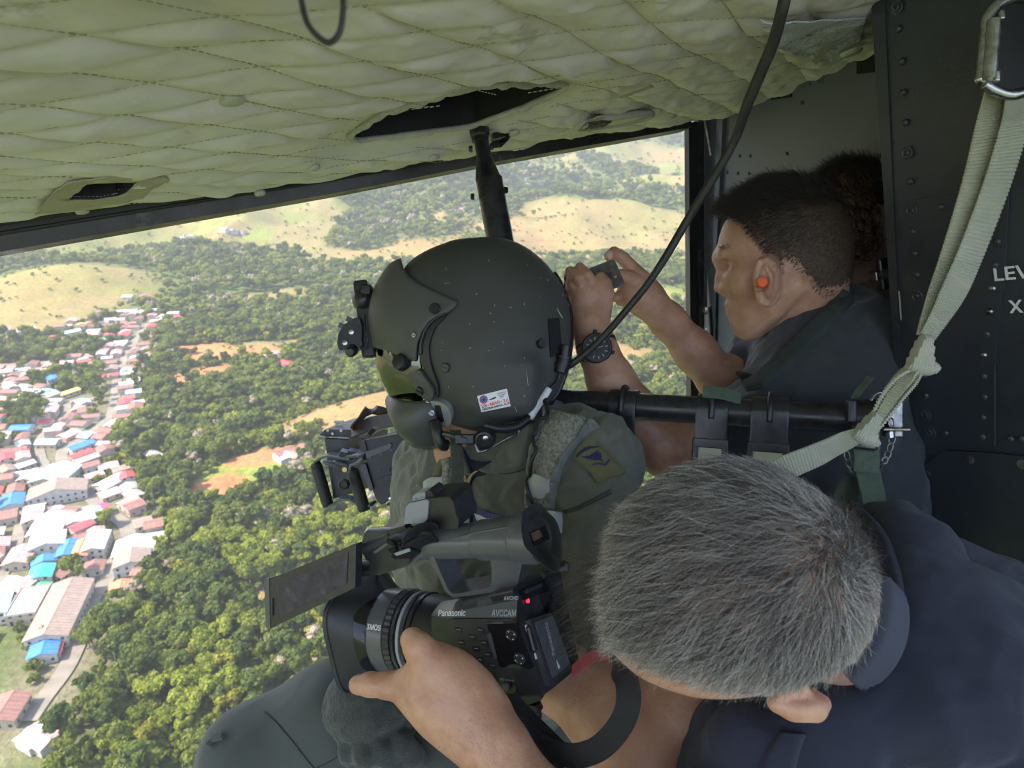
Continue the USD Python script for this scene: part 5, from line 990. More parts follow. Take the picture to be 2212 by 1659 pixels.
# ---- body and flight suit
n_ = unit((-.62, -.78, 0)); s_ = unit((.78, -.62, .02)); RT = np.stack([s_, -n_, np.cross(s_, -n_)], 1)
def f_torso(p):
    d = s_ell(p, P(1080, 1165, 1.14), (.175, .115, .215), RT)
    d = smin(d, s_chain(p, [(*P(945, 1020, 1.25), .062), (*P(1090, 985, 1.16), .070), (*P(1258, 990, 1.035), .060)], .03), .06)
    d = smin(d, s_chain(p, [(*P(1100, 1300, 1.13), .135), (*P(1140, 1500, 1.10), .14)]), .08); return d
def f_arms(p):
    a = s_chain(p, [(*P(1268, 1012, 1.035), .063), (*P(1325, 1320, .97), .056), (*P(1150, 1450, .96), .046), (*P(960, 1490, .95), .040)], .02)
    b = s_chain(p, [(*P(940, 1025, 1.25), .062), (*P(905, 1180, 1.24), .052), (*P(985, 1290, 1.10), .043), (*P(1010, 1300, 1.05), .038)], .02); return a, b
def f_legs(p):
    a = s_chain(p, [(*P(1160, 1530, 1.06), .105), (*P(740, 1572, .98), .083), (*P(560, 1652, .97), .0735), (*P(550, 1960, 1.02), .058)], .03)
    b = s_chain(p, [(*P(1130, 1540, 1.2), .105), (*P(850, 1640, 1.25), .083), (*P(700, 1720, 1.27), .07), (*P(690, 2050, 1.3), .055)], .03); return np.minimum(a, b)
def crease(p, amp, s=.045, k=1):
    w = p+.012*np.sin(p[:, [1, 2, 0]]*58+k)+.008*np.sin(p[:, [2, 0, 1]]*97+2*k); n = 1-np.abs(2*qfbm(w/s*np.array([1, 1, .75]), 2, 60+k)-1); return amp*(n-.6)
def wrinkled(m, *cr): return puff(m, lambda p, n: sum(crease(p, *c) for c in cr))
def f_suit(p):
    a, b = f_arms(p); d = smin(smin(f_torso(p), a, .045), b, .03)
    # folds along the upper sleeve and at the chest
    return d
def f_neck(p): return s_chain(p, [(*P(1020, 870, 1.12), .062), (*P(1025, 985, 1.125), .060), (*P(1050, 1040, 1.13), .07)], .02)
def f_body(p):
    a, b = f_arms(p); return smin(smin(np.minimum(np.minimum(f_torso(p)+.014, a+.012), b+.012), f_legs(p)+.012, .02), f_neck(p), .02)
G_ = Thing('person', 'helmeted gunner in an olive flight suit and harness, seated facing the open door', 'person', base=P(1100, 1200, 1.13))
G_.part('body', clean(sdf_mesh(f_body, P(1100, 1200, 1.13)-np.array([.45, .40, .62]), P(1100, 1200, 1.13)+np.array([.35, .32, .34]), .0075)), 'skin_tan', True)
suit = wrinkled(sdf_mesh(f_suit, P(1100, 1250, 1.13)-np.array([.28, .30, .30]), P(1100, 1250, 1.13)+np.array([.30, .26, .30]), .0042), (.022, .075, 1), (.011, .034, 2)); G_.part('flight_suit', suit, 'flight_suit', True); neck_m = sdf_mesh(f_neck, P(1035, 960, 1.125)-.16, P(1035, 960, 1.125)+.16, .006); F_C = cat(suit, neck_m)
trou = wrinkled(sdf_mesh(f_legs, np.array([-.48, .80, -.76]), np.array([.20, 1.38, -.30]), .0055), (.006, .13, 5), (.0022, .05, 6)); G_.part('trousers', trou, 'trouser_green', True)
TD = (.9, 1.32)
pd_ = lambda nm_, L, R, lift, mat, n=12, edge=6, par=None, lab=None, fn=suit: G_.part(nm_, pad(fn, zt(L), zt(R), lift, *TD, n=n, edge=edge), mat, 60, par, lab)
pt_ = lambda nm_, poly, lift, mat, par=None, fn=suit, cell=5: G_.part(nm_, patch(fn, zt(poly), lift, *TD, cell=cell), mat, 60, par)
vs_ = pd_('shoulder_strap', [(1270, 130), (1225, 300), (1165, 500), (1105, 700), (1080, 860), (1072, 1000), (1060, 1160)], [(1760, 270), (1640, 330), (1490, 520), (1405, 700), (1365, 880), (1340, 1040), (1330, 1180)], .014, 'vest_mesh', 16, 8)
pd_('strap_edge', [(1262, 135), (1217, 300), (1157, 500), (1097, 700), (1072, 860), (1066, 1000)], [(1300, 140), (1262, 300), (1205, 500), (1148, 700), (1130, 860), (1128, 1000)], .0165, 'vest_edge', 8, 4, vs_); pd_('strap_edge', [(1700, 235), (1585, 330), (1440, 520), (1355, 700), (1310, 880), (1290, 1040)], [(1765, 280), (1645, 345), (1496, 525), (1412, 700), (1372, 880), (1346, 1040)], .0165, 'vest_edge', 8, 4, vs_)
pd_('strap_band', [(1085, 700), (1078, 780), (1070, 860)], [(1395, 705), (1385, 790), (1362, 872)], .0195, 'vest_band', 12, 8, vs_); pd_('strap_tab', [(1280, 1040), (1290, 1130), (1300, 1240)], [(1415, 1050), (1420, 1140), (1415, 1240)], .016, 'vest_band', 8, 8, vs_)
pd_('far_strap', [(335, 590), (350, 680), (330, 800), (420, 960), (440, 1100)], [(430, 540), (440, 680), (440, 800), (520, 960), (540, 1100)], .012, 'vest_mesh', 10, 6); pd_('far_band', [(165, 800), (160, 860)], [(425, 720), (420, 880)], .012, 'vest_band', 10, 8); pd_('far_panel', [(205, 780), (260, 650), (330, 560)], [(335, 760), (350, 650), (380, 560)], .008, 'patch_olive', 8, 6)
pd_('pocket_flap', [(440, 970), (445, 1080), (480, 1200)], [(580, 950), (580, 1080), (590, 1200)], .012, 'vest_band', 10, 8)
cord = zt(spline([(1288, 0), (1285, 120), (1265, 350), (1235, 520), (1213, 700), (1205, 860), (1215, 990)], 50)); p_, g_ = hit(suit, cord[:, 0], cord[:, 1], *TD); p_[:8] = p_[8]+(np.arange(8)[::-1, None]+1)*(p_[8]-p_[9]); G_.part('intercom_cord', tube(p_+g_*.021, .0026, 8, 0), 'black_plastic', True, vs_)
# collar, shirt, zip
pt_('undershirt', [(505, 450), (575, 570), (690, 600), (830, 585), (800, 680), (700, 720), (600, 740), (520, 640)], .003, 'navy_shirt', fn=F_C)
pd_('collar', [(925, 370), (865, 480), (800, 570), (745, 625), (680, 690)], [(1180, 250), (1135, 460), (1105, 620), (980, 690), (740, 715)], .013, 'flight_suit', 14, 8, fn=F_C); pd_('collar', [(498, 480), (500, 560), (505, 640), (520, 700)], [(525, 470), (560, 600), (600, 690), (620, 740)], .011, 'flight_suit', 8, 6, fn=F_C)
zp = zt(spline([(660, 690), (600, 745), (575, 830), (585, 950), (590, 1180)], 60)); p_, g_ = hit(suit, zp[:, 0], zp[:, 1], *TD); zt_ = G_.part('zip', tube(p_+g_*.002, .0036, 6, 0), 'recess_black', True); dots = [box(p_[k]+g_[k]*.0052, (.0042, .0018, .0013), None) for k in range(0, 26)]; G_.part('zip_teeth', cat(*dots), 'brass', False, zt_, kind='stuff')
zp = zt(spline([(500, 690), (545, 760), (575, 830)], 30)); p_, g_ = hit(suit, zp[:, 0], zp[:, 1], *TD); G_.part('zip_teeth', cat(*[box(p_[k]+g_[k]*.004, (.0042, .0018, .0013), None) for k in range(30)]), 'brass', False, zt_, kind='stuff'); G_.part('zip_puller', box(p_[-1]+g_[-1]*.006+np.array([-.003, 0, -.022]), (.006, .002, .040), None, .001), 'steel_worn', 30, zt_)
# shoulder patch and name patch
sp1 = pt_('shoulder_patch', [(1525, 572), (1560, 470), (1640, 390), (1710, 400), (1965, 690), (1738, 782)], .0035, 'patch_olive'); q = zt(spline([(1525, 572), (1580, 600), (1660, 690), (1738, 782), (1850, 735), (1965, 690), (1840, 545), (1720, 415)], 70)); p_, g_ = hit(suit, q[:, 0], q[:, 1], *TD); G_.part('patch_border', tube(p_+g_*.0036, .0013, 6, 0), 'patch_olive', True, sp1)
arc = [(1545, 556), (1590, 505), (1650, 470), (1740, 458), (1742, 470), (1660, 484), (1605, 516), (1560, 560)]; bird = [(1590, 555), (1650, 540), (1690, 520), (1745, 495), (1735, 520), (1770, 515), (1760, 540), (1775, 552), (1755, 562), (1785, 600), (1745, 580), (1700, 585), (1655, 572)]; chev = [(1672, 625), (1740, 618), (1800, 632), (1842, 572), (1830, 570), (1795, 615), (1740, 604), (1690, 612)]
for o in (arc, bird, chev): pt_('patch_emblem', o, .0052, 'patch_navy', sp1, cell=3)
np_ = pt_('name_patch', [(598, 1030), (700, 1030), (960, 1112), (960, 1180), (600, 1185)], .004, 'patch_purple'); 
for o in ([(622, 1080), (680, 1078), (745, 1110), (738, 1172), (690, 1165), (650, 1140)], [(752, 1105), (760, 1103), (764, 1150), (754, 1165)], [(768, 1108), (800, 1105), (850, 1135), (800, 1150), (766, 1148)]): pt_('patch_emblem', o, .0058, 'thread_white', np_, cell=3)
# seams
for sm in ([(1430, 1040), (1560, 1000), (1700, 930), (1850, 850)], [(1440, 1060), (1570, 1020), (1710, 950), (1855, 880)], [(700, 690), (900, 700), (1100, 660)]):
    q = zt(spline(sm, 40)); p_, g_ = hit(suit, q[:, 0], q[:, 1], *TD); G_.part('seam', tube(p_+g_*.0002, .0014, 6, 0), 'suit_seam', True)
for sm in ([(625, 365), (720, 450), (860, 610), (1000, 790), (1080, 880)], [(1330, 700), (1200, 790), (1080, 850)]):
    q = zl(spline(sm, 40)); p_, g_ = hit(trou, q[:, 0], q[:, 1], .75, 1.1); G_.part('seam', tube(p_+g_*.0004, .0012, 6, 0), 'suit_seam', True)
q = zl(spline([(125, 640), (170, 580), (260, 555)], 16)); p_, g_ = hit(trou, q[:, 0]+6, q[:, 1]+6, .75, 1.1); G_.part('knee_tab', tube(p_+g_*.004, .005, 6, 0), 'trouser_green', True)
# gloved hand on the thigh
def f_glove(p):
    d = s_chain(p, [(*ZL(1640, 60, .945), .040), (*ZL(1560, 260, .925), .047), (*ZL(1545, 350, .915), .046)], .03); d = smin(d, s_ell(p, ZL(1560, 380, .917), (.060, .028, .044)), .02)
    for c in ([(1400, 560, .90, .017), (1390, 700, .888, .0165), (1470, 790, .893, .015), (1500, 850, .91, .013)], [(1490, 580, .892, .0175), (1520, 730, .875, .0170), (1590, 800, .884, .0155), (1640, 850, .905, .013)], [(1590, 560, .892, .0175), (1650, 700, .875, .0170), (1740, 780, .884, .0155), (1790, 830, .905, .013)], [(1700, 520, .898, .0175), (1790, 640, .882, .0170), (1890, 730, .888, .0155), (1950, 790, .90, .013)]):
        d = smin(d, s_chain(p, [(*ZL(a, b, c_), r) for a, b, c_, r in c], .003), .0035)
    return d
G_.part('glove', puff(sdf_mesh(f_glove, ZL(1600, 450, .91)-np.array([.10, .09, .13]), ZL(1600, 450, .91)+np.array([.10, .09, .12]), .0026), lambda p, n: .0030*(qfbm(p/.008, 3, 7)-.5)+crease(p, .004, .03, 9)), 'glove_fleece', True)
# light cloth hem and kit on the lap under the camera
G_.part('map_pouch', sdf_mesh(lambda p: s_box(p, P(960, 1580, 1.0), (.09, .03, .035), frame((.4, 0, 1), (0, 1, .3)), .02), P(960, 1580, 1.0)-.15, P(960, 1580, 1.0)+.15, .005), 'vest_band', True)

# ---- machine gun beside the door
gd_ = lambda a, b, d=1.36: ZG(a, b, d)
W = Thing('machine_gun', 'black door-mounted machine gun with two spade grips beside the gunner', 'machine gun', base=gd_(900, 900))
def slab(poly, d, th, r=.002):
    o = gd_(*poly[0], d); q = np.array([gd_(a, b, d)-o for a, b in poly]); return prism(np.stack([q[:, 0], q[:, 2]], 1), o, (1, 0, 0), (0, 0, 1), (0, 1, 0), 0, th, r)
for pts in ([(205, 870, 1.44), (375, 1440, 1.44)], [(688, 955, 1.36), (850, 1500, 1.36)]):
    a, b = gd_(*pts[0]), gd_(*pts[1]); L = np.linalg.norm(b-a); W.part('spade_grip', lathe([(.0085, 0), (.0112, .004), (.0112, L*.10), (.0106, L*.105), (.0112, L*.11), (.0118, L*.5), (.0112, L*.93), (.0106, L*.94), (.0112, L*.95), (.0095, L)], a, b-a, 28), 'grip_rubber', 30)
fr = lambda pts, w, th, m='gun_blue', nm_='grip_frame': W.part(nm_, ribbon(np.vstack([gd_(*q) for q in pts]), w, th, (.3, 1, .25), n=50), m, 30)
fr([(215, 880, 1.44), (240, 840, 1.44), (300, 790, 1.43), (420, 765, 1.42), (560, 785, 1.40), (700, 800, 1.38)], .020, .005); fr([(560, 775, 1.40), (700, 770, 1.38), (800, 765, 1.37), (835, 800, 1.36), (770, 860, 1.36), (690, 900, 1.36), (680, 960, 1.36)], .018, .006); fr([(400, 1420, 1.44), (470, 1390, 1.43), (560, 1335, 1.42), (700, 1345, 1.40), (850, 1430, 1.37), (960, 1400, 1.36)], .020, .005)
for a in ((420, 880), (560, 880)): W.part('trigger_paddle', sdf_mesh(lambda p, a=a: s_ell(p, gd_(*a, 1.40), (.020, .010, .0055), frame((.25, 0, 1), (0, 1, 0))), gd_(*a, 1.40)-.03, gd_(*a, 1.40)+.03, .002), 'gun_blue', True)
for a in ((600, 745), (710, 735)): W.part('sight_block', box(gd_(*a, 1.39), (.020, .020, .010), frame((.2, -.3, 1), (0, 1, 0)), .0015), 'metal_black', 30)
W.part('receiver', slab([(850, 700), (1180, 560), (1330, 540), (1620, 640), (1620, 1050), (1440, 1100), (1100, 1210), (960, 1205), (890, 880)], 1.345, .06, .002), 'gun_black', 25); W.part('feed_cover', slab([(775, 600), (800, 585), (1290, 490), (1360, 560), (880, 705), (790, 705)], 1.338, .075, .003), 'gun_black', 25); W.part('side_rail', slab([(862, 725), (1175, 615), (1205, 635), (1180, 690), (868, 812)], 1.340, .008, .001), 'gun_blue', 25)
W.part('lower_rail', slab([(1000, 1085), (1440, 930), (1450, 990), (1010, 1150)], 1.341, .006, .001), 'gun_black', 25); W.part('latch', slab([(780, 590), (850, 590), (880, 720), (790, 720)], 1.332, .03, .003), 'gun_black', 25)
for a, b in ((1060, 760), (1200, 705), (1040, 975), (1195, 1045), (1365, 965), (925, 812), (1020, 1120)): W.part('rivet', lathe([(.0022, 0), (.0022, .001)], gd_(a, b, 1.344), (0, -1, 0), 10), 'gun_blue')
W.part('selector_plate', tube(np.vstack([gd_(1170, 980, 1.343), gd_(1175, 930, 1.343), gd_(1320, 860, 1.343), gd_(1500, 790, 1.343)]), .0016, 6), 'gun_blue', True)
W.part('trigger_housing', slab([(950, 1200), (1090, 1165), (1330, 1060), (1460, 1000), (1480, 1090), (1420, 1240), (1330, 1300), (1210, 1330), (1110, 1400), (1060, 1420), (990, 1330)], 1.35, .03, .004), 'gun_black', 25); W.part('guard_opening', slab([(1270, 1190), (1330, 1140), (1370, 1110), (1360, 1190), (1300, 1240)], 1.3485, .002, .002), 'gun_blue', 25); W.part('mount_plate', slab([(1110, 1425), (1490, 1180), (1600, 1200), (1600, 1460), (1380, 1465)], 1.37, .012, .002), 'can_black', 25)
for a, b, r, m in ((590, 1150, .0105, 'grip_rubber'), (1430, 1050, .0095, 'gun_blue'), (1195, 1330, .0050, 'steel'), (1455, 1145, .0028, 'steel')): W.part('bolt', lathe([(r, 0), (r, .007), (r*.8, .009), (r*.45, .0075)], gd_(a, b, 1.345), (-.2, -1, .05), 8 if r > .01 else 20), m, 20)
W.part('rear_plate', slab([(770, 900), (860, 880), (960, 1210), (920, 1260), (860, 1100)], 1.335, .05, .003), 'metal_black', 25)
# ammunition can
K_ = Thing('ammunition_can', 'scuffed black ammunition can with brown leather straps behind the gun grips', 'ammunition can', base=gd_(600, 600, 1.5))
def slope(front, back, d0, d1):
    """A solid between an outline and the same outline farther back."""
    a = np.array([gd_(x, y, d0) for x, y in front]); b = np.array([gd_(x, y, d1) for x, y in back]); return trimesh.convex.convex_hull(np.vstack([a, b]))
K_.part('can', slope([(325, 560), (760, 570), (760, 1250), (440, 1340)], [(600, 420), (1150, 430), (1150, 1100), (700, 1200)], 1.46, 1.66), 'can_black', False)
K_.part('lid', slope([(335, 430), (660, 440), (830, 560), (250, 522)], [(700, 290), (1150, 225), (1210, 390), (560, 420)], 1.455, 1.66), 'can_black', False); K_.part('lid_rim', tube(np.vstack([gd_(240, 520, 1.452), gd_(330, 532, 1.450), gd_(640, 548, 1.450), gd_(830, 556, 1.452), gd_(1000, 570, 1.47)]), .0024, 8), 'steel_worn', True)
K_.part('handle_strap', ribbon(np.vstack([gd_(690, 440, 1.45), gd_(730, 370, 1.455), gd_(800, 290, 1.46), (gd_(870, 200, 1.47)), gd_(960, 178, 1.50), gd_(1060, 195, 1.53), gd_(1150, 210, 1.56)]), .020, .004, (.4, 1, 0)), 'leather_brown'); K_.part('front_strap', slab([(640, 480), (830, 540), (790, 640), (770, 720), (660, 700)], 1.446, .004, .002), 'leather_brown', 25); K_.part('top_strap', ribbon(np.vstack([gd_(680, 490, 1.448), gd_(780, 440, 1.448), gd_(930, 365, 1.47), gd_(1080, 330, 1.52), gd_(1200, 315, 1.56)]), .028, .004, (0, 1, .8)), 'leather_brown'); K_.part('side_strap', ribbon(np.vstack([gd_(900, 500, 1.44), gd_(960, 440, 1.445), gd_(1000, 405, 1.46)]), .010, .003, (.6, .6, 0)), 'leather_brown')
for a, b in ((365, 445), (430, 490), (540, 450)): K_.part('rivet', lathe([(.0028, 0), (.0028, .0015)], gd_(a, b, 1.452), (0, -1, 0), 10), 'steel_worn')
K_.part('lid_catch', box(gd_(510, 333, 1.5), (.020, .006, .005), None, .001), 'thread_white', 30); K_.part('label_dot', lathe([(.005, 0), (.005, .0005)], gd_(585, 960, 1.4545), (0, -1, 0), 14), 'brass')
# ------------------------------------------------------------------ man with the phone, and the passenger behind him
pm('skin_warm', (.47, .275, .190), .43, var=.18, vscale=34, bump=.0005, bscale=260, sss=.12, col2=(.385, .195, .125)); pm('skin_face', (.50, .285, .19), .42, var=.12, vscale=26, bump=.00025, bscale=500, sss=.15, col2=(.43, .225, .145))
pm('hair_dark', (.018, .013, .010), .38); pm('hair_brown', (.080, .052, .034), .36); pm('polo_slate', (.036, .042, .054), .85, var=.15, vscale=14, bump=.0004, bscale=900, sheen=.25); pm('polo_collar', (.034, .044, .044), .9, var=.12, vscale=30, bump=.0006, bscale=700); pm('plug_orange', (.85, .14, .03), .7)
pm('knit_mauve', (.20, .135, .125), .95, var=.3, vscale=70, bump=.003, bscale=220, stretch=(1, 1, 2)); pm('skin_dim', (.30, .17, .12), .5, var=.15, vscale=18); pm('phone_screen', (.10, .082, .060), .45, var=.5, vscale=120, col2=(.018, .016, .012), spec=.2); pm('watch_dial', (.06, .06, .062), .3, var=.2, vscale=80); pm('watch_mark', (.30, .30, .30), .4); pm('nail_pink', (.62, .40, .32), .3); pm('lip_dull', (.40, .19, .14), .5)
Z6 = zoomer(1206.9, 438.9, 1/3); ZH = zoomer(1196, 515.7, .16534)
hcen = P(1698, 530, 1.17); HF = unit((-.955, .28, -.08)); HU = unit(np.array([-.02, -.05, 1.0])-HF*(HF @ np.array([-.02, -.05, 1.0]))); HS = np.cross(HU, HF); HS = HS if HS[1] < 0 else -HS
def hl(f, u, c): return hcen+HF*f+HU*u+HS*c
RHD = np.stack([HF, HU, HS], 1)
ear_c = hl(-.006, -.050, .079)
def f_head(p):
    d = s_ell(p, hcen, (.099, .100, .077), RHD)
    d = smin(d, s_ell(p, hl(.040, -.010, 0), (.064, .078, .064), RHD), .02)                     # brow and temples
    d = smin(d, s_chain(p, [(*hl(.094, -.008, -.032), .013), (*hl(.1005, -.007, 0), .0125), (*hl(.094, -.008, .032), .013)], .01), .012)
    for c in (-1, 1):
        d = smin(d, s_ball(p, hl(.066, -.050, .040*c), .026), .03); d = smin(d, s_chain(p, [(*hl(-.002, -.070, .055*c), .017), (*hl(.030, -.099, .042*c), .0175), (*hl(.064, -.120, .015*c), .017)], .01), .03)
        d = smax(d, -s_ell(p, hl(.098, -.024, .033*c), (.014, .010, .016), RHD), .012); d = smin(d, s_ball(p, hl(.078, -.025, .031*c), .0135), .004)     # eye socket and eye
        d = smin(d, s_ell(p, hl(.089, -.030, .031*c), (.004, .003, .015), RHD), .005)
    d = smin(d, s_ell(p, hl(.055, -.075, 0), (.038, .050, .036), RHD), .03); d = smin(d, s_chain(p, [(*hl(.097, -.018, 0), .0065), (*hl(.104, -.040, 0), .0080), (*hl(.1065, -.055, 0), .0098)], .006), .012)
    for c in (-1, 1): d = smin(d, s_ball(p, hl(.098, -.060, .0125*c), .0095), .008)
    d = smin(d, s_ell(p, hl(.090, -.084, 0), (.0115, .0055, .021), RHD), .008); d = smin(d, s_ell(p, hl(.088, -.097, 0), (.0105, .006, .019), RHD), .007); d = smin(d, s_ball(p, hl(.068, -.123, 0), .0185), .02)
    d = smin(d, s_ell(p, hl(.050, -.100, 0), (.040, .028, .034), RHD), .02)
    for e in (1,):
        rim = [Z6(a, b, c) for a, b, c in ((1292, 470, 1.092), (1290, 420, 1.090), (1305, 383, 1.088), (1345, 368, 1.090), (1390, 392, 1.096), (1412, 450, 1.100), (1406, 530, 1.100), (1376, 600, 1.096), (1342, 640, 1.090), (1318, 632, 1.088), (1306, 595, 1.088))]
        d = smin(d, s_chain(p, [(*q, .0052 if k < 8 else .0070) for k, q in enumerate(rim)], .002), .006)
        d = smin(d, s_ell(p, Z6(1352, 505, 1.106), (.024, .040, .010), np.stack([unit((1, .25, .1)), unit((-.12, 0, 1)), unit((.25, -1, 0))], 1)), .006)
        d = smin(d, s_chain(p, [(*Z6(1345, 418, 1.092), .0036), (*Z6(1374, 470, 1.094), .0040), (*Z6(1366, 545, 1.094), .0042), (*Z6(1336, 588, 1.091), .0040)], .002), .004)
        d = smax(d, -s_ell(p, Z6(1330, 505, 1.085), (.010, .019, .012)), .005); d = smin(d, s_ball(p, Z6(1290, 508, 1.092), .0062), .005)
    d = smin(d, s_chain(p, [(*hl(-.036, -.052, 0), .054), (*P(1756, 732, 1.19), .051), (*P(1785, 860, 1.2), .07)], .02), .022)
    return d
def f_hands(p):
    W1 = [(*P(1440, 968, 1.145), .045), (*P(1372, 900, 1.15), .040), (*P(1318, 820, 1.155), .0345), (*P(1290, 755, 1.165), .0285), (*ZH(480, 1140, 1.17), .0255)]
    d = s_chain(p, W1, .02); d = smin(d, s_ell(p, ZH(470, 900, 1.175), (.031, .017, .045), frame((0, -.2, 1.0), (0, 1, 0)) @ np.array([[1, 0, 0], [0, 1, 0], [0, 0, 1.0]])), .03)
    d = smin(d, s_chain(p, [(*ZH(345, 720, 1.172), .0135), (*ZH(470, 690, 1.170), .014), (*ZH(600, 700, 1.172), .0135)], .01), .015)
    for ch in ([(420, 690, 1.168, .0108), (310, 520, 1.158, .0098), (215, 425, 1.170, .0088), (215, 430, 1.205, .0078)], [(570, 680, 1.168, .0108), (440, 480, 1.158, .0098), (345, 375, 1.170, .0088), (350, 385, 1.205, .0078)], [(320, 740, 1.172, .010), (235, 590, 1.166, .0088), (180, 510, 1.178, .008), (190, 520, 1.208, .007)], [(300, 800, 1.178, .0095), (215, 680, 1.176, .0082), (180, 600, 1.185, .0075), (195, 605, 1.21, .0066)]): d = smin(d, s_chain(p, [(*ZH(a, b, c), r*.93) for a, b, c, r in ch], .001), .0022)
    d = smin(d, s_chain(p, [(*ZH(620, 880, 1.175), .017), (*ZH(690, 720, 1.170), .0125), (*ZH(660, 585, 1.170), .0108), (*ZH(615, 505, 1.172), .0090)], .004), .010)
    W2 = [(*P(1655, 795, 1.33), .052), (*P(1558, 822, 1.315), .0385), (*P(1502, 760, 1.295), .0350), (*P(1442, 692, 1.27), .0285), (*P(1402, 652, 1.25), .0260), (*ZH(1150, 760, 1.24), .0250)]
    e = s_chain(p, W2, .02); e = smin(e, s_ell(p, ZH(1080, 660, 1.235), (.034, .017, .030), frame((.7, .2, .7), (0, 1, 0))), .03)
    for ch in ([(1180, 540, 1.235, .0150), (1040, 400, 1.230, .0130), (900, 250, 1.225, .0118), (790, 180, 1.220, .0105), (725, 225, 1.213, .0090)], [(1150, 600, 1.230, .0155), (1000, 510, 1.222, .0125), (880, 480, 1.214, .0115), (785, 500, 1.208, .0098)], [(1080, 760, 1.24, .013), (950, 740, 1.245, .0105), (850, 750, 1.235, .0095), (790, 765, 1.222, .0085)], [(1060, 840, 1.245, .012), (960, 830, 1.25, .0100), (870, 810, 1.24, .0090)]): e = smin(e, s_chain(p, [(*ZH(a, b, c), r*.95) for a, b, c, r in ch], .001), .003)
    return np.minimum(d, e)
def f_ptorso(p):
    d = s_ell(p, P(1815, 985, 1.2), (.165, .150, .27)); d = smin(d, s_chain(p, [(*P(1750, 880, 1.135), .078), (*P(1800, 780, 1.2), .085), (*P(1715, 785, 1.32), .070)], .03), .06); return d
def f_psleeve(p): return np.minimum(s_chain(p, [(*P(1745, 885, 1.14), .080), (*P(1580, 935, 1.145), .062), (*P(1550, 945, 1.145), .061)], .01), s_chain(p, [(*P(1715, 790, 1.32), .070), (*P(1640, 790, 1.33), .061)], .01))
def f_polo(p): return smin(f_ptorso(p), f_psleeve(p), .035)
def f_pbody(p): return smin(smin(f_head(p), np.minimum(f_ptorso(p)+.014, s_chain(p, [(*P(1745, 890, 1.14), .055), (*P(1440, 968, 1.145), .045)], .01)), .02), f_hands(p), .012)
M_ = Thing('person', 'man in dark polo shirt with orange earplug holding up a phone to film the view', 'person', base=P(1700, 800, 1.17))
pbody = clean(sdf_mesh(f_pbody, np.array([.085, 1.0, -.28]), np.array([.80, 1.46, .36]), .0032)); M_.part('body', pbody, 'skin_warm', True)
polo = wrinkled(sdf_mesh(f_polo, np.array([.24, .94, -.42]), np.array([.78, 1.46, .17]), .0046), (.019, .085, 21), (.006, .04, 22)); M_.part('polo_shirt', polo, 'polo_slate', True)
cl = [(1822, 622), (1790, 655), (1745, 700), (1690, 756), (1640, 806), (1604, 832)], [(1848, 650), (1815, 690), (1765, 745), (1712, 795), (1660, 838), (1612, 846)]
PB = cat(pbody, polo); M_.part('collar', pad(PB, cl[0], cl[1], .012, 0, 0, n=12, edge=6), 'polo_collar', 60)
for a, b in (((1600, 812), (1632, 826)), ): M_.part('velcro_tab', pad(PB, [(1594, 812), (1622, 806)], [(1604, 830), (1636, 820)], .014, 0, 0, m=8, n=6), 'velcro_black', 60)
M_.part('sleeve_tab', ribbon(PP([(1518, 846, 1.02), (1560, 850, 1.015), (1600, 862, 1.015)]), .018, .003, (.1, .5, 1)), 'webbing_green')
M_.part('ear_plug', lathe([(.0072, -.004), (.0078, .006), (.0070, .0085), (.003, .009)], Z6(1318, 516, 1.086), (-.25, -1, .05), 20), 'plug_orange', 40)
# hair: short at the sides, longer on top
def loc(p): q = (p-hcen); return q @ HF, q @ HU, q @ HS
def hair_keep(p, n):
    f, u, c = loc(p); lim = np.interp(f, [-.12, -.08, -.046, -.025, -.009, .0, .012, .030, .045, .070, .088], [-.068, -.085, -.092, -.072, -.052, -.030, -.024, -.022, .006, .045, .060])
    ok = (u > lim) & (f < .090) & (u > -.095) & (u < .2); ok |= (f > .010) & (f < .026) & (u > -.052) & (np.abs(c) > .05) & (u < .03)
    q = pix(p); return ok & ~((c > .04) & (((q[:, 0]-1657)/27)**2+((q[:, 1]-612)/51)**2 < 1))
pm('stubble', (.075, .050, .035), .6, var=.6, vscale=300, col2=(.022, .015, .011), bump=.0008, bscale=900)
cv, cf, cn = meshkit.arrays(tm(pbody.vertices, pbody.faces), True); cc_ = cv[cf].mean(1); f_, u_, c_ = loc(cc_); sh = .004+.012*qnoise(cc_/.0045, 3)[:, None]+.006*np.random.default_rng(8).random((len(cc_), 1)); ck = hair_keep(cc_-HU*sh-HF*sh*.4, None) & hair_keep(cc_, None) & hair_keep(cc_+HF*sh*.8, None); M_.part('hair_base', tm(cv+cn*(.0014+.0006*qnoise(cv/.003))[:, None], cf[ck]), 'stubble', True)
for k, (nm_, n, mat) in enumerate((('hair', 22000, 'hair_dark'), ('short_hair', 14000, 'hair_brown'))):
    r_, nn = scatter(pbody, n, hair_keep, 50+k); f_, u_, c_ = loc(r_); top = sstep(.035, .065, u_); comb = HF*.8+HU*(.25*top[:, None]-.5*(1-top[:, None]))+nn*.15*top[:, None]
    ln = .0045+.013*top*(1+.7*sstep(.04, .085, f_))+.006*sstep(-.05, .03, u_); ln = ln if k == 0 else np.minimum(ln, .009)
    strands(M_, nm_, r_, nn, comb, ln, (.0007 if k == 0 else .0007), mat, 5, .55, .24, .25, HU*.05, 60+k)
sc_ = scatter(pbody, 170, lambda p, n: (loc(p)[0] > .086) & (loc(p)[0] < .104) & (np.abs(loc(p)[1]-.004) < .0035) & (np.abs(loc(p)[2]) > .012), 70); strands(M_, 'eyebrow', sc_[0], sc_[1], HS*np.sign(loc(sc_[0])[2])[:, None]*.9+HU*.1, .007, .0004, 'hair_brown', 4, .2, .15, 0, None, 71)
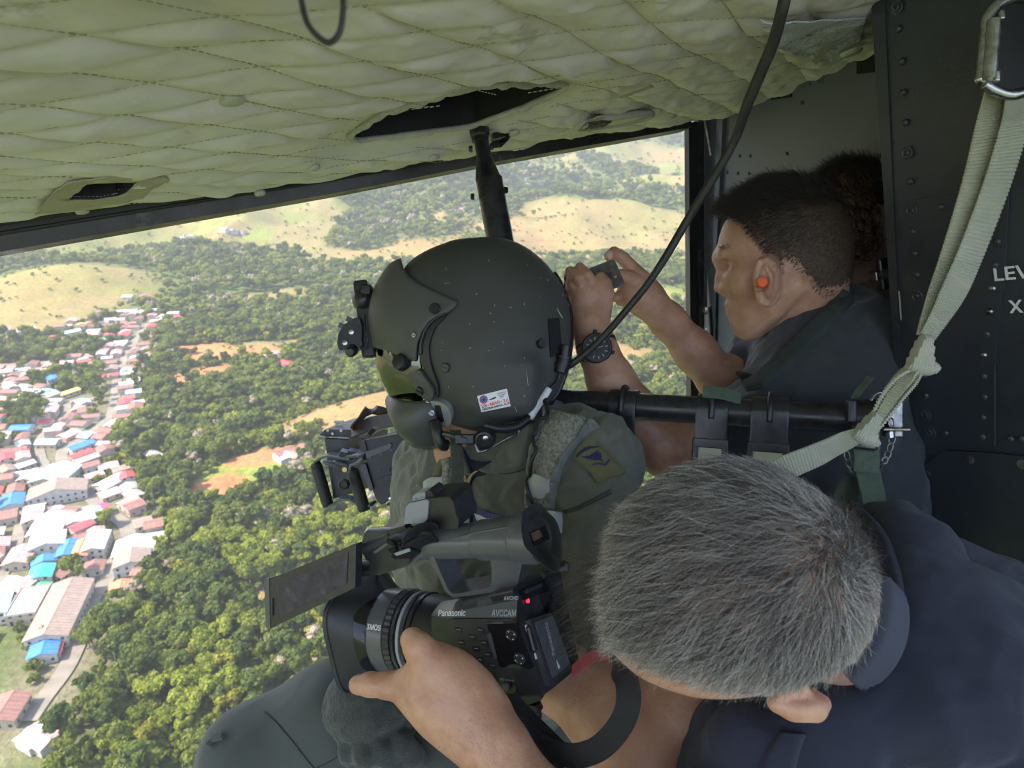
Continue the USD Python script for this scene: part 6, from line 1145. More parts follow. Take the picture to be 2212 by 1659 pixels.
M_.part('thumb_nail', sdf_mesh(lambda p: s_ell(p, ZH(728, 214, 1.2075), (.0062, .0035, .0085)), ZH(728, 214, 1.2075)-.014, ZH(728, 214, 1.2075)+.014, .0016), 'nail_pink', True)
# phone
po = [ZH(432, 395, 1.192), ZH(792, 262, 1.197), ZH(938, 590, 1.205), ZH(590, 745, 1.200)]; pe = unit(po[1]-po[0]); pn = unit(np.cross(pe, po[3]-po[0])); pn = pn if pn[1] < 0 else -pn; pu = np.cross(pn, pe); q = np.array([[(x-po[0]) @ pe, (x-po[0]) @ pu] for x in po])
T_ = Thing('phone', 'dark mottled phone held sideways by the man in the dark polo shirt', 'phone', base=po[0]); T_.part('case', prism(q, po[0], pe, pu, pn, -.009, 0, .006), 'black_plastic', 30); qs = np.array(Polygon(q).buffer(-.003).exterior.coords)[:-1]; T_.part('screen', prism(qs, po[0], pe, pu, pn, .0002, .0012, .004), 'phone_screen', 30)
# watch
wc = P(1289, 752, 1.132); wn = unit((-.05, -1, .08)); wr = frame(wn, (.35, 0, 1)); fx = unit(P(1320, 820, 1.155)-P(1288, 752, 1.165))
T_ = Thing('wristwatch', 'chunky black wristwatch with grey dial on the wrist below the phone', 'wristwatch', base=wc); T_.part('case', lathe([(.0225, -.006), (.0240, -.003), (.0240, .003), (.0222, .0055), (.0190, .0055), (.0186, .0035)], wc, wn, 40), 'black_plastic', 30); dl = T_.part('dial', lathe([(.0186, .002), (.0186, .0032)], wc, wn, 32), 'watch_dial', 30)
for k in range(12):
    a = k*math.pi/6; c = wc+wn*.0036+wr[:, 0]*math.cos(a)*.0150+wr[:, 1]*math.sin(a)*.0150; T_.part('hour_mark', box(c, (.0044, .0017, .0006), np.stack([wr[:, 0]*math.cos(a)+wr[:, 1]*math.sin(a), -wr[:, 0]*math.sin(a)+wr[:, 1]*math.cos(a), wr[:, 2]], 1)), 'watch_mark', False, dl)
for a, L in ((.6, .010), (2.2, .014)): T_.part('watch_hand', box(wc+wn*.0042+(wr[:, 0]*math.cos(a)+wr[:, 1]*math.sin(a))*L/2, (L, .0012, .0005), np.stack([wr[:, 0]*math.cos(a)+wr[:, 1]*math.sin(a), -wr[:, 0]*math.sin(a)+wr[:, 1]*math.cos(a), wr[:, 2]], 1)), 'watch_mark', False, dl)
T_.part('crown', rod(wc+wr[:, 0]*.023+wr[:, 1]*.002, wc+wr[:, 0]*.028+wr[:, 1]*.002, .003), 'metal_black'); axw = unit(P(1305, 790, 1.16)-P(1282, 720, 1.17)); st_ = P(1290, 753, 1.165); e1 = unit(np.cross(axw, (0, 1.0, 0))); e2 = np.cross(axw, e1); th_ = np.linspace(0, 2*np.pi, 41)
X = np.stack([np.stack([st_+axw*h+(e1*math.cos(a)*1.03+e2*math.sin(a))*(.0305+w_) for a in th_]) for h, w_ in ((-.011, -.002), (-.011, .0015), (.011, .0015), (.011, -.002))]); T_.part('strap', grid(X), 'black_rubber', 40)
for s in (-1, 1):
    for q_ in (-1, 1): T_.part('lug', box(wc+wn*-.003+axw*0+wr[:, 0]*s*.010*1.1+wr[:, 1]*q_*.0225, (.006, .010, .007), wr, .002), 'black_plastic', 30)
# ---- passenger behind
def f_pass(p):
    c = P(1838, 478, 1.345); d = s_ell(p, c, (.088, .09, .108), frame((.1, 0, 1.0), (0, 1, 0))); d = smin(d, s_chain(p, [(*P(1870, 540, 1.36), .062), (*P(1900, 660, 1.37), .070)], .02), .03)
    d = smin(d, s_chain(p, [(*P(1840, 720, 1.38), .10), (*P(1990, 690, 1.35), .095), (*P(1960, 950, 1.4), .17)], .03), .05); return smin(d, s_ell(p, P(1919, 492, 1.335), (.010, .014, .024)), .006)
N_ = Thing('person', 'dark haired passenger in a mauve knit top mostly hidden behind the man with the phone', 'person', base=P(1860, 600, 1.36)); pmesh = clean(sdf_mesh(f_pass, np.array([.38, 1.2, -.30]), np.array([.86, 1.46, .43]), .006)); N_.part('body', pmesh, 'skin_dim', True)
knit_cut = [(1780, 300), (2000, 300), (2000, 560), (1940, 575), (1870, 600), (1815, 632), (1780, 640)]
def f_knit(p): d = smin(s_chain(p, [(*P(1840, 722, 1.38), .112), (*P(1990, 692, 1.35), .105), (*P(1960, 950, 1.4), .18)], .03), s_chain(p, [(*P(1893, 640, 1.37), .076), (*P(1905, 700, 1.37), .085)], .02), .04); return smax(d, -carve(p, knit_cut), .008)
N_.part('knit_top', wrinkled(sdf_mesh(f_knit, np.array([.38, 1.18, -.30]), np.array([.86, 1.47, .32]), .006), (.008, .05, 31)), 'knit_mauve', True)
r_, nn = scatter(pmesh, 9000, lambda p, n: (pix(p)[:, 1] < 560+(1900-pix(p)[:, 0])*.25) & (pix(p)[:, 1] < 575) & ~((pix(p)[:, 0] > 1909)), 80); strands(N_, 'hair', r_, nn, np.tile(unit((-.5, -.1, .3)), (len(r_), 1)), .022, .0007, 'hair_dark', 5, .6, .5, .5, None, 81)
N_.part('headset_pad', box(P(1893, 425, 1.28), (.03, .05, .045), None, .006), 'velcro_black', 30)
# ------------------------------------------------------------------ grey haired cameraman in the foreground
pm('skin_front', (.52, .30, .19), .43, var=.2, vscale=30, bump=.0006, bscale=240, sss=.12, col2=(.42, .205, .125)); pm('scalp', (.46, .29, .21), .5, var=.15, vscale=25); pm('polo_navy', (.026, .028, .044), .92, var=.12, vscale=12, bump=.0009, bscale=420, sheen=.08, stretch=(1, 1, 3), spec=.25); pm('hair_charcoal', (.046, .036, .029), .40); pm('hair_grey', (.27, .245, .215), .38); pm('hair_silver', (.55, .52, .48), .36); pm('lanyard_red', (.30, .03, .045), .7, var=.3, vscale=90)
ZC, ZD, ZR, ZS = zoomer(548.6, 1042.4, 1/3), zoomer(737.3, 1261.8, 1/3), zoomer(1206.9, 932.6, 1/3), zoomer(1474.6, 1106, 1/3)
sk = P(1578, 1252, .590); fa = unit((-.93, .30, -.20)); va = unit(np.array([-.05, -.80, .60])-fa*(fa @ np.array([-.05, -.80, .60]))); wa = np.cross(fa, va); RS = np.stack([fa, va, wa], 1)
HS_ = spline([(1262, 1395), (1268, 1300), (1275, 1220), (1294, 1150), (1337, 1072), (1416, 1008), (1507, 971), (1590, 965), (1672, 983), (1737, 1022), (1820, 1089), (1864, 1152), (1888, 1234), (1886, 1328), (1850, 1408), (1772, 1468), (1700, 1500), (1608, 1528), (1524, 1538), (1474, 1532), (1372, 1494), (1320, 1452), (1282, 1424), (1262, 1395)], 90)[:-1]
def f_fhead(p):
    d = s_ell(p, sk, (.112, .098, .0985), RS); d = smin(d, s_ell(p, sk+fa*.055-va*.03, (.066, .075, .070), RS), .03); d = smin(d, s_ell(p, sk+fa*.050-va*.09, (.055, .075, .055), RS), .04)
    d = smax(d, carve(p, HS_), .035); d = smin(d, s_chain(p, [(*(sk-fa*.05-va*.04), .055), (*P(1860, 1390, .74), .060), (*P(1960, 1480, .78), .075)], .02), .02)
    ec = P(1727, 1522, .598); e = s_ell(p, ec, (.0225, .012, .0105), frame((.10, -.3, 1), (0, 1, 0))); e = smin(e, s_chain(p, [(*P(1722, 1518, .602), .011), (*P(1705, 1470, .602), .014)], .003), .008); e = smin(e, s_chain(p, [(*P(1676, 1518, .60), .0070), (*P(1712, 1535, .596), .0068), (*P(1762, 1538, .598), .0074), (*P(1776, 1520, .605), .0066), (*P(1752, 1500, .612), .006)], .003), .006); e = smax(e, -s_ell(p, P(1738, 1512, .588), (.014, .008, .0035)), .004)
    return smin(d, e, .006)
def f_farms(p):
    # near left arm and hand
    d = s_chain(p, [(*P(1730, 1720, .70), .060), (*P(1560, 1880, .61), .052), (*P(1330, 1960, .60), .048), (*P(1185, 1795, .655), .039), (*P(1066, 1610, .70), .0290), (*ZD(828, 896, .712), .0265)], .02)
    d = smin(d, s_chain(p, [(*ZD(780, 850, .712), .030), (*ZD(650, 740, .712), .0310), (*ZD(560, 690, .716), .026)], .02), .03); d = smin(d, s_ell(p, ZD(700, 660, .718), (.040, .018, .034), frame((.7, 0, .7), (0, 1, 0))), .025)
    d = smin(d, s_chain(p, [(*ZD(560, 690, .716), .0175), (*ZD(430, 668, .718), .0142), (*ZD(300, 655, .722), .0128), (*ZD(190, 650, .727), .0116), (*ZD(112, 652, .732), .0098)], .004), .014)
    d = smin(d, s_chain(p, [(*ZD(690, 620, .712), .020), (*ZD(590, 510, .706), .0165), (*ZD(500, 410, .704), .0140), (*ZD(462, 362, .716), .0122)], .005), .016)
    for ch in ([(640, 740, .735, .015), (560, 760, .765, .0115), (520, 700, .80, .0105)], [(700, 780, .74, .015), (640, 800, .775, .0115), (600, 740, .81, .0105)], [(790, 800, .74, .014), (760, 800, .78, .0110), (720, 750, .81, .010)]): d = smin(d, s_chain(p, [(*ZD(a, b, c), r) for a, b, c, r in ch], .003), .01)
    d = smin(d, s_chain(p, [(*ZD(880, 720, .720), .020), (*ZD(960, 770, .722), .0145), (*ZD(1010, 800, .72), .011)], .005), .015)
    # right arm behind the camera
    e = s_chain(p, [(*ZD(860, 380, .905), .032), (*P(1200, 1456, .86), .038), (*P(1325, 1545, .82), .049), (*P(1400, 1650, .78), .058)], .02); e = smin(e, s_chain(p, [(*P(1410, 1665, .78), .058), (*P(1470, 1560, .80), .056), (*P(1600, 1560, .82), .062), (*P(1720, 1600, .80), .07)], .02), .012)
    for a, b in (((1430, 570), (1500, 500)), ((1500, 500), (1570, 490))): e = smin(e, s_cone(p, ZC(*a, .90), ZC(*b, .91), .0105, .010), .004)
    return np.minimum(d, e)
def f_fback(p):
    d = s_chain(p, [(*P(1870, 1400, .76), .085), (*P(2010, 1520, .76), .14), (*P(2150, 1650, .74), .18)], .04); d = smin(d, s_chain(p, [(*P(1878, 1246, .83), .079), (*P(2080, 1420, .82), .12)], .03), .05)
    d = smin(d, s_chain(p, [(*P(1715, 1695, .70), .096), (*P(1850, 1570, .73), .10)], .03), .05); return smin(d, s_chain(p, [(*P(1720, 1705, .70), .085), (*P(1580, 1830, .62), .06)], .02), .04)
base_back = sdf_mesh(f_fback, np.array([.20, .42, -.55]), np.array([.75, 1.0, -.10]), .007)
folds = []
for pts_ in ([(1925, 1440), (1970, 1370), (2030, 1310), (2110, 1285), (2200, 1300)], [(1935, 1455), (2020, 1395), (2110, 1358), (2240, 1362)], [(1896, 1110), (1950, 1170), (1984, 1250), (1975, 1350), (1945, 1420)], [(1925, 1125), (1985, 1190), (2030, 1270)], [(1850, 1600), (1930, 1540), (2060, 1505), (2230, 1520)], [(1820, 1655), (1890, 1600), (2000, 1560), (2120, 1560), (2240, 1590)], [(1780, 1660), (1800, 1600), (1850, 1540), (1910, 1500)], [(1960, 1480), (2060, 1432), (2160, 1425), (2250, 1440)], [(1745, 1655), (1740, 1600), (1758, 1555)], [(1560, 1560), (1600, 1600), (1660, 1620)]):
    q = spline(pts_, 14); h_, g_ = hit(base_back, q[:, 0], q[:, 1]); folds.append(np.column_stack([h_, .030*np.sin(np.linspace(.35, 2.8, 14))]))
def f_navy(p):
    d = f_fback(p)
    for fo in folds: d = smin(d, s_chain(p, fo[::1], .004), .018)
    return d
B_ = Thing('person', 'grey haired cameraman in a navy polo shirt bending over the camcorder in the foreground', 'person', base=P(1600, 1350, .62))
def f_fbody(p): return smin(smin(f_fhead(p), f_fback(p)+.014, .02), f_farms(p), .012)
fbody = clean(sdf_mesh(f_fbody, np.array([-.20, .42, -.53]), np.array([.62, 1.0, -.02]), .0036)); B_.part('body', fbody, 'skin_front', True)
navy = wrinkled(sdf_mesh(f_navy, np.array([.08, .42, -.56]), np.array([.75, 1.0, -.10]), .0050), (.016, .085, 51), (.005, .035, 52)); B_.part('polo_shirt', navy, 'polo_navy', True)
FB = cat(fbody, navy); B_.part('collar', pad(FB, [(1826, 1080), (1866, 1124), (1888, 1190), (1898, 1260), (1894, 1335), (1866, 1400), (1815, 1452)], [(1872, 1104), (1915, 1150), (1946, 1230), (1958, 1300), (1955, 1380), (1925, 1445), (1866, 1500)], .008, 0, 0, n=14, edge=6), 'polo_navy', 60)
B_.part('placket', pad(FB, [(1680, 1585), (1650, 1625), (1622, 1690)], [(1745, 1585), (1730, 1625), (1716, 1690)], .008, 0, 0, n=10), 'polo_navy', 60)
HM = np.array([(1322, 1395), (1312, 1340), (1312, 1240), (1326, 1150), (1364, 1074), (1424, 1006), (1507, 962), (1590, 956), (1674, 974), (1742, 1014), (1828, 1080), (1876, 1148), (1904, 1232), (1902, 1336), (1872, 1424), (1788, 1474), (1706, 1490), (1608, 1500), (1508, 1486), (1420, 1452), (1350, 1415)])
def fk(p, n): return (poly_sd(pix(p), HM) < 0) & ((p-sk) @ va > -.07) & (np.linalg.norm(p-sk, axis=1) < .16)
thin = [(1560, 1290, 60, 16), (1470, 1230, 50, 30), (1520, 1180, 45, 25), (1580, 1255, 55, 22), (1400, 1340, 50, 20)]
for k, (nm_, n, wd, mat) in enumerate((('dark_hair', 18000, .00034, 'hair_charcoal'), ('grey_hair', 16000, .00034, 'hair_grey'), ('silver_hair', 17000, .00032, 'hair_silver'))):
    r_, nn = scatter(fbody, n, fk, 130+k); q = pix(r_); g = np.random.default_rng(140+k)
    keep = np.ones(len(q))
    for a, b, rx, ry in thin: keep *= 1-.62*np.exp(-((q[:, 0]-a)/rx)**2-((q[:, 1]-b)/ry)**2)
    edge_ = -poly_sd(q, HM); lightside = sstep(120, 10, edge_)*.6+sstep(1250, 1480, q[:, 1])*.5
    if k == 2: keep *= .25+.75*np.clip(lightside, 0, 1)
    if k == 0: keep *= 1-.55*np.clip(lightside, 0, 1)
    pt2 = qnoise(np.column_stack([q/22, q[:, 0]*0]), 25); keep *= np.clip((1.5-1.1*pt2) if k == 0 else (.35+1.2*pt2), .1, 1)
    m_ = g.random(len(q)) < keep; r_, nn, q, edge_ = r_[m_], nn[m_], q[m_], edge_[m_]
    rad = q-np.array([1812, 1178]); dist = np.linalg.norm(rad, axis=1); ru = rad/np.maximum(dist, 1)[:, None]; tan = np.stack([-ru[:, 1], ru[:, 0]], 1); fl = np.stack([qfbm(np.column_stack([q/70, q[:, 0]*0]), 2, 5)-.5, qfbm(np.column_stack([q/70, q[:, 0]*0+9]), 2, 6)-.5], 1)
    cl_ = np.stack([qnoise(np.column_stack([q/16, q[:, 0]*0]), 15)-.5, qnoise(np.column_stack([q/16, q[:, 0]*0+9]), 16)-.5], 1)
    d2 = ru*(.25+.65*sstep(10, 150, dist))[:, None]+tan*-.55*np.exp(-dist/110)[:, None]+np.array([-.42, .30])*(.7*np.exp(-(dist/70)**2)+.8*sstep(60, 260, dist))[:, None]+fl*1.5+cl_*1.25; d2 /= np.linalg.norm(d2, axis=1, keepdims=True)
    rt, dn_ = seen_frame(r_, nn); comb = rt*d2[:, :1]+dn_*d2[:, 1:]; ln = .0065+.0290*sstep(4, 110, edge_)*sstep(-60, 90, dist); ln = ln+.006*sstep(1400, 1300, q[:, 0])*sstep(1150, 1230, q[:, 1]); ln = ln+.006*sstep(1520, 1350, q[:, 0])
    strands(B_, nm_, r_, nn, comb, ln, wd, mat, 7, .50, .13, .36, np.array([-.10, 0, -.10]), 150+k)
r_, nn = scatter(fbody, 2600, lambda p, n: (np.linalg.norm(pix(p)-np.array([1812, 1178]), axis=1) < 75) & (np.linalg.norm(p-sk, axis=1) < .16), 161); g = np.random.default_rng(162); rt, dn_ = seen_frame(r_, nn); a_ = g.uniform(0, 6.28, len(r_))[:, None]; strands(B_, 'crown_hair', r_, nn, rt*np.cos(a_)+dn_*np.sin(a_)-rt*.5+dn_*.3, .016, .00042, 'hair_charcoal', 6, .5, .2, .4, None, 163)
# loose fringe over the camera
r_, nn = scatter(fbody, 420, lambda p, n: (np.abs(pix(p)[:, 0]-1295) < 40) & (np.abs(pix(p)[:, 1]-1300) < 110) & (np.linalg.norm(p-sk, axis=1) < .16), 171); strands(B_, 'fringe', r_, nn, np.tile(unit((-.9, .15, -.30)), (len(r_), 1)),   .036, .00030, 'hair_charcoal', 8, .5, .30, .5, np.array([-.1, 0, -.5]), 172)
r_, nn = scatter(fbody, 1500, lambda p, n: (np.abs(pix(p)[:, 0]-1075) < 130) & (pix(p)[:, 1] > 1545) & (pix(p)[:, 1] < 1700) & (p[:, 1] < .76), 181); rt, dn_ = seen_frame(r_, nn); strands(B_, 'arm_hair', r_, nn, rt*.5+dn_*.6, .010, .00012, 'hair_charcoal', 5, .3, .35, .3, None, 182)
B_.part('lanyard', ribbon(PP([(1238, 1450, .74), (1262, 1430, .72), (1292, 1414, .70), (1320, 1412, .69)]), .012, .003, (.2, .3, 1)), 'lanyard_red')
# ------------------------------------------------------------------ camcorder
pm('cam_black', (.024, .024, .026), .34, var=.2, vscale=40, bump=.0001, bscale=1500, rvar=.06); pm('cam_grey', (.095, .098, .104), .26, var=.12, vscale=30, rvar=.05); pm('cam_soft', (.036, .036, .038), .55, var=.2, vscale=60); pm('cam_gloss', (.010, .010, .012), .06); pm('cam_pale', (.27, .28, .31), .38, var=.08); pm('print_white', (.70, .70, .72), .5); pm('print_grey', (.32, .33, .35), .5); pm('hood_black', (.030, .032, .034), .42, var=.15, vscale=30, bump=.0002, bscale=900); pm('tape_black', (.010, .010, .010), .8, var=.3, vscale=200, bump=.001, bscale=800)
usdkit.material(stage, mpath('lcd_glow'), {'tc': ('texture_coordinate', {}), 'n': ('noise_texture', {'scale': 55.0, 'detail': 6.0, 'roughness': .7}), 'r': ('rgb_ramp', {'ramp': [(.35, (.010, .009, .016)), (.55, (.024, .021, .036)), (.7, (.050, .045, .066))]}), 'p': ('principled_bsdf', {'roughness': .12, 'emission_strength': .10})}, [('tc.object', 'n.vector'), ('n.fac', 'r.fac'), ('r.color', 'p.base_color'), ('r.color', 'p.emission_color')], surface='p.BSDF')
usdkit.material(stage, mpath('led_red'), {'p': ('principled_bsdf', {'base_color': (.8, .02, .05), 'emission_color': (1.0, .05, .10), 'emission_strength': .22})}, [], surface='p.BSDF')
CL = unit((-.885, .44, -.055)); CU = np.array([-.175, -.20, .955]); CU = unit(CU-CL*(CL @ CU)); CS = np.cross(CL, CU); CS = CS if CS[1] < 0 else -CS; CE = np.cross(CU, CS)
CO = P(1120, 1400, .765)
def onplane(px, py, o, n):
    r = np.array([(px-1106)/F, 1, -(py-829.5)/F]); return r*((o @ n)/(r @ n))
def CP(x, y, off=0.0): return onplane(548.6+x/3, 1042.4+y/3, CO+CS*off, CS)
K = Thing('camcorder', 'black professional camcorder with flip-out screen and big lens hood held by the cameraman', 'camcorder', base=CO)
def cpr(name, poly, o0, o1, mat, r=.002, par=None, sm=25):
    q = np.array([CP(a, b, o1)-CO for a, b in poly]); return K.part(name, prism(np.stack([q @ CE, q @ CU], 1), CO, CE, CU, CS, o0, o1, r), mat, sm, par)
def hullz(name, rows, mat, par=None, sm=20): return K.part(name, trimesh.convex.convex_hull(np.array([CP(*r) for r in rows])), mat, sm, par)
# body: lower block, sloping bright shoulder, control panel
low = [(1148, 872), (1250, 878), (1700, 880), (1830, 1200), (1862, 1385), (1560, 1385), (1330, 1310), (1215, 1200), (1160, 1100)]
body = hullz('body', [(a, b, 0) for a, b in low]+[(a, b, -.105) for a, b in low], 'cam_black')
hullz('side_shoulder', [(1148, 866, .0012), (1250, 876, .0012), (1698, 877, .0012), (1706, 760, -.010), (1665, 688, -.034), (1215, 772, -.034), (1165, 830, -.014)]+[(1215, 790, -.105), (1665, 700, -.105), (1698, 877, -.105), (1148, 866, -.105)], 'cam_grey')
cp1 = cpr('control_panel', [(1262, 905), (1285, 885), (1690, 885), (1828, 1195), (1800, 1290), (1760, 1300), (1560, 1240), (1345, 1110), (1268, 1062), (1248, 1000)], .0, .0032, 'cam_soft', .004)
gl = cpr('glossy_door', [(1507, 912), (1700, 908), (1815, 1203), (1780, 1210), (1590, 1196), (1535, 1010)], .002, .0052, 'cam_gloss', .003); cpr('door_edge', [(1507, 908), (1700, 903), (1703, 911), (1508, 916)], .003, .0060, 'steel', .0002, gl); cpr('door_catch', [(1508, 985), (1530, 972), (1572, 1140), (1560, 1150)], .003, .0066, 'cam_grey', .001, gl)
for a, b, r in ((1668, 985, .0062), (1722, 1140, .0064)):
    c = CP(a, b, .0055); dd = K.part('dial', lathe([(r, -.002), (r, .001), (r*.85, .0018), (r*.62, .0008), (r*.55, .002), (r*.2, .0022)], c, CS, 28), 'cam_black', 30, gl)
    for k in range(4):
        an = k*math.pi/2+.4; K.part('dial_mark', box(c+CS*.0019+(CE*math.cos(an)+CU*math.sin(an))*r*.74, (.0012, .0012, .0004), np.stack([CE, CU, CS], 1)), 'print_white', False, gl)
for a, b in ((1325, 955), (1465, 957), (1415, 1002), (1342, 1037), (1490, 1040), (1440, 1077), (1368, 1110), (1515, 1115), (1465, 1150), (1400, 1172), (1548, 1186), (1475, 1298), (1540, 1300)):
    bt = K.part('button', box(CP(a, b, .0032), (.0085, .0062, .0022), np.stack([CE, CU, CS], 1), .0008), 'cam_black', 30, cp1); K.part('button_mark', box(CP(a, b-2, .0043), (.0050, .0007, .0003), np.stack([CE, CU, CS], 1)), 'print_grey', False, cp1)
for a, b, r in ((1640, 1315, .0050), (1725, 1318, .0042)): K.part('knob', cat(lathe([(r, -.001), (r, .0035), (r*.8, .0045)], CP(a, b, .002), CS, 18), box(CP(a, b, .0066), (r*.35, r*1.5, .001), np.stack([CE, CU, CS], 1))), 'cam_grey', 30)
cpr('lower_edge', [(1560, 1382), (1862, 1382), (1866, 1410), (1780, 1440), (1575, 1402)], -.10, .002, 'cam_black', .002)
K.part('tripod_lug', cat(box(CP(1800, 1455, -.01), (.014, .014, .012), np.stack([CE, CU, CS], 1), .002), rod(CP(1830, 1430, .0), CP(1850, 1470, .0), .005), box(CP(1840, 1500, -.004), (.008, .010, .006), np.stack([CE, CU, CS], 1), .002)), 'cam_black', 30)
def ctext(txt, x, y, h, mat, off, tilt=0.0, bold=True, name='lettering', ex=None, ey=None, n=None, par=None, st=1.0):
    m = meshkit.text_mesh(txt, h, .0004, bold); v = np.array(m.vertices); o = CP(x, y, off) if ex is None else n[1]; a = CE if CE[0] > 0 else -CE; b = CU
    if ex is not None: a, b = ex, ey
    elif tilt: a, b = a*math.cos(tilt)+b*math.sin(tilt), b*math.cos(tilt)-a*math.sin(tilt)
    nn = CS if n is None else n[0]; return K.part(name, tm(o+v[:, :1]*st*a+v[:, 1:2]*b+v[:, 2:]*nn, m.faces), mat, False, par)
# lettering on the sloping shoulder lies in that face
s0, s1, s2 = CP(1250, 870, .0012), CP(1690, 870, .0012), CP(1700, 770, -.0085); sx = unit(s1-s0); sn = unit(np.cross(sx, s2-s1)); sn = sn if sn @ CS > 0 else -sn; sy = np.cross(sn, sx)
if sy[2] < 0: sy = -sy
def onsh(x, y): return onplane(548.6+x/3, 1042.4+y/3, s0+sn*.0006, sn)
ctext('Panasonic', 0, 0, .0062, 'print_white', 0, ex=sx, ey=sy, n=(sn, onsh(1192, 864)), st=.86); ctext('AVCHD', 0, 0, .0040, 'print_grey', 0, ex=sx, ey=sy, n=(sn, onsh(1618, 762)), st=.9); ctext('AVCCAM', 0, 0, .0065, 'print_grey', 0, ex=sx, ey=sy, n=(sn, onsh(1540, 866)), st=.75)
ctext('REL SOUND', 1596, 1278, .0022, 'print_grey', .0034, bold=False); ctext('QUICK START', 1698, 1280, .0022, 'print_grey', .0034, bold=False)
# rear: frame, battery, card door, lamp
RO = CP(1712, 890, 0); RNr = unit(-CL*.93+CU*.25)
def RPt(x, y, off=0.0): return onplane(548.6+x/3, 1042.4+y/3, RO+RNr*off, RNr)
re_ = unit(np.cross((0, 0, 1.0), RNr)); ru_ = np.cross(RNr, re_)
def rpr(name, poly, o0, o1, mat, r=.002, par=None):
    q = np.array([RPt(a, b, o1)-RO for a, b in poly]); return K.part(name, prism(np.stack([q @ re_, q @ ru_], 1), RO, re_, ru_, RNr, o0, o1, r), mat, 25, par)
rpr('rear_frame', [(1700, 890), (1700, 745), (1665, 690), (1980, 560), (2010, 690), (2112, 1190), (1935, 1335), (1862, 1385), (1832, 1200)], -.030, .0, 'cam_black', .003)
bt = rpr('battery', [(1788, 885), (1960, 830), (2080, 1180), (1925, 1322)], -.01, .007, 'cam_soft', .002); rpr('battery_label', [(1820, 905), (1945, 858), (2050, 1175), (1938, 1268)], .007, .0076, 'cam_grey', .002, bt)
rpr('battery_arrow', [(1962, 1150), (1985, 1195), (1975, 1210)], .0076, .0080, 'print_white', 0, bt); rpr('battery_rail', [(1902, 705), (1918, 700), (2108, 1195), (2088, 1202)], -.004, .012, 'cam_gloss', .0008)
bx_, by_ = unit(RPt(1925, 990, .008)-RPt(1960, 1130, .008)), None; by_ = np.cross(RNr, bx_); ctext('Panasonic', 0, 0, .0058, 'print_grey', 0, ex=bx_, ey=by_, n=(RNr, RPt(1952, 1118, .0077)), st=.9)
rpr('card_door', [(1720, 700), (1880, 630), (1920, 690), (1765, 760)], 0, .003, 'cam_gloss', .002); rpr('led_window', [(1752, 700), (1862, 652), (1872, 672), (1765, 722)], .003, .0036, 'cam_soft', .001)
K.part('record_lamp', lathe([(.0028, 0), (.0028, .0016), (.0015, .0024)], RPt(1771, 765, .001), RNr, 14), 'led_red', 30); K.part('slide_switch', box(RPt(1800, 1010, .0035), (.007, .005, .026), np.stack([re_, RNr, ru_], 1), .002), 'cam_black', 30)
for a, b in ((1768, 940), (1828, 1122), (1745, 715)): K.part('symbol', box(RPt(a, b, .0012), (.0050, .0004, .0062), np.stack([re_, RNr, ru_], 1)), 'print_white', False)
K.part('deck_rail', cat(rod(RPt(1870, 600, .01), RPt(2010, 520, .01), .0035), box(RPt(2005, 545, .008), (.014, .01, .012), None, .002)), 'cam_black', 30)
# lens
A0 = CP(1000, 965, -.047)
def ring(name, prof, mat, par=None, n=64, sm=30): return K.part(name, lathe(prof, A0, CL, n), mat, sm, par)
ln = ring('lens_barrel', [(.047, -.075), (.0470, -.034), (.0455, -.0335), (.0455, .042), (.044, .045)], 'cam_black')
ring('rear_ring', [(.0462, -.0325), (.0485, -.0320), (.0485, -.0270), (.0462, -.0265)], 'cam_black', ln); ring('scale_ring', [(.0462, -.0190), (.0486, -.0185), (.0486, -.0150), (.0462, -.0145)], 'print_grey', ln); ring('front_ring', [(.0462, .0035), (.0500, .0045), (.0496, .030), (.0480, .034)], 'cam_grey', ln)
def knurl(t0, t1, r, n, dep, nm_):
    a = np.arange(n*2)*np.pi/n; pr = np.where(np.arange(n*2) % 2, r, r-dep); c2 = np.stack([pr*np.cos(a), pr*np.sin(a)], 1); m = trimesh.creation.extrude_polygon(Polygon(c2), t1-t0, engine='earcut'); v = np.array(m.vertices); v[:, 2] += t0; K.part(nm_, tm(A0+v @ frame(CL).T, m.faces), 'cam_soft', False, ln)
knurl(-.0245, -.0205, .0487, 110, .0009, 'iris_ring'); knurl(-.0115, -.0075, .0492, 110, .0009, 'zoom_ring'); knurl(-.0060, .0025, .0508, 44, .0016, 'focus_ring')
fm_ = meshkit.text_mesh('3MOS', .0060, .0004, True); v = np.array(fm_.vertices); 
FR = frame(CL); c_ = (CP(852, 966, 0)-A0) @ FR; th0 = math.atan2(c_[1], c_[0]); t0 = .0258; R0 = .0499
# wrap the word round the ring, reading from the hood towards the body
tang = np.cross(CL, FR[:, 0]*math.cos(th0)+FR[:, 1]*math.sin(th0)); sgn = 1 if tang[2] > 0 else -1
th = th0+sgn*v[:, 1]/R0; K.part('lettering', tm(A0+CL*(t0-v[:, :1]*.85)+(R0+.0001+v[:, 2:])*(np.cos(th)[:, None]*FR[:, 0]+np.sin(th)[:, None]*FR[:, 1]), fm_.faces), 'print_white', False, ln)
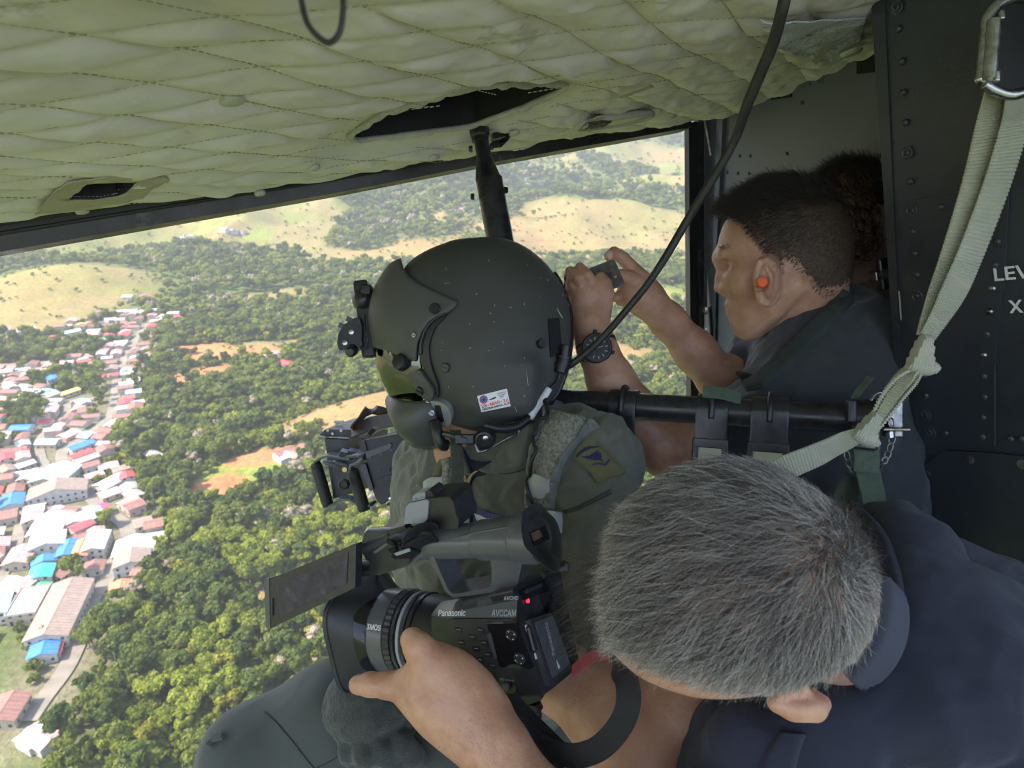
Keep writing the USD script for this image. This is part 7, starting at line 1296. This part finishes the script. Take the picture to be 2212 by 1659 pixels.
# hood: from round at the barrel to a flared rounded rectangle at the rim
def hood_section(t, ru, rs, e, shift=0.0):
    a = np.linspace(0, 2*np.pi, 73)[:-1]; c, s = np.cos(a), np.sin(a); return A0+CL*t+CU*shift+CS*(np.sign(c)*np.abs(c)**(2/e)*rs)[:, None]+CU*(np.sign(s)*np.abs(s)**(2/e)*ru)[:, None]
secs = [(.026, .0490, .0490, 2.0), (.034, .0520, .0520, 2.3), (.046, .0560, .0555, 2.9), (.054, .0600, .0600, 3.6), (.063, .0630, .0640, 4.2), (.070, .0645, .0660, 4.4), (.0705, .0630, .0645, 4.4), (.065, .0605, .0615, 4.0), (.055, .056, .055, 3.0), (.046, .045, .045, 2.4), (.045, .020, .020, 2.0), (.0445, .001, .001, 2.0)]
Xh = np.stack([hood_section(*q) for q in secs]); Xh = np.concatenate([Xh, Xh[:, :1]], 1); hoodm = grid(Xh); K.part('lens_hood', hoodm, 'hood_black', 45); hq_ = spline([(645, 870), (700, 800), (800, 755), (850, 770), (815, 900), (808, 1050), (850, 1190), (790, 1235), (700, 1190), (655, 1080), (640, 960), (645, 870)], 50)[:-1]; K.part('hood_panel', patch(hoodm, zpx(548.6, 1042.4, 1/3)(hq_), .0012, 0, 0, cell=12), 'cam_gloss', 40)
rimo = hood_section(.0655, .0640, .0652, 4.4); K.part('hood_rim', tube(np.vstack([rimo, rimo[:1]]), .0014, 6, 0), 'cam_soft', True)
K.part('front_glass', lathe([(.040, .0446), (.036, .050), (.020, .0545), (.003, .0555)], A0, CL, 40), 'cam_gloss', True)
# handle with its opening
hp = Polygon([(1128, 445), (1180, 395), (1330, 350), (1470, 315), (1640, 285), (1700, 300), (1745, 330), (1740, 505), (1730, 560), (1700, 690), (1290, 748), (1235, 700), (1195, 610), (1140, 510)]); ho = Polygon([(1165, 480), (1190, 445), (1300, 412), (1420, 393), (1462, 398), (1500, 420), (1525, 470), (1540, 560), (1540, 640), (1525, 680), (1400, 705), (1290, 722), (1262, 700), (1225, 620)])
ox = -.030; q = lambda poly: np.stack([(np.array([CP(a, b, ox)-CO for a, b in np.array(poly.exterior.coords)[:-1]])) @ CE, (np.array([CP(a, b, ox)-CO for a, b in np.array(poly.exterior.coords)[:-1]])) @ CU], 1)
hg = Polygon(q(hp)).buffer(-.003).buffer(.003, quad_segs=5).difference(Polygon(q(ho)).buffer(-.003).buffer(.003, quad_segs=5)); m = trimesh.creation.extrude_polygon(hg, .034, engine='earcut'); v = np.array(m.vertices); K.part('handle', tm(CO+v[:, :1]*CE+v[:, 1:2]*CU+(v[:, 2:]+ox-.034)*CS, m.faces), 'cam_grey', 25)
hr_ = rod(CP(760, 400, -.047), CP(1500, 372, -.047), .0205, .0195, 32); K.part('handle_bar', hr_, 'cam_grey', 30)
vf = K.part('viewfinder', lathe([(.0215, 0), (.0225, .004), (.0230, .048), (.0265, .052), (.0270, .072), (.025, .078)], CP(1465, 372, -.047), CP(1740, 365, -.043)-CP(1465, 372, -.047), 36), 'cam_grey', 30)
# eye cup
EN = unit(np.array([.55, -.80, .12])); ec = ZC(1862, 352, .735); ex_ = unit(np.cross((0, 0, 1.0), EN)); ex_ = ex_ if ex_[0] > 0 else -ex_; ey_ = np.cross(EN, ex_); ey_ = ey_ if ey_[2] > 0 else -ey_
def EP(x, y, off=0.0): return onplane(548.6+x/3, 1042.4+y/3, ec+EN*off, EN)
cup = spline([(1728, 300), (1730, 215), (1752, 178), (1795, 145), (1835, 126), (1868, 150), (1905, 190), (1955, 240), (1985, 320), (1995, 440), (1988, 540), (1965, 582), (1925, 575), (1860, 520), (1790, 455), (1748, 400), (1728, 300)], 60)[:-1]; inn = spline([(1778, 330), (1770, 270), (1800, 225), (1850, 215), (1905, 260), (1930, 330), (1930, 420), (1905, 465), (1850, 450), (1800, 400), (1778, 330)], 60)[:-1]; cc = np.array([1850, 345])
rows = [np.array([EP(*(cc+(a-cc)*.80), -.036) for a in cup]), np.array([EP(*(cc+(a-cc)*.93), -.018) for a in cup]), np.array([EP(*a, .0) for a in cup]), np.array([EP(*(cc+(a-cc)*.965), .001) for a in cup]), np.array([EP(*(b+(a-b)*.18), -.012) for a, b in zip(cup, inn)]), np.array([EP(*b, -.014) for b in inn]), np.array([EP(*(cc+(b-cc)*.9), -.018) for b in inn]), np.array([EP(*(cc+(b-cc)*.02), -.018) for b in inn])]
Xc = np.stack(rows); Xc = np.concatenate([Xc, Xc[:, :1]], 1); K.part('eye_cup', grid(Xc), 'cam_soft', 50, vf)
wq = [EP(1790, 325, -.0165), EP(1885, 282, -.0165), EP(1918, 362, -.0165), EP(1815, 415, -.0165)]; K.part('eyepiece_window', tm(np.vstack([np.array(wq), np.array(wq)-EN*.004]), [[0, 1, 2], [0, 2, 3], [0, 4, 5], [0, 5, 1], [1, 5, 6], [1, 6, 2], [2, 6, 7], [2, 7, 3], [3, 7, 4], [3, 4, 0]]), 'cam_gloss', False, vf)
pm('eyepiece_tint', (.16, .085, .065), .25, var=.4, vscale=200); wq = [EP(1795, 330, -.0160), EP(1850, 305, -.0160), EP(1872, 350, -.0160), EP(1812, 382, -.0160)]; K.part('eyepiece_image', tm(np.vstack([np.array(wq), np.array(wq)-EN*.0005]), [[0, 1, 2], [0, 2, 3], [4, 6, 5], [4, 7, 6]]), 'eyepiece_tint', False, vf)
# front of the handle: microphone block, adapter, hinge, straps
hullz('mic_block', [(672, 402, -.03), (858, 332, -.03), (990, 285, -.035), (1150, 330, -.03), (1180, 400, -.03), (1130, 450, -.028), (1010, 540, -.03), (800, 602, -.03), (738, 520, -.03)]+[(672, 402, -.075), (858, 330, -.08), (990, 280, -.08), (1150, 330, -.08), (1010, 540, -.075), (800, 602, -.075)], 'cam_grey')
cpr('mic_grille', [(690, 400), (860, 335), (880, 350), (720, 420)], -.03, -.027, 'cam_soft', .001); cpr('top_dial', [(860, 310), (970, 280), (990, 300), (880, 345)], -.06, -.028, 'cam_black', .001); cpr('top_button', [(990, 325), (1045, 310), (1050, 335), (1000, 345)], -.05, -.027, 'cam_black', .001)
ad = cpr('adapter', [(968, 272), (985, 150), (1000, 132), (1130, 103), (1262, 92), (1290, 120), (1312, 215), (1326, 240), (1322, 300), (1200, 300), (1100, 262)], -.075, -.032, 'cam_black', .003); cpr('adapter_face', [(970, 270), (984, 155), (1000, 138), (1118, 110), (1132, 125), (1122, 240), (1098, 262)], -.034, -.0295, 'cam_pale', .002, ad); cpr('adapter_shoe', [(1028, 92), (1040, 76), (1108, 62), (1108, 108), (1026, 126)], -.05, -.034, 'cam_pale', .001, ad); cpr('adapter_clip', [(1108, 62), (1130, 48), (1150, 60), (1165, 85), (1190, 98), (1108, 110)], -.06, -.036, 'cam_black', .001, ad)
for a in ((1052, 105), (1088, 95)): K.part('adapter_screw', lathe([(.0016, 0), (.0016, .0008)], CP(*a, -.034), CS, 10), 'steel_worn', 30, ad)
hullz('screen_hinge', [(742, 455, -.02), (860, 382, -.02), (1010, 440, -.02), (1005, 530, -.02), (850, 588, -.02), (760, 600, -.02)]+[(742, 455, -.05), (860, 382, -.05), (1005, 530, -.05), (760, 600, -.05)], 'cam_black')
K.part('hinge_pin', rod(CP(660, 560, -.03), CP(800, 540, -.03), .010, n=24), 'cam_black'); cpr('hinge_edge', [(770, 450), (860, 390), (868, 405), (785, 462)], -.02, -.017, 'cam_grey', .001)
for pts_, w_ in (([(880, 380), (905, 400), (920, 430), (900, 450), (880, 420), (890, 395), (940, 400), (1010, 415)], .010), ([(985, 420), (1000, 360), (1050, 310), (1110, 285), (1170, 280), (1215, 305)], .012), ([(1000, 430), (1040, 405), (1110, 370), (1205, 355)], .016), ([(920, 490), (1000, 470), (1060, 430)], .014)):
    pp = spline(np.array([CP(a, b, -.022+.004*math.sin(k)) for k, (a, b) in enumerate(pts_)]), 60); K.part('lens_cap_strap', webbing(pp[::6], w_, CS*.5+CU*.6, .003, pitch=.0030, amp=.0007), 'tape_black', 40)
K.part('tag', tm(*(lambda q: (np.vstack([q, q-CS*.001]), [[0, 1, 2], [0, 2, 3], [4, 6, 5], [4, 7, 6], [0, 4, 1], [1, 4, 5], [1, 5, 2], [2, 5, 6]]))(np.array([CP(905, 460, -.012), CP(1005, 425, -.012), CP(1015, 445, -.012), CP(925, 475, -.012)]))), 'cam_pale', False)
# flip-out screen
lq = np.array([ZC(78, 622, .905), ZC(655, 382, .83), ZC(655, 688, .83), ZC(104, 952, .905)]); lx = unit(lq[1]-lq[0]); lnm = unit(np.cross(lx, lq[3]-lq[0])); lnm = lnm if lnm[1] < 0 else -lnm; ly = np.cross(lnm, lx); l2 = lambda pts_: np.stack([(np.array(pts_)-lq[0]) @ lx, (np.array(pts_)-lq[0]) @ ly], 1)
def LPt(x, y, off=0.0): return onplane(548.6+x/3, 1042.4+y/3, lq[0]+lnm*off, lnm)
sc_ = K.part('screen_panel', prism(l2([LPt(92, 632), LPt(662, 392), LPt(655, 682), LPt(100, 948)]), lq[0], lx, ly, lnm, -.011, 0, .0022), 'cam_black', 25); K.part('screen_end', prism(l2([LPt(70, 625), LPt(100, 620), LPt(108, 955), LPt(80, 935)]), lq[0], lx, ly, lnm, -.012, .0008, .002), 'cam_grey', 25, sc_)
K.part('screen_glass', prism(l2([LPt(168, 655), LPt(612, 452), LPt(603, 652), LPt(170, 872)]), lq[0], lx, ly, lnm, .0003, .0010, .0008), 'lcd_glow', 25, sc_); K.part('screen_button', prism(l2([LPt(116, 752), LPt(126, 748), LPt(126, 858), LPt(116, 864)]), lq[0], lx, ly, lnm, .0003, .0018, .0004), 'cam_soft', 25, sc_)
# carrying strap, flat to the view
for rows, w_ in (([ZD(1040, 760, .742), ZD(1150, 900, .735), ZD(1290, 1040, .72), ZD(1480, 1110, .69), ZD(1640, 1080, .668), ZD(1760, 980, .655), ZD(1840, 850, .65), ZD(1862, 720, .65), ZD(1835, 600, .66), ZD(1770, 520, .68)], .022), ([ZD(1060, 770, .75), ZD(1180, 900, .745), ZD(1330, 1050, .73), ZD(1450, 1180, .72)], .030)):
    pp = np.array(rows); tg_ = np.gradient(pp, axis=0); K.part('carry_strap', ribbon(pp, w_, .003, np.cross(tg_, (0, 1.0, 0))/np.linalg.norm(tg_, axis=1, keepdims=True)+np.array([0, .35, 0]), n=120), 'tape_black')
